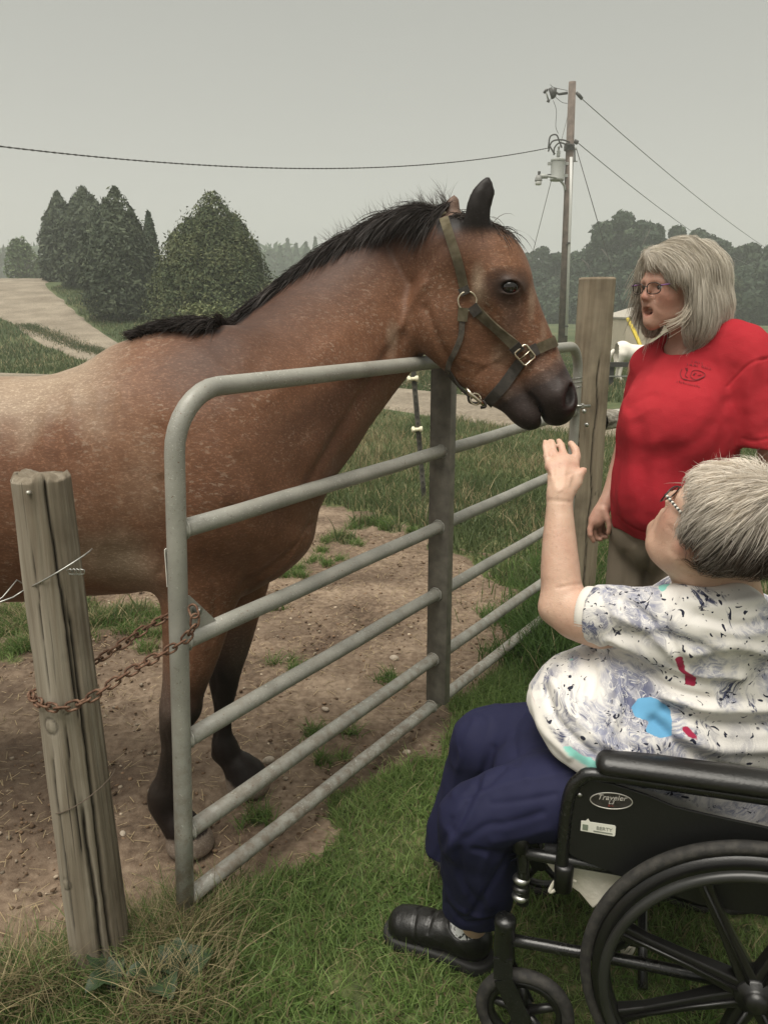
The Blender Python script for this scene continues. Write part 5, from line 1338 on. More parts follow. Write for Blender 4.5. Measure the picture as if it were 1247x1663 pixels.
# mane along the crest
crest = [P(x, y_, d_) for x, y_, d_ in ((222, 562, 2.12), (262, 545, 2.12), (310, 543, 2.12), (352, 543, 2.13), (392, 508, 2.17), (450, 462, 2.25), (520, 413, 2.38), (590, 374, 2.49), (650, 350, 2.54), (700, 344, 2.52), (728, 350, 2.47))]
cr = np.array(catmull([tuple(p) for p in crest], 12)); n = 10000
for q in range(len(cr)):     # settle the crest line on the very top of the neck
    best = None
    for yy_ in np.arange(cr[q, 1] - .22, cr[q, 1] + .22, .012):
        co, no, _, _ = HB.ray_cast(Vector((cr[q, 0], yy_, 2.3)), Vector((0, 0, -1)))
        if co is not None and (best is None or co.z > best.z): best = co
    if best is not None: cr[q] = (best.x, best.y, best.z)
for _ in range(3): cr[1:-1] = (cr[:-2] + cr[1:-1] * 2 + cr[2:]) / 4
t = rng.random(n) ** .95 * (len(cr) - 1.001); i0 = t.astype(int); f = (t - i0)[:, None]
R0 = cr[i0] * (1 - f) + cr[i0 + 1] * f; tan = cr[i0 + 1] - cr[i0]; tan /= np.linalg.norm(tan, axis=1)[:, None]
wz = np.clip((R0[:, 0] + .60) / .25, 0, 1)
side = rng.normal(-.35, .6, n)
R0 = R0 + np.stack([0 * side, side * .022, 0 * side], 1) + rng.normal(0, .003, (n, 3))
R0[:, 2] -= .006 + .25 * np.abs(side * .022)
nor = np.stack([-tan[:, 2], 0 * side, tan[:, 0]], 1)
clump = np.clip(vnoise(R0 * (1, .3, 1), 34, 3) + .5 * vnoise(R0 * (1, .3, 1), 90, 4), -1, 1)
D = nor * (.16 + .50 * wz * rng.uniform(.3, 1.2, n))[:, None] - tan * rng.uniform(.8, 1.6, (n, 1)) + np.stack([0 * side, side * .5 - .62, -.10 + 0 * side], 1)
L = (.030 + .084 * wz) * rng.uniform(.6, 1.25, n) * (1 + .25 * clump) * (1 + .35 * (R0[:, 0] > -.15))
D = D + np.stack([clump * .25, clump * .2, clump * .22], 1)
kc_ = (rng.random(n)[:, None] * .6 + .4 * (clump[:, None] * .5 + .5)); mc = np.array((.013, .011, .011)) * (1 - kc_) + np.array((.060, .048, .043)) * kc_
strands('mane', R0, D, L, .0026, mc, HAIR, horse, seg=6, gravity=1.5, curl=.22, bvh=HB, lift=.012, pull=False)
# stray hairs standing up behind the ears
n = 420; t = rng.uniform(.62, 1, n) * (len(cr) - 1.001); i0 = t.astype(int); R1 = cr[i0] + rng.normal(0, .006, (n, 3))
D1 = np.stack([-.5 + rng.normal(0, .4, n), rng.normal(0, .3, n), 1 + 0 * t], 1)
strands('wispy_mane_hair', R1, D1, rng.uniform(.03, .085, n), .0012, np.tile((.10, .085, .075), (n, 1)), HAIR, horse, seg=6, gravity=.3, curl=1.0)
# forelock
n = 2600; a0, a1 = P(735, 348, 2.42), P(806, 380, 2.40)
tt = rng.random((n, 1)); R1 = np.array(a0) * (1 - tt) + np.array(a1) * tt + rng.normal(0, .008, (n, 3)) + (0, -.01, -.012)
D1 = np.stack([.9 + rng.normal(0, .25, n), rng.normal(-.1, .35, n), .35 + rng.normal(0, .28, n)], 1)
kc_ = rng.random(n)[:, None]; strands('forelock', R1, D1, rng.uniform(.05, .125, n), .0024, np.array((.016, .013, .012)) * (1 - kc_) + np.array((.085, .065, .055)) * kc_, HAIR, horse, seg=6, gravity=2.3, curl=.45)
# tail (beyond the picture)
n = 700; R1 = np.array((-2.03, yb, 1.22)) + rng.normal(0, .02, (n, 3)); D1 = np.stack([-.9 + rng.normal(0, .12, n), rng.normal(0, .14, n), .2 + rng.normal(0, .1, n)], 1)
strands('tail', R1, D1, rng.uniform(.6, .9, n), .005, np.tile((.02, .015, .013), (n, 1)), HAIR, horse, seg=8, gravity=5.5, curl=.1)

# ------------------------------------------------------------------ halter
halter = empty('halter', P(760, 490, yh), 0, 'worn olive webbing halter with metal rings on the bay horse\'s head', 'halter')
web = NT('olive_webbing'); wv_ = web.wave(420, .4, 1, 1, web.mapping((1, .3, 1)), 'Z')
wc = web.mix(web.fr(web.noise(28, 5), .35, .65), (.125, .105, .062), (.26, .225, .150)); wc = web.mix(web.fr(web.noise(9, 3), .52, .68, 0, .6), wc, (.085, .068, .045))
web.set(base=web.mix(web.fr(wv_, .3, .7, .0, .3), wc, (.07, .056, .036)), rough=.9, spec=.15); web.bump(wv_, .0008)
ropem = simple('worn_strap_leather', (.075, .062, .048), .75, var=.35, scale=60, bump=.001)
darkweb = simple('dark_webbing', (.038, .032, .026), .8, var=.4, scale=50, bump=.001)
brass = simple('aged_nickel', (.62, .55, .43), .26, 1.0, var=.12)
def cast(px, py): 
    d = ray(px, py); co, no, _, _ = HB.ray_cast(Vector((0, 0, CAM_Z)), d.normalized()); return co, no
def strap_on(name, pts, wpx, mat, parent=halter, th=.0035, off=.0035, sub=6, twist=0):
    """strap lying on the near cheek along a pixel line"""
    pts = catmull(pts, sub); C, Nn = [], []
    for p in pts:
        co, no = cast(p[0], p[1])
        if co is None:
            co = C[-1] + (P(p[0], p[1], C[-1].y) - C[-1]) if C else P(p[0], p[1], yh - .08); no = Nn[-1] if Nn else Vector((0, -1, 0))
        if no.y > -.25: no = Vector((no.x, -.25, no.z)).normalized()
        C.append(co); Nn.append(no)
    for _ in range(2): Nn = [((Nn[max(i - 1, 0)] + Nn[i] * 2 + Nn[min(i + 1, len(Nn) - 1)])).normalized() for i in range(len(Nn))]
    # never sink into the head: keep the outermost of neighbours
    w = wpx / scale_at(C[0]) / 2; vs, fs = [], []
    for i, (co, no) in enumerate(zip(C, Nn)):
        tg = (C[min(i + 1, len(C) - 1)] - C[max(i - 1, 0)]).normalized(); sd = no.cross(tg).normalized(); no2 = tg.cross(sd).normalized()
        if no2.dot(no) < 0: no2 = -no2
        row = []
        for s in (-1, -.33, .33, 1):
            q = co + sd * w * s; hit, hn, _, dd = HB.find_nearest(q)
            if hit is not None and dd < .03 and (q - hit).dot(hn) < 0: q = hit
            row.append(q + no2 * off)
        cm = sum((r for r in row), Vector()) / 4
        vs += [r * .6 + (cm + sd * w * s) * .4 + no2 * th for r, s in zip(row, (-1, -.33, .33, 1))] + [r * .6 + (cm + sd * w * s) * .4 - no2 * .002 for r, s in zip(row, (-1, -.33, .33, 1))]
    for i in range(len(C) - 1):
        a = i * 8; b = a + 8
        for k in range(3): fs += [(a + k, a + k + 1, b + k + 1, b + k), (a + 4 + k + 1, a + 4 + k, b + 4 + k, b + 4 + k + 1)]
        fs += [(a, b, b + 4, a + 4), (a + 3, a + 7, b + 7, b + 3)]
    fs += [(0, 4, 5, 1), (1, 5, 6, 2), (2, 6, 7, 3)]; e = (len(C) - 1) * 8; fs += [(e, e + 1, e + 5, e + 4), (e + 1, e + 2, e + 6, e + 5), (e + 2, e + 3, e + 7, e + 6)]
    return MB().add(vs, fs).build(name, mat, parent, smooth=False)
def band(name, cpx, e1, a0, a1, w, mat, n=26, cen=None, off=.004, th=.003, parent=halter, e2=Vector((0, 1, 0))):
    """strap round the head in the plane of e1 and e2 about a centre"""
    C0 = cen; ax = e1.cross(e2).normalized(); vs = []; fs = []; m = 0
    for i in range(n + 1):
        a = a0 + (a1 - a0) * i / n; d = e1 * math.cos(a) + e2 * math.sin(a)
        hit = None
        for s in (0,): hit, hn, _, _ = HB.ray_cast(C0 + d * .30, -d)
        if hit is None: continue
        if (hit - C0).length > .17: continue
        q = hit + d * off
        vs += [q - ax * w / 2, q + ax * w / 2, q + ax * w / 2 + d * th, q - ax * w / 2 + d * th]; m += 1
    for i in range(m - 1):
        b = i * 4; fs += [(b + k, b + (k + 1) % 4, b + 4 + (k + 1) % 4, b + 4 + k) for k in range(4)]
    fs += [(0, 1, 2, 3), (4 * m - 4, 4 * m - 3, 4 * m - 2, 4 * m - 1)]
    return MB().add(vs, fs).build(name, mat, parent)
strap_on('crown_strap', [(721, 356), (733, 392), (745, 430), (755, 472)], 15, web.m)
band('crown_strap', None, Vector((-.45, 0, .89)), .05, 1.9, .026, web.m, cen=P(742, 400, yh))
rc, rn = cast(759, 489)
def metal_ring(name, c, nrm, r, wr, par=halter, sq=1.0):
    nrm = nrm.normalized(); e = Vector((1, 0, 0)); e = (e - nrm * e.dot(nrm)).normalized(); g = nrm.cross(e)
    return MB().tube([c + e * math.cos(a) * r + g * math.sin(a) * r * sq for a in [2 * math.pi * k / 32 for k in range(32)]], wr, 10, closed=True).build(name, brass, par, smooth=True)
metal_ring('ring', rc + rn * .007, Vector((rn.x * .5, -1, rn.z * .5)), .0265, .0033)
strap_on('keeper', [(752, 466), (757, 478)], 17, darkweb, off=.007); strap_on('keeper', [(752, 500), (750, 522)], 16, web.m, off=.007); strap_on('keeper', [(767, 496), (777, 510)], 17, darkweb, off=.007)
strap_on('cheek_strap', [(770, 500), (790, 518), (812, 538), (838, 563)], 17, web.m)
strap_on('keeper', [(834, 560), (844, 571)], 20, darkweb, off=.007)
# buckle
bc, bn = cast(852, 576); bn = (bn + Vector((0, -1.2, 0))).normalized()
e = (P(864, 565, bc.y) - P(838, 588, bc.y)).normalized(); e = (e - bn * e.dot(bn)).normalized(); g_ = bn.cross(e)
bq = [bc + bn * .010 + e * a * .021 + g_ * b * .024 for a, b in ((-1, -1), (1, -1), (1, 1), (-1, 1))]
bu = MB().tube([bq[0].lerp(bq[1], .1), bq[0].lerp(bq[1], .9), bq[1].lerp(bq[2], .1), bq[1].lerp(bq[2], .9), bq[2].lerp(bq[3], .1), bq[2].lerp(bq[3], .9), bq[3].lerp(bq[0], .1), bq[3].lerp(bq[0], .9)], .0032, 8, closed=True).build('buckle', brass, halter, smooth=True)
MB().tube([bq[0].lerp(bq[3], .5), bq[1].lerp(bq[2], .5)], .0026, 8).build('buckle_bar', brass, bu, smooth=True)
MB().tube([bc + bn * .012 + e * .018, bc + bn * .013 - e * .02], .002, 6).build('buckle_tongue', brass, bu, smooth=True)
strap_on('keeper', [(862, 571), (872, 566)], 19, darkweb, off=.006)
strap_on('nose_band', [(858, 573), (872, 567), (888, 560), (899, 556)], 17, web.m, off=.005)
band('nose_band', None, Vector((.90, 0, .43)), -.75, 2.2, .030, web.m, cen=P(868, 566, yh), n=30, off=.003)
strap_on('throat_strap', [(750, 515), (748, 545), (738, 572), (729, 590), (727, 604)], 9, ropem, th=.004)
strap_on('throat_strap', [(727, 600), (740, 618), (756, 635), (768, 645)], 9, darkweb, th=.004)
strap_on('chin_strap', [(846, 588), (832, 606), (815, 628), (800, 645), (790, 656)], 18, darkweb)
c1 = P(772, 648, yh - .065)
metal_ring('ring', c1, Vector((.3, -1, .4)), .017, .0028); MB().tube([P(757, 630, yh - .07), P(764, 640, yh - .078), P(772, 646, yh - .078), P(780, 652, yh - .075), P(785, 658, yh - .07)], [.005, .007, .006, .007, .005], 8).build('snap', brass, halter, smooth=True)
MB().tube(catmull([tuple(P(x, y_, yh - .06)) for x, y_ in ((760, 640), (762, 652), (772, 655), (784, 652), (788, 660), (780, 662))], 4), .0045, 7).build('strap_end', darkweb, halter, smooth=True)
# ------------------------------------------------------------------ people: shared pieces
def skin_mat(name, col, red):
    k = NT(name); n1 = k.noise(9, 4); n2 = k.noise(120, 4)
    b = k.mix(k.fr(n1, .35, .68), col, red); b = k.mix(k.fr(n2, .58, .70, 0, .35), b, tuple(c * .72 for c in red[:3]))
    b = k.mix(k.attr('tint'), b, k.mix(1.0, b, (.72, .36, .34), 'MULTIPLY'))
    k.set(base=b, rough=.48, spec=.4, sss=.12); k.b.inputs['Subsurface Radius'].default_value = (.012, .005, .003); k.b.inputs['Subsurface Scale'].default_value = 1.0
    k.bump(k.math('ADD', n2, k.noise(320, 3)), .0007, .8); return k.m
SKIN1 = skin_mat('pale_skin', (.52, .355, .265), (.44, .26, .19))
SKIN2 = skin_mat('tanned_skin', (.46, .275, .205), (.40, .205, .150))
EYEW = simple('eye_white', (.62, .58, .54), .15, var=.03); IRIS = simple('iris', (.05, .045, .04), .1)
def frame(f, roll=0.0):
    f = Vector(f).normalized(); s = f.cross(Vector((0, 0, 1))).normalized(); u = s.cross(f)
    return f, s * math.cos(roll) + u * math.sin(roll), u * math.cos(roll) - s * math.sin(roll)
def head(S, C, fr, mouth=0.0, sz=1.0, jowl=0.0):
    """adult head: C between the ears' front, fr = (forward, side, up) axes"""
    f, s, u = fr; A = (tuple(f), tuple(s), tuple(u))
    def L(a, b, c): return C + (f * a + s * b + u * c) * sz
    def T(*pts): return [tuple(L(*p[:3])) + (p[3] * sz,) for p in pts]
    S.ell(L(-.012, 0, .035), (.095 * sz, .076 * sz, .088 * sz), .02, A)
    S.ell(L(.028, 0, -.015), (.058 * sz, .062 * sz, .085 * sz), .025, A)
    for q in (-1, 1):
        S.chain(T((.072, .004 * q, -.098, .0185), (.040, .034 * q, -.086, .0195), (.0, .054 * q, -.060, .02), (-.004, .060 * q, -.02, .018)), .022, sub=2)
        S.ell(L(.052, .034 * q, -.030), (.030 * sz, .027 * sz, .032 * sz), .02, A)
        S.chain(T((.074, .040 * q, .012, .010), (.086, .012 * q, .018, .0095)), .014)
        S.ell(L(.0955, .0115 * q, -.030), (.011 * sz, .0075 * sz, .0075 * sz), .006, A)
        S.ell(L(.050, .020 * q, -.070), (.035 * sz, .024 * sz, .03 * sz), .02, A)
        S.ell(L(.090, .030 * q, -.001), (.016 * sz, .018 * sz, .0115 * sz), .012, A, 'sub')
        S.chain(T((.076, .016 * q, .003, .0045), (.083, .030 * q, .0085, .0048), (.071, .046 * q, .002, .0045)), .004, sub=3)
        S.chain(T((.078, .016 * q, -.006, .004), (.081, .030 * q, -.0105, .0045), (.071, .046 * q, -.004, .004)), .005, sub=3)
        S.chain(T((.088, .020 * q, -.036, .004), (.078, .034 * q, -.062, .004)), .008, op='sub')
        S.chain(T((-.002, .070 * q, -.034, .007), (-.008, .079 * q, -.006, .008), (-.022, .082 * q, .016, .007), (-.030, .076 * q, .0, .006)), .007, sub=2)
        S.ell(L(-.004, .086 * q, -.004), (.008 * sz, .006 * sz, .014 * sz), .004, A, 'sub')
        if jowl: S.ell(L(.030, .034 * q, -.098), (.04 * sz, .03 * sz, (.022 + jowl) * sz), .03, A)
    S.chain(T((.085, 0, .014, .0075), (.100, 0, -.012, .0085), (.108, 0, -.026, .0100)), .009, sub=3)
    S.chain(T((.088, 0, -.098, .015), (.075, 0, -.104, .018)), .016)
    S.ell(L(.082, 0, -.060), (.016 * sz, .030 * sz, .028 * sz), .016, A)
    o = mouth
    S.chain(T((.083, -.024, -.062 - o * .3, .0035), (.096, -.009, -.054 + o * .1, .0055), (.097, 0, -.0555 + o * .1, .0045), (.096, .009, -.054 + o * .1, .0055), (.083, .024, -.062 - o * .3, .0035)), .005, sub=2)
    S.chain(T((.083, -.022, -.063 - o * .6, .004), (.094, 0, -.068 - o, .0070), (.083, .022, -.063 - o * .6, .004)), .005, sub=3)
    if o: S.ell(L(.094, 0, -.0625 - o * .45), (.024 * sz, .0190 * sz, (.006 + o * .45) * sz), .004, A, 'sub')
    else: S.chain(T((.090, -.022, -.0625, .0016), (.103, 0, -.0612, .0018), (.090, .022, -.0625, .0016)), .003, op='sub', sub=3)
    return L
def eyes(L, fr, parent, sz=1.0):
    for q in (-1, 1):
        c = L(.0705, .030 * q, -.001); f = fr[0]
        o = MB().lathe(c, f, [(-.0122 * math.cos(a), .0122 * math.sin(a)) for a in [math.pi * i / 12 for i in range(13)]], 16).build('eye', EYEW, parent, smooth=True)
        MB().lathe(c + f * .0112, f, [(0, .0056), (.0012, .004), (.0016, 0)], 14).build('iris', IRIS, o, smooth=True)
def solid_obj(S, name, mat, parent, post=None, it=2, cols=None, keep=1):
    V, Q = S.mesh_data(); V, Q = largest(V, Q, keep); V = relax(V, Q, it, .5); N = vnormals(V, Q)
    if post: V = post(V, N)
    me = mesh_np(name, V, Q, cols(V, N) if cols else np.zeros((len(V), 3)))
    return link(name, me, mat, parent), V, Q
def finger(S, pts, r, k=.004):
    n = len(pts); q = []
    for i, p in enumerate(pts): q.append(tuple(p) + (r * (1.06 - .22 * i / (n - 1)),))
    S.chain(q, k, sub=3)
    for p in q[1:-1]: S.ell(p[:3], (p[3] * 1.10,) * 3, .003)

# ------------------------------------------------------------------ the seated woman
W1 = empty('person', G(1060, 1600), 0, 'grey-haired woman in floral white shirt seated in the wheelchair, hand raised toward the horse', 'person')
S = Solid((.0, 1.02, .0), (1.02, 1.98, 1.22), .0042)
F1 = frame((-.47, .64, .55), 0)
C1 = P(1078, 806, 1.40) - (F1[0] * .080 + F1[1] * (-.058) + F1[2] * .004)
# which side is near the camera
NS = -1 if F1[1].y > 0 else 1
C1 = P(1086, 810, 1.39) - (F1[0] * .080 + F1[1] * (NS * .058) + F1[2] * .004)
L1 = head(S, C1, F1, 0, .97, .004)
nb = C1 + F1[0] * -.02 + F1[2] * -.06
S.chain([tuple(nb) + (.062,), PR(1162, 930, 1.42, 62), PR(1165, 985, 1.45, 66)], .03, sub=2)
S.chain([tuple(L1(.050, 0, -.098)) + (.024,), PR(1108, 918, 1.42, 20), PR(1128, 960, 1.43, 26)], .03, sub=2)
# torso core (under the clothes), legs, feet
S.chain([PR(1130, 1270, 1.50, 110), PR(1070, 1170, 1.48, 120), PR(1110, 1070, 1.47, 100), PR(1160, 1000, 1.46, 60)], .05)
for (h, kn, an) in (((1060, 1285, 1.38), (778, 1330, 1.37), (770, 1500, 1.50)), ((1040, 1230, 1.64), (795, 1205, 1.69), (762, 1440, 1.72))):
    S.chain([PR(*h, 60), PR(*kn, 38), PR(*an, 22)], .03)
# raised left arm
S.chain([PR(1110, 1010, 1.37, 52), PR(1040, 1010, 1.42, 46), PR(975, 1003, 1.47, 41), PR(930, 990, 1.51, 34), PR(914, 975, 1.53, 32)], .02, sub=3)
S.chain([PR(914, 978, 1.53, 32), PR(910, 935, 1.55, 32), PR(908, 885, 1.575, 28), PR(908, 835, 1.60, 22.5), PR(909, 804, 1.615, 20.5)], .02, s=1.0, sub=4)
S.ell(P(893, 990, 1.52), (.022, .026, .026), .02)
S.chain([PR(930, 1010, 1.50, 26), PR(970, 1022, 1.47, 28)], .03)
A_ = (tuple((P(940, 780, 1.64) - P(886, 782, 1.64)).normalized()), (0, 1, -.55), (0, .55, 1))
S.chain([PR(908, 806, 1.615, 19) + (1.0,), PR(911, 788, 1.632, 23) + (.75,), PR(914, 768, 1.655, 25) + (.58,), PR(915, 758, 1.665, 24) + (.52,)], .010, (0, 1, -.6), sub=3)
for i, (x, y_) in enumerate(((892, 757), (905, 754), (919, 753), (932, 756))): S.ell(P(x, y_, 1.660), (.0108, .0100, .0108), .008)
finger(S, [P(891, 758, 1.668), P(887.5, 740, 1.688), P(885.5, 727, 1.708), P(885, 718, 1.728)], .0078, .002)
finger(S, [P(904, 756, 1.668), P(899, 737, 1.690), P(897, 724, 1.71), P(895, 714, 1.73)], .0084, .002)
finger(S, [P(918, 755, 1.668), P(914, 736, 1.690), P(911, 724, 1.71), P(907, 716, 1.732)], .0087, .002)
finger(S, [P(931.5, 758, 1.664), P(935.5, 742, 1.678), P(933.5, 730, 1.694), P(926.5, 720, 1.712)], .0096, .002)
finger(S, [P(926, 798, 1.625), P(937, 783, 1.632), P(941, 771, 1.636), P(947, 764, 1.640)], .0102, .010)
for i, (x, y_) in enumerate(((892, 757), (905, 754), (919, 753), (932, 756))): S.chain([tuple(P(x, y_ + 4, 1.646)) + (.0018,), tuple(P(909 + (x - 912) * .35, 795, 1.597)) + (.0014,)], .008)
# far right arm, hand resting by the elbow
S.chain([PR(1130, 1000, 1.66, 46), PR(1040, 1030, 1.72, 40), PR(985, 1030, 1.70, 32), PR(965, 975, 1.63, 20), PR(954, 950, 1.60, 17)], .03, sub=2)
for d in (0, 6, 12): finger(S, [P(950 + d, 955, 1.60), P(946 + d, 945, 1.595), P(943 + d * .8, 936, 1.59)], .0085)
LOBE = P(1121, 889, L1(-.008, NS * .078, -.03).y - .004); S.ell(LOBE, (.011, .008, .014), .006); S.ell(LOBE + Vector((.012, .004, .014)), (.014, .008, .018), .008)
S.ell(L1(.036, NS * .044, -.045), (.032, .022, .036), .014, (tuple(F1[0]), tuple(F1[1]), tuple(F1[2])))
def sk1(V, N):
    for pts, y, w, hh in (([(888, 770), (912, 774), (930, 768)], 1.63, .003, -.0018), ([(890, 812), (925, 815)], 1.60, .004, -.0015), ([(905, 955), (930, 950), (948, 948)], 1.5, .003, -.002),
                          ([(917, 762), (915, 790), (905, 800)], 1.6, .0022, .0014), ([(930, 765), (922, 790)], 1.6, .002, .0013), ([(903, 762), (902, 790)], 1.6, .002, .0012), ([(893, 735), (899, 734)], 1.6, .002, -.0012), ([(1110, 930), (1160, 945), (1210, 940)], 1.35, .003, -.002),
                          ([(1085, 855), (1100, 870), (1100, 890)], 1.35, .005, -.0015), ([(1090, 895), (1120, 915), (1150, 915)], 1.35, .006, -.002)):
        V = crease(V, N, pts, y, w, hh)
    return V + N * (.0008 * fbm(V, 45, 2, 5))[:, None]
def skc1(V, N):
    e = np.array(LOBE); m = np.clip(1.5 - np.linalg.norm(V - e, axis=1) / .03, 0, 1) * .6
    m = np.maximum(m, .35 * np.clip(1.6 - np.linalg.norm(V - np.array(L1(.06, NS * .045, -.03)), axis=1) / .03, 0, 1))
    px, py = project(V); 
    for x, y_ in ((892, 757), (905, 754), (919, 753), (932, 756), (948, 763), (896, 735), (908, 733)): m = np.maximum(m, .30 * np.exp(-((px - x) ** 2 + (py - y_) ** 2) / 60) * (V[:, 0] < .5))
    return np.repeat(m[:, None], 3, 1)
body1, V, Q = solid_obj(S, 'body', SKIN1, W1, sk1, 2, skc1)
B1 = bvh_of(V, Q); eyes(L1, F1, body1, .97)
# ---- shirt
S = Solid((.18, 1.05, .52), (1.16, 1.96, 1.16), .0042)
S.chain([PR(1150, 1300, 1.50, 150) + (1.0,), PR(1085, 1215, 1.49, 150) + (1.05,), PR(1085, 1130, 1.48, 142) + (1.1,), PR(1130, 1062, 1.475, 118) + (1.2,), PR(1160, 1012, 1.46, 78) + (1.7,)], .05, UY, sub=3)
S.ell(P(978, 1165, 1.47), (.155, .20, .125), .05); S.ell(P(1210, 1120, 1.50), (.17, .22, .20), .06)
S.chain([PR(1185, 1010, 1.34, 66), PR(1110, 1015, 1.37, 67), PR(1050, 1012, 1.41, 58), PR(1000, 1004, 1.455, 52), PR(945, 996, 1.50, 47)], .03, sub=3)
S.chain([PR(1150, 1000, 1.62, 62), PR(1080, 1010, 1.70, 56), PR(1030, 1030, 1.72, 50)], .03, sub=2)
S.chain([PR(1110, 962, 1.53, 22), PR(1075, 975, 1.60, 26)], .03)
arm_d = (P(1000, 1004, 1.455) - P(950, 997, 1.495)).normalized()
V0 = P(966, 1000, 1.484)
# neck hole
S.chain([tuple(nb) + (.056,), PR(1160, 925, 1.42, 60), PR(1160, 952, 1.43, 66)], .012, op='sub')
# slice the sleeve's end square, only around the arm
tb = S._box(V0 - Vector((.16, .16, .14)), V0 + Vector((.035, .12, .12)))
sl, X_, Y_, Z_ = tb; dpl = -((X_ - V0.x) * arm_d.x + (Y_ - V0.y) * arm_d.y + (Z_ - V0.z) * arm_d.z).astype(np.float32)
near_arm = ((Z_ + 0 * X_ + 0 * Y_) > P(960, 1062, 1.48).z)
S.F[sl] = np.where(near_arm, np.maximum(S.F[sl], dpl), S.F[sl])
def cutline(a, b, y, S, tilt=0.0, k=.004):
    pa, pb = P(*a, y), P(*b, y); d = (pb - pa).normalized(); n = Vector((-d.z, 0, d.x)); n = n if n.z < 0 else -n
    n.y = tilt; S.cut(pa, n, k); return pa, n.normalized()
h1 = cutline((846, 1158), (936, 1248), 1.40, S); h2 = cutline((900, 1236), (1247, 1352), 1.33, S)
folds = (([(985, 1045), (1040, 1060), (1110, 1085), (1200, 1095)], .012, .009), ([(985, 1055), (1035, 1082), (1090, 1120), (1150, 1135)], .011, -.010), ([(1000, 1030), (1080, 1035), (1160, 1060)], .014, -.006), ([(1000, 1000), (1060, 1030), (1100, 1075)], .010, .005),
         ([(1030, 1090), (1020, 1150), (1010, 1200), (1040, 1230)], .012, -.007), ([(1010, 1095), (1000, 1150), (985, 1210)], .012, .006), ([(900, 1110), (930, 1160), (990, 1210), (1060, 1240)], .010, .005), ([(885, 1120), (905, 1170), (960, 1225)], .009, -.006), ([(865, 1130), (880, 1180), (925, 1228)], .008, .004),
         ([(1080, 1130), (1150, 1150), (1240, 1150)], .013, .008), ([(1080, 1150), (1150, 1175), (1240, 1180)], .012, -.009), ([(1100, 1195), (1170, 1215), (1247, 1215)], .013, .006), ([(1060, 1170), (1110, 1215), (1180, 1250), (1240, 1262)], .012, -.008), ([(990, 965), (1030, 985), (1060, 1010)], .009, -.005), ([(1100, 960), (1080, 1000), (1090, 1050)], .012, -.005),
         ([(1110, 975), (1160, 985), (1230, 975)], .012, .005), ([(1130, 1000), (1190, 1015), (1247, 1010)], .012, -.005), ([(950, 1060), (965, 1100), (950, 1150)], .010, -.005), ([(1120, 1060), (1190, 1050), (1247, 1060)], .012, .006))
def fold1(V, N):
    for pts, w, hh in folds: V = crease(V, N, pts, 1.38, w * .9, hh * 1.35)
    q = V * (1, 1, .6); rdg = 1 - 2 * np.abs(vnoise(V * (.7, .7, 1.3) + .05 * fbm(V, 7, 2, 3)[:, None], 13, 31)); return V + N * (.0035 * fbm(q, 14, 3, 5) + .0030 * rdg + .0010 * vnoise(q, 55, 6))[:, None]
def pcol(V, N):
    px, py = project(V); C = np.zeros((len(V), 3)); fc = N[:, 1] < .25
    C[:, 0] = 0
    return C
shirt1, V, Q = solid_obj(S, 'floral_shirt', None, W1, fold1, 2)
px, py = project(V); me = shirt1.data; n = len(V); fc = V[:, 1] < 1.5
jx, jy = 6 * vnoise(V, 30, 1), 6 * vnoise(V, 30, 2)
def pm_(poly): return in_poly(px + jx * .4, py + jy * .4, poly) & fc
blue = pm_([(1023, 1150), (1035, 1135), (1058, 1131), (1072, 1138), (1086, 1152), (1091, 1170), (1090, 1195), (1068, 1197), (1046, 1186), (1054, 1172), (1030, 1163)])
red_ = pm_([(1095, 1068), (1108, 1066), (1112, 1090), (1130, 1100), (1130, 1115), (1113, 1114), (1112, 1098), (1100, 1090)]) | pm_([(1106, 1176), (1116, 1177), (1140, 1203), (1124, 1200), (1108, 1188)]) | pm_([(858, 1124), (864, 1123), (870, 1150), (864, 1158)])
teal = pm_([(910, 1212), (925, 1210), (945, 1228), (975, 1240), (972, 1249), (948, 1246), (925, 1238)]) | pm_([(915, 1066), (928, 1060), (930, 1072), (918, 1075)]) | pm_([(1068, 950), (1085, 938), (1092, 945), (1075, 962)])
lapQ = np.concatenate([Q[:, [0, 1]], Q[:, [1, 2]], Q[:, [2, 3]], Q[:, [3, 0]]])
def soft_(m):
    m = m.astype(float)
    for _ in range(2): m = .4 * m + .6 * (np.bincount(lapQ[:, 0], m[lapQ[:, 1]], minlength=n) + np.bincount(lapQ[:, 1], m[lapQ[:, 0]], minlength=n)) / np.maximum(np.bincount(lapQ.ravel(), minlength=n), 1)
    return m
blue, red_, teal = soft_(blue), soft_(red_), soft_(teal)
set_val(me, blue.astype(float), 'blue'); set_val(me, red_.astype(float), 'red'); set_val(me, teal.astype(float), 'teal')
d1 = -((V - np.array(h1[0])) @ np.array(h1[1])); d2 = -((V - np.array(h2[0])) @ np.array(h2[1]))
nbd = np.linalg.norm(V - np.array(P(1162, 952, 1.43)), axis=1)
hem = np.maximum(sstep(.030, .024, np.minimum(d1, d2)), sstep(.104, .098, nbd) * (V[:, 2] > 0.95))
set_val(me, hem, 'hem')
t = NT('floral_cotton'); mp = t.mapping((1, .6, 1)); wrp = t.n.new('ShaderNodeVectorMath'); wrp.operation = 'ADD'
nz_ = t.n.new('ShaderNodeTexNoise'); nz_.inputs['Scale'].default_value = 7; nz_.inputs['Detail'].default_value = 3; t.l.new(mp, nz_.inputs['Vector'])
scl = t.n.new('ShaderNodeVectorMath'); scl.operation = 'SCALE'; scl.inputs['Scale'].default_value = .16; t.l.new(nz_.outputs['Color'], scl.inputs[0])
t.l.new(mp, wrp.inputs[0]); t.l.new(scl.outputs[0], wrp.inputs[1]); wv = wrp.outputs[0]
white = (.66, .635, .60)
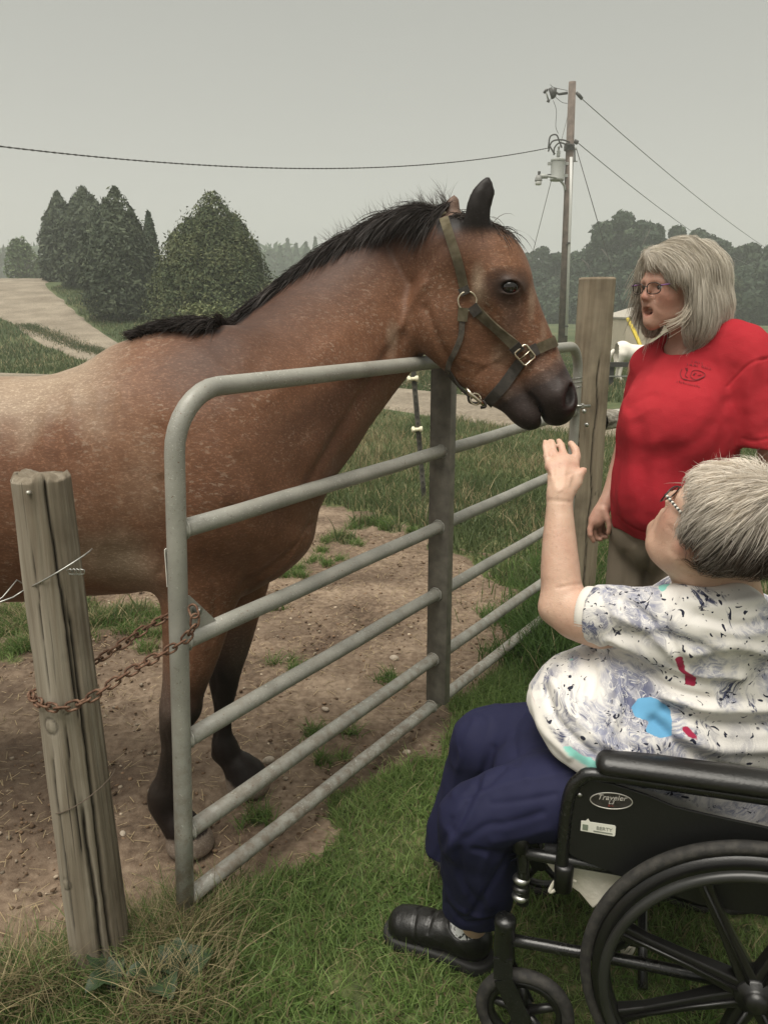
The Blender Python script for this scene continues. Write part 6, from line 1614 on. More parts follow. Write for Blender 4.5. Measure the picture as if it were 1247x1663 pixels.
fan = t.n.new('ShaderNodeTexVoronoi'); fan.inputs['Scale'].default_value = 9.5; t.l.new(wv, fan.inputs['Vector'])
mask = t.fr(t.noise(8.5, 4, .55, .8, mp), .455, .55)
streak = t.noise(1.0, 5, .65, 2.2, t.mapping((26, 10, 60), (0, .7, .3), src=wv))
streak2 = t.noise(1.0, 5, .6, 1.5, t.mapping((60, 10, 22), (0, -.5, .2), src=wv))
petal = t.fr(fan.outputs['Distance'], .58, .20)
c0 = t.mix(t.math('MULTIPLY', mask, t.fr(streak, .38, .58, .25, 1)), white, (.25, .258, .325))
c0 = t.mix(t.math('MULTIPLY', t.math('MULTIPLY', petal, t.fr(t.noise(6, 2), .40, .52)), t.fr(streak2, .40, .55)), c0, (.105, .112, .180))
c0 = t.mix(t.math('MULTIPLY', t.fr(t.noise(13, 3, .5, 1.0, wv), .60, .66), t.fr(streak2, .44, .52)), c0, (.050, .056, .105))
vn = t.noise(24, 2, .5, 3.0, wv)
c0 = t.mix(t.math('MULTIPLY', t.math('MULTIPLY', t.fr(vn, .485, .497), t.fr(vn, .522, .510)), .8), c0, (.64, .62, .59))
sp1 = t.n.new('ShaderNodeTexVoronoi'); sp1.inputs['Scale'].default_value = 48; t.l.new(t.mapping((1, .6, 1.4), (0, .6, 0), src=wv), sp1.inputs['Vector'])
spots = t.math('MULTIPLY', t.fr(t.math('ADD', sp1.outputs['Distance'], t.math('MULTIPLY', t.noise(110, 2), .35)), .37, .33), t.fr(t.noise(12, 3), .54, .57))
ln = t.noise(38, 1, .5, 2.5)
sp2 = t.math('MULTIPLY', t.fr(ln, .665, .675), t.fr(t.noise(9, 2), .45, .5))
c0 = t.mix(t.math('MAXIMUM', spots, sp2), c0, (.014, .016, .034))
c0 = t.mix(t.fr(t.attr('blue', 'Fac'), .42, .58), c0, (.115, .31, .50)); c0 = t.mix(t.fr(t.attr('red', 'Fac'), .4, .6), c0, (.30, .018, .055)); c0 = t.mix(t.fr(t.attr('teal', 'Fac'), .4, .6), c0, (.21, .50, .44))
c0 = t.mix(t.attr('hem', 'Fac'), c0, (.60, .575, .53))
t.set(base=c0, rough=.85, spec=.2, sheen=.1); t.bump(t.math('ADD', t.noise(700, 2), t.math('MULTIPLY', t.noise(60, 4), .7)), .0012, .6)
shirt1.data.materials.clear(); shirt1.data.materials.append(t.m)
rib = NT('white_rib_knit'); rw = rib.n.new('ShaderNodeTexWave'); 
rib.set(base=(.62, .59, .54), rough=.9, spec=.15)
# ribbed cuff: many small ridges round the arm
mb = MB(); cst = V0 - arm_d * .022; ce = V0 + arm_d * .016; e = Vector((0, 0, 1)); e = (e - arm_d * e.dot(arm_d)).normalized(); g_ = arm_d.cross(e); nn = 132; vs = []; fs = []
for j, (h, rr) in enumerate(((0, .0520), (.002, .0565), (.012, .0575), (.024, .0575), (.034, .0585), (.038, .060), (.040, .0560))):
    for k in range(nn):
        a = 2 * math.pi * k / nn; rad = rr + (.0014 if k % 2 else 0) * (1 if 0 < j < 5 else 0); vs.append(cst + arm_d * h + (e * math.cos(a) + g_ * math.sin(a) * .96) * rad)
for j in range(6):
    for k in range(nn): fs.append((j * nn + k, j * nn + (k + 1) % nn, (j + 1) * nn + (k + 1) % nn, (j + 1) * nn + k))
mb.add(vs, fs).build('sleeve_cuff', rib.m, W1, smooth=True)
# ---- trousers
S = Solid((-.02, 1.10, .06), (.86, 1.98, .80), .0046)
S.chain([PR(1150, 1300, 1.50, 110) + (1.25,), PR(1010, 1275, 1.50, 92) + (1.5,)], .04, UY)
S.chain([PR(1040, 1290, 1.385, 78), PR(930, 1290, 1.38, 72), PR(840, 1305, 1.375, 62), PR(778, 1328, 1.375, 57), PR(770, 1345, 1.385, 56)], .03, sub=3)
S.chain([PR(774, 1335, 1.38, 56), PR(776, 1390, 1.42, 60), PR(778, 1440, 1.46, 58), PR(768, 1478, 1.49, 50), PR(764, 1500, 1.50, 44)], .025, sub=3)
S.chain([PR(1000, 1235, 1.62, 75), PR(910, 1215, 1.63, 70), PR(835, 1205, 1.67, 60), PR(795, 1210, 1.69, 58)], .03, sub=3)
S.chain([PR(795, 1210, 1.69, 58), PR(765, 1290, 1.72, 52), PR(738, 1375, 1.745, 48), PR(752, 1430, 1.74, 44)], .025, sub=3)
S.ell(P(900, 1262, 1.50), (.13, .14, .085), .05)
S.cut(P(758, 1478, 1.49), (-.02, -.16, -.98), .003)
tf = (([(940, 1250), (880, 1262), (820, 1275), (760, 1300)], .010, .006), ([(900, 1290), (850, 1300), (800, 1305)], .009, -.006), ([(880, 1320), (830, 1335), (790, 1340), (760, 1360)], .010, -.008), ([(890, 1345), (840, 1360), (800, 1365)], .010, .007), ([(870, 1370), (820, 1385), (770, 1380)], .008, -.008),
      ([(730, 1350), (735, 1400), (755, 1450)], .009, .005), ([(745, 1380), (752, 1430), (775, 1465)], .010, -.008), ([(790, 1385), (780, 1430), (795, 1470)], .010, .007), ([(830, 1380), (800, 1430), (770, 1480), (750, 1490)], .008, -.008), ([(720, 1440), (745, 1475), (790, 1490)], .007, .006), ([(725, 1465), (755, 1498), (800, 1492)], .006, -.006),
      ([(850, 1160), (835, 1190), (840, 1240)], .010, -.006), ([(870, 1180), (860, 1230), (855, 1265)], .010, .005), ([(770, 1170), (750, 1230), (735, 1290)], .010, .005), ([(800, 1215), (770, 1290), (740, 1350)], .012, -.008), ([(790, 1260), (760, 1330), (720, 1390)], .010, .006), ([(820, 1250), (790, 1275), (760, 1290)], .008, -.006), ([(735, 1330), (715, 1380), (705, 1400)], .008, -.005))
def fold2(V, N):
    for pts, w, hh in tf: V = crease(V, N, pts, 1.40 if pts[0][1] > 1245 or pts[0][0] < 760 and pts[0][1] > 1340 else 1.6, w * .8, hh * (.42 if pts[0][1] < 1350 and pts[0][0] > 860 else .75))
    rdg = 1 - 2 * np.abs(vnoise(V + .06 * fbm(V, 7, 2, 3)[:, None], 12, 31)); rd2 = 1 - 2 * np.abs(vnoise(V * (1.4, 1, .6) + .04 * fbm(V, 12, 2, 4)[:, None], 24, 33)); return V + N * (.0030 * fbm(V, 9, 3, 15) + .0018 * rdg + .0014 * rd2)[:, None]
nav = NT('navy_polyester'); tw = nav.noise(500, 2); nav.set(base=nav.mix(nav.fr(nav.noise(5, 3), .3, .7), (.010, .011, .032), (.016, .017, .046)), rough=.75, spec=.15); nav.bump(tw, .0004, .5)
tr1, V, Q = solid_obj(S, 'navy_trousers', nav.m, W1, fold2, 2)
TB1 = bvh_of(V, Q)
MB().tube(catmull([tuple(P(x, y_, 1.36)) for x, y_ in ((858, 1382), (835, 1386), (812, 1392), (806, 1400), (812, 1405), (826, 1400), (850, 1388))], 5), .0016, 6).build('loose_thread', nav.m, W1, smooth=True)
# ---- shoes and sock
def shoe(heel, toe, name, lift=0.0):
    f = (toe - heel); L = f.length; f.normalize(); s = Vector((f.y, -f.x, 0)); u = Vector((0, 0, 1)); A = (tuple(f), tuple(s), (0, 0, 1))
    def q(a, b, c, r, sc=1.0): return tuple(heel + f * a + s * b + u * c) + (r, sc)
    S = Solid((min(heel.x, toe.x) - .09, min(heel.y, toe.y) - .09, -.01), (max(heel.x, toe.x) + .09, max(heel.y, toe.y) + .09, .21), .0038)
    S.chain([q(.030, 0, .066, .040), q(.09, 0, .066, .041), q(.16, .002, .056, .042, 1.08), q(.21, .0, .050, .038, 1.18), q(L - .040, 0, .046, .034, 1.2)], .02, s, sub=3)
    S.chain([q(.045, 0, .085, .044), q(.05, 0, .078, .047)], .02)
    S.chain([q(.052, 0, .110, .042), q(.047, 0, .2, .046)], .006, op='sub')
    S.cut((0, 0, .030), (0, 0, -1), .004)
    def cr(V, N):
        t = (V - np.array(heel)) @ np.array(f); z = V[:, 2]
        return V + N * (-.0035 * np.exp(-((t - .165 - .3 * (z - .06)) / .0035) ** 2) - .0030 * np.exp(-((t - .135) / .004) ** 2) * (z > .075) + .002 * np.exp(-((z - .036) / .004) ** 2) + .0008 * vnoise(V, 60, 2))[:, None]
    lea = NT('black_leather'); lea.set(base=(.006, .0055, .005), rough=lea.fr(lea.noise(60, 4), .3, .7, .28, .5), spec=.5); lea.bump(lea.noise(260, 4), .0008)
    sh = empty(name, heel, 0); sh.parent = W1; sh.matrix_parent_inverse = Matrix.Translation(W1.location).inverted()
    solid_obj(S, 'upper', lea.m, sh, cr, 2)
    S = Solid((min(heel.x, toe.x) - .09, min(heel.y, toe.y) - .09, -.02), (max(heel.x, toe.x) + .09, max(heel.y, toe.y) + .09, .06), .0038)
    S.chain([q(.030, 0, .018, .047), q(.09, 0, .018, .044), q(.16, .002, .018, .050), q(.21, 0, .018, .052), q(L - .044, 0, .020, .046)], .01, sub=2)
    S.cut((0, 0, .033), (0, 0, 1), .004); S.cut((0, 0, .003), (0, 0, -1), .004)
    solid_obj(S, 'sole', simple('black_rubber_sole', (.009, .0085, .008), .7, var=.3, scale=40), sh, None, 1)
    for i in range(3):
        a = .125 + i * .020; z = .104 - i * .008
        MB().tube(catmull([tuple(heel + f * a + s * b + u * (z - abs(b) * .45)) for b in (-.022, -.01, .0, .01, .022)], 3), .0028, 6).build('lace', simple('black_lace', (.015, .014, .013), .9), sh, smooth=True)
    return sh, q
sh1, qq = shoe(G(790, 1572), G(636, 1518), 'shoe')
h2_ = G(775, 1478); shoe(h2_, h2_ + Vector((-.08, .245, 0)), 'shoe')
sock = NT('white_patterned_sock'); sv = sock.voro(58, 'F1'); sock.set(base=sock.mix(sock.fr(sock.noise(38, 2, .5, 2), .565, .585), (.72, .71, .72), (.03, .03, .03)), rough=.9); sock.bump(sock.noise(300, 2), .001)
c = G(790, 1572) + (G(636, 1518) - G(790, 1572)).normalized() * .050
MB().lathe(c + Vector((0, 0, .05)), (0, -.03, 1), [(0, .036), (.03, .040), (.065, .041), (.085, .038), (.13, .036)], 28).build('sock', sock.m, W1, smooth=True)
# ---- hair: short, swept from the crown
def hair_cols(n, a, b, P_, s=26, seed=3):
    k = np.clip(.5 + .5 * vnoise(P_, s, seed) + rng.normal(0, .22, n), 0, 1)[:, None]; return np.array(a) * (1 - k) + np.array(b) * k
A1 = (tuple(F1[0]), tuple(F1[1]), tuple(F1[2]))
S = Solid(tuple(C1 - Vector((.2, .2, .2))), tuple(C1 + Vector((.22, .2, .2))), .0042)
S.ell(L1(-.030, 0, .040), (.108, .094, .100), .02, A1)
S.ell(L1(-.058, 0, -.010), (.078, .085, .085), .03, A1)
S.ell(L1(-.006, NS * .068, .020), (.048, .022, .052), .02, A1); S.ell(L1(-.006, -NS * .068, .020), (.048, .022, .052), .02, A1)
S.ell(L1(.072, 0, -.050), (.062, .10, .075), .015, A1, 'sub')
S.ell(L1(.110, 0, .012), (.055, .085, .040), .012, A1, 'sub')
S.ell(L1(-.045, 0, -.125), (.12, .12, .045), .02, A1, 'sub'); S.cut(P(1180, 886, 1.40), (.05, 0, -1), .02)
HAIRB1 = simple('grey_hair_mass', (.10, .078, .064), .8, var=.3, scale=30)
S.ell(L1(.078, NS * .066, -.010), (.072, .070, .060), .008, A1, 'sub'); S.ell(L1(.042, NS * .088, -.062), (.062, .045, .052), .008, A1, 'sub'); S.ell(LOBE + Vector((-.004, -.01, -.004)), (.020, .030, .020), .006, None, 'sub')
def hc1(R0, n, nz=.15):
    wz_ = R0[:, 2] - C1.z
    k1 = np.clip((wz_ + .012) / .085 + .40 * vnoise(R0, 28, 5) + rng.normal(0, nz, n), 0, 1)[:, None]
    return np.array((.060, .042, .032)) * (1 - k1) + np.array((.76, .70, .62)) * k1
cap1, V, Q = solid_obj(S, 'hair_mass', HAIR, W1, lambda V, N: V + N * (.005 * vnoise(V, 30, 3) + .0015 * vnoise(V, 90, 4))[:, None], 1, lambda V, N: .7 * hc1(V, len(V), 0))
N = vnormals(V, Q); HB1 = bvh_of(V, Q)
crown = np.array(L1(-.085, 0, .105)); fv, uv, sv1 = (np.array(a) for a in (F1[0], F1[2], F1[1]))
def flow1(p):
    d = p - crown; d = d - 0.0 * uv; n = d / np.maximum(np.linalg.norm(d, axis=1), 1e-6)[:, None]
    return n * .55 - uv * .40 - np.array((0, 0, .45)) + sv1 * (.25 * np.sin(p @ fv * 60))[:, None] + .25 * np.stack([vnoise(p, 22, 1), vnoise(p, 22, 2), vnoise(p, 22, 3)], 1)
okv = np.where(np.linalg.norm((V - np.array(LOBE)) * (1, .5, 1), axis=1) > .026)[0]; n = 12000; i = rng.choice(okv, n); R0 = V[i] + N[i] * .001
up = (R0 - np.array(C1)) @ uv; cl_ = vnoise(R0, 55, 8)
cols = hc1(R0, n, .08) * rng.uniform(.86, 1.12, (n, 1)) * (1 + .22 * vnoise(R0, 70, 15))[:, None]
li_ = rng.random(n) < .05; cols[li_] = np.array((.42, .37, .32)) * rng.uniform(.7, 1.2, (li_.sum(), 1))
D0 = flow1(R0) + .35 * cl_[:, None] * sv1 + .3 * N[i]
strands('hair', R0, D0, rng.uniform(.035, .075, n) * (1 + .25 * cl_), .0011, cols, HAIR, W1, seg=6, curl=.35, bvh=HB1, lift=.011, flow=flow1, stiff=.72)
# flyaway wisps on top
n = 520; top = (up > .055); tv = V[((V - np.array(C1)) @ uv > .05)]; i = rng.integers(0, len(tv), n)
D = tv[i] - np.array(C1); D = D / np.linalg.norm(D, axis=1)[:, None] + rng.normal(0, .55, (n, 3))
strands('flyaway_hair', tv[i], D, rng.uniform(.018, .048, n), .0009, np.tile((.62, .56, .50), (n, 1)), HAIR, W1, seg=6, curl=3.0, gravity=.6)
# ---- glasses
def glasses(L, fr, parent, rimm, armm, rx, rz, sz=1.0, ear_b=.080, side_only=None, fx=.104, zc=-.004, armr=.0016, stripe=None):
    g = empty('glasses', L(fx, 0, 0), 0); g.parent = parent; g.matrix_parent_inverse = Matrix.Translation(parent.location).inverted()
    f, s, u = fr
    gl = NT('lens_glass'); gl.set(base=(.95, .95, .95), rough=.03, trans=1.0, spec=.5); gl.b.inputs['IOR'].default_value = 1.05
    for q in (-1, 1):
        c = L(fx, .033 * q, zc); ring = []
        for k in range(28):
            a = 2 * math.pi * k / 28; ca, sa = math.cos(a), math.sin(a)
            ring.append(c + s * (rx * np.sign(ca) * abs(ca) ** .75) + u * (rz * np.sign(sa) * abs(sa) ** .75) - f * (.006 * (1 if ca * q > 0 else 0) * abs(ca)))
        MB().tube(ring, .0015, 7, closed=True).build('rim', rimm, g, smooth=True)
        MB().add([tuple(r) for r in ring] + [tuple(r + f * .0012) for r in ring], [tuple(range(28)), tuple(range(55, 27, -1))] + [(k, (k + 1) % 28, 28 + (k + 1) % 28, 28 + k) for k in range(28)]).build('lens', gl.m, g)
        hinge = L(fx - .006, q * (.033 + rx / sz + .002), zc + .008); tip = L(-.012, q * ear_b, .012)
        if stripe:
            for k in range(26):
                a = hinge.lerp(tip, k / 26); b = hinge.lerp(tip, (k + 1) / 26); MB().tube([a, b], .0027, 8).build('arm_bead', stripe[k % 2], g, smooth=True)
        else: MB().tube([hinge, hinge.lerp(tip, .5), tip, tip - u * .02 - f * .012], armr, 8).build('arm', armm, g, smooth=True)
    MB().tube([L(fx, -.033 + rx, zc + .004), L(fx + .004, 0, zc + .008), L(fx, .033 - rx, zc + .004)], .0014, 7).build('bridge', rimm, g, smooth=True)
    return g
blk = simple('black_frame', (.014, .013, .013), .3); wht2 = simple('white_stripe', (.60, .58, .52), .4)
glasses(L1, F1, W1, blk, blk, .023, .017, .97, stripe=(blk, wht2), fx=.100)


# ------------------------------------------------------------------ the standing woman
W2 = empty('person', (.93, 2.27, 0), 0, 'grey-haired woman in red t-shirt standing by the square post, talking with open mouth', 'person')
S = Solid((.52, 1.86, .0), (1.42, 2.62, 1.80), .0046)
F2 = frame((-.90, -.42, -.08), 0)
C2 = P(1052, 467, 2.20) - F2[0] * .085
L2 = head(S, C2, F2, .013, .91)
S.chain([tuple(L2(-.03, 0, -.08)) + (.047,), PR(1122, 545, 2.27, 30), PR(1130, 575, 2.28, 36)], .02, sub=2)
S.chain([PR(1120, 600, 2.28, 52) + (1.3,), PR(1110, 700, 2.28, 62), PR(1105, 850, 2.28, 66)], .04)
NR2 = -1 if F2[1].y > 0 else 1
S.chain([PR(1050, 596, 2.35, 27), PR(1122, 585, 2.27, 36), PR(1215, 590, 2.17, 34)], .03, sub=2)
S.chain([PR(1048, 600, 2.36, 26), PR(1034, 650, 2.39, 22), PR(1020, 715, 2.40, 19), PR(1010, 752, 2.39, 18), PR(996, 790, 2.36, 14.5), PR(984, 816, 2.34, 11.5)], .02, sub=3)
S.chain([PR(984, 816, 2.34, 11.5), PR(975, 832, 2.33, 13.5), PR(968, 845, 2.325, 13)], .008, (.4, 1, 0), s=.75, sub=2)
finger(S, [P(961, 846, 2.32), P(957.5, 860, 2.315), P(958, 868, 2.31), P(963, 879, 2.31)], .0088)
finger(S, [P(966, 850, 2.325), P(964, 864, 2.33), P(968, 874, 2.33), P(975, 876, 2.325)], .0088)
finger(S, [P(972, 851, 2.335), P(973, 864, 2.345), P(979, 872, 2.34), P(985, 872, 2.33)], .0085)
finger(S, [P(978, 850, 2.345), P(981, 862, 2.355), P(986, 868, 2.35)], .0078)
finger(S, [P(980, 828, 2.315), P(986, 842, 2.305), P(989, 854, 2.30), P(987, 866, 2.30)], .0092, .008)
# near (left) arm, down along the side past the right edge
S.chain([PR(1215, 590, 2.17, 34), PR(1238, 660, 2.14, 28), PR(1256, 735, 2.13, 24), PR(1262, 790, 2.11, 20), PR(1250, 850, 2.05, 14), PR(1242, 890, 2.02, 14)], .02, sub=3)
for d in range(4): finger(S, [P(1236 + d * 5, 895, 2.02), P(1234 + d * 5, 915, 2.015), P(1236 + d * 5, 932, 2.02)], .0085)
# legs, feet
for x, y_ in ((1045, 2.32), (1120, 2.20)):
    q = P(x, 900, y_); S.chain([(q.x, q.y, .80, .075), (q.x - .01, q.y, .45, .05), (q.x - .01, q.y, .08, .035)], .02)
e2 = np.array(L2(.08, 0, -.06))
def skc2(V, N):
    m = .7 * np.clip(1.4 - np.linalg.norm(V - np.array(L2(.092, 0, -.070)), axis=1) / .018, 0, 1)
    m = np.maximum(m, .45 * np.clip(1.4 - np.linalg.norm(V - np.array(L2(.108, 0, -.026)), axis=1) / .016, 0, 1)); m = np.maximum(m, .35 * np.clip(1.5 - np.linalg.norm(V - np.array(L2(.06, NR2 * .04, -.03)), axis=1) / .028, 0, 1)); return np.repeat(m[:, None], 3, 1)
def sk2(V, N):
    f, s, u = (np.array(a) for a in F2); Vl = V - np.array(C2); a, b, c = Vl @ f, Vl @ s, Vl @ u; h = 0
    for q in (-1, 1):
        for (b0, c0_, b1, c1_, w, hh) in ((.018, -.030, .036, -.062, .003, -.0016), (.024, -.062, .028, -.088, .0025, -.001), (.042, -.010, .056, -.014, .002, -.0008), (.036, -.018, .050, -.024, .003, .0010), (.006, .022, .007, .034, .0022, -.0010)):
            h = h + .6 * hh * np.exp(-(seg_dist(np.stack([b * q, c], 1), [(b0, c0_), (b1, c1_)]) / w) ** 2) * (a > .03)
    return V + N * (h + .0006 * fbm(V, 50, 2, 5))[:, None]
body2, V, Q = solid_obj(S, 'body', SKIN2, W2, sk2, 2, skc2)
eyes(L2, F2, body2, .91)
tth = simple('teeth', (.62, .57, .48), .25, var=.05); MB().tube([L2(.078, b, -.0585 + .0 * abs(b)) for b in (-.013, -.006, 0, .006, .013)], .0045, 8).build('teeth', tth, body2, smooth=True)
mo = simple('mouth_inside', (.10, .022, .020), .4); S_ = Solid(tuple(L2(.06, 0, -.075) - Vector((.03, .03, .03))), tuple(L2(.06, 0, -.075) + Vector((.03, .03, .03))), .003); S_.ell(L2(.066, 0, -.079), (.016, .014, .008), 0, (tuple(F2[0]), tuple(F2[1]), tuple(F2[2]))); solid_obj(S_, 'tongue', mo, body2)
# ---- red t-shirt
S = Solid((.56, 1.88, .66), (1.44, 2.64, 1.50), .0044)
S.chain([PR(1122, 590, 2.28, 58) + (1.25,), PR(1112, 650, 2.275, 84) + (.95,), PR(1100, 740, 2.27, 92) + (.92,), PR(1096, 830, 2.27, 97) + (.92,), PR(1094, 900, 2.27, 98) + (.92,)], .03, UY, sub=3)
S.chain([PR(1060, 588, 2.34, 28), PR(1120, 572, 2.27, 33), PR(1185, 562, 2.20, 42), PR(1222, 592, 2.165, 46)], .04, sub=3)
S.ell(P(1070, 690, 2.19), (.09, .09, .10), .12); S.ell(P(1122, 695, 2.165), (.09, .09, .10), .12)
S.ell(P(1072, 800, 2.20), (.13, .13, .14), .06)
T_ = Solid((.56, 1.88, .66), (1.44, 2.64, 1.50), .0044)
T_.chain([PR(1205, 585, 2.175, 44), PR(1228, 650, 2.145, 48), PR(1240, 725, 2.135, 52), PR(1242, 760, 2.13, 53)], .03, sub=3)
sv = P(1225, 724, 2.14); T_.cut(sv, (-.12, 0, -1), .003)
U_ = Solid((.56, 1.88, .66), (1.44, 2.64, 1.50), .0044)
U_.chain([PR(1052, 600, 2.35, 30), PR(1038, 650, 2.385, 27), PR(1030, 700, 2.395, 25), PR(1028, 720, 2.39, 24)], .025, sub=3)
U_.cut(P(1012, 704, 2.40), (0, 0, -1), .003)
for W_ in (T_, U_): S._put((slice(None),) * 3, W_.F, .03, 'add')
S.chain([tuple(L2(-.02, 0, -.07)) + (.055,), PR(1118, 545, 2.25, 36), PR(1116, 556, 2.24, 40)], .008, op='sub')
ha, hb, hc = P(995, 852, 2.30), P(1070, 886, 2.10), P(1200, 892, 2.2); nrm = (hb - ha).cross(hc - ha).normalized(); nrm = nrm if nrm.z < 0 else -nrm
# sleeves are cut level, the body lower at the hem
S.cut(ha, tuple(nrm), .004)
f2 = (([(1190, 600), (1180, 640), (1190, 700), (1200, 745)], .012, -.008), ([(1165, 575), (1172, 600), (1176, 640)], .010, .006), ([(1245, 582), (1215, 592), (1180, 628)], .0035, -.004), ([(1225, 590), (1215, 640), (1218, 700)], .010, .007), ([(1240, 590), (1238, 640), (1242, 700)], .010, -.006),
      ([(1178, 655), (1160, 690), (1120, 725), (1070, 740)], .016, -.009), ([(1182, 690), (1165, 730), (1130, 765)], .014, -.008),
      ([(1030, 625), (1045, 600), (1060, 580)], .008, -.006), ([(1022, 640), (1050, 615), (1075, 590)], .009, .006), ([(1020, 662), (1035, 650), (1060, 640)], .007, -.005), ([(1020, 680), (1028, 740), (1025, 800)], .012, .007), ([(1035, 690), (1045, 760), (1040, 830)], .014, -.008), ([(1060, 720), (1065, 790), (1060, 850)], .015, .006),
      ([(1085, 730), (1090, 790), (1090, 860)], .016, -.007), ([(1120, 740), (1125, 800), (1120, 860)], .016, .006), ([(1145, 580), (1140, 610), (1150, 640)], .010, .004), ([(1000, 838), (1040, 862), (1080, 872)], .0035, -.003), ([(1205, 712), (1225, 716), (1247, 712)], .003, -.003), ([(1095, 562), (1120, 572), (1150, 565)], .004, .003))
def fold3(V, N):
    for pts, w, hh in f2: V = crease(V, N, pts, 2.18, w * (1.5 if w > .005 else 1), hh * (.55 if w > .005 and abs(hh) < .012 else .9))
    low = sstep(1.22, 1.02, V[:, 2]); q = V * (1, 1, .22); rdg = 1 - 2 * np.abs(vnoise(V * (1, 1, .55) + .04 * fbm(V, 8, 2, 3)[:, None], 15, 31)); return V + N * (.0045 * fbm(V * (1, 1, .5), 9, 3, 25) + .0085 * low * vnoise(q, 15, 26) + .0022 * rdg + .0008 * vnoise(V, 50, 6))[:, None]
rd = NT('red_cotton'); rn_ = rd.noise(4, 4); rd.set(base=rd.mix(rd.fr(rn_, .3, .7), (.31, .018, .027), (.39, .030, .038)), rough=.95, spec=.08); rd.bump(rd.math('ADD', rd.noise(420, 3), rd.math('MULTIPLY', rd.noise(45, 4), 1.5)), .0012, .7)
shirt2, V, Q = solid_obj(S, 'red_t_shirt', rd.m, W2, fold3, 2)
SB2 = bvh_of(V, Q)
cpts = []
c0_ = P(1117, 560, 2.245)
for k in range(40):
    a = 2 * math.pi * k / 40; d = Vector((math.cos(a), math.sin(a), 0)); hit = None
    for rr in np.arange(.05, .13, .003):
        co, no, _, _ = SB2.ray_cast(c0_ + d * rr + Vector((0, 0, .12)), Vector((0, 0, -1)))
        if co is not None and co.z > c0_.z - .05: hit = co + Vector((0, 0, .002)); break
    if hit is not None: cpts.append(hit)
if len(cpts) > 25:
    cpts = [(cpts[i - 1] + cpts[i] * 2 + cpts[(i + 1) % len(cpts)]) / 4 for i in range(len(cpts))]; cpts = [(cpts[i - 1] + cpts[i] * 2 + cpts[(i + 1) % len(cpts)]) / 4 for i in range(len(cpts))]
    MB().tube(cpts, .0065, 8, closed=True).build('collar', rd.m, W2, smooth=True)
# printed emblem on the left breast: two lines of small lettering over a sketch of two heads, one line below
pr_ = simple('shirt_print', (.14, .022, .026), .9)
def on_shirt(px, py):
    d = ray(px, py); co, no, _, _ = SB2.ray_cast(Vector((0, 0, CAM_Z)), d.normalized()); return (co + no * .0022) if co else P(px, py, 2.1)
pg_ = empty('shirt_emblem', on_shirt(1128, 608), 0); pg_.parent = W2; pg_.matrix_parent_inverse = Matrix.Translation(W2.location).inverted()
def stroke(pts, r, par, name): MB().tube([on_shirt(*p) for p in catmull(pts, 4)], r, 5, sx=1).build(name, pr_, par, smooth=True)
mb = MB()
def glyphs(x0, y0, x1, y1, n, h, bow):
    for i in range(n):
        t = i / (n - 1); x = x0 + (x1 - x0) * t; y = y0 + (y1 - y0) * t - bow * math.sin(math.pi * t)
        if rng.random() < .12: continue
        k = rng.integers(0, 4)
        shp = (((0, 0), (0, h)), ((0, h), (.5 * h, 0), (h * .7, h)), ((0, 0), (h * .6, 0), (0, h * .5), (h * .6, h)), ((0, 0), (0, h), (h * .5, h)))[k]
        mb.tube([on_shirt(x + a, y + b) for a, b in shp], .0007, 4)
glyphs(1119, 586, 1139, 589, 6, 3.2, .6); glyphs(1106, 590.5, 1151, 598, 15, 3.0, 1.5); glyphs(1099, 619, 1133, 627, 12, 2.4, 0)
lt_ = mb.build('lettering', pr_, pg_); lt_['kind'] = 'stuff'
for pts in ([(1107, 600), (1104, 607), (1107, 615), (1114, 618)], [(1112, 598), (1115, 603), (1112, 610), (1116, 614)], [(1121, 608), (1124, 603), (1130, 602), (1138, 604), (1144, 609), (1138, 614), (1128, 617), (1121, 613), (1121, 608)], [(1126, 606), (1130, 607)], [(1132, 610), (1138, 609)], [(1110, 616), (1122, 619), (1134, 617), (1143, 612)], [(1113, 600), (1116, 598)]):
    stroke(pts, .0008, pg_, 'sketch_line')
for (x, y_) in ((1115, 602), (1126, 609)):
    c = on_shirt(x, y_); MB().lathe(c, (-.4, -1, 0), [(-.001, .0025), (.0006, .002), (.0008, 0)], 8).build('sketch_dot', pr_, pg_)
# ---- khaki trousers and shoes
S = Solid((.58, 1.96, .05), (1.28, 2.56, .98), .0055)
wq = P(1085, 860, 2.27)
S.ell((wq.x, 2.27, .86), (.165, .15, .14), .05)
for x, y_ in ((1040, 2.33), (1120, 2.21)):
    q = P(x, 900, y_); S.chain([(q.x, q.y, .84, .098), (q.x - .01, q.y, .60, .088), (q.x - .012, q.y, .30, .080), (q.x - .012, q.y - .01, .08, .082)], .02)
S.cut((0, 0, .07), (0, 0, -1), .003)
kh = simple('khaki_cotton', (.185, .150, .110), .85, var=.12, scale=5, bump=.0008, bscale=200)
kf = (([(1012, 900), (1015, 930), (1010, 960)], .010, -.006), ([(1030, 890), (1035, 930), (1030, 960)], .012, .006), ([(1062, 885), (1050, 920), (1048, 960)], .010, -.010), ([(1075, 900), (1080, 960)], .012, .005))
solid_obj(S, 'khaki_trousers', kh, W2, lambda V, N: [V := crease(V, N, p, 2.2, w, h) for p, w, h in kf][-1] + N * (.003 * fbm(V * (1, 1, .4), 10, 2, 3))[:, None], 2)
for x, y_ in ((1040, 2.33), (1120, 2.21)):
    q = P(x, 900, y_); S = Solid((q.x - .28, q.y - .12, -.01), (q.x + .1, q.y + .1, .14), .006)
    S.chain([(q.x + .02, q.y, .045, .045), (q.x - .08, q.y - .02, .045, .042), (q.x - .18, q.y - .04, .035, .040)], .02); S.ell((q.x - .01, q.y, .09), (.04, .04, .05), .02); S.cut((0, 0, .002), (0, 0, -1), .004)
    solid_obj(S, 'shoe', simple('brown_shoe', (.06, .04, .03), .6), W2)
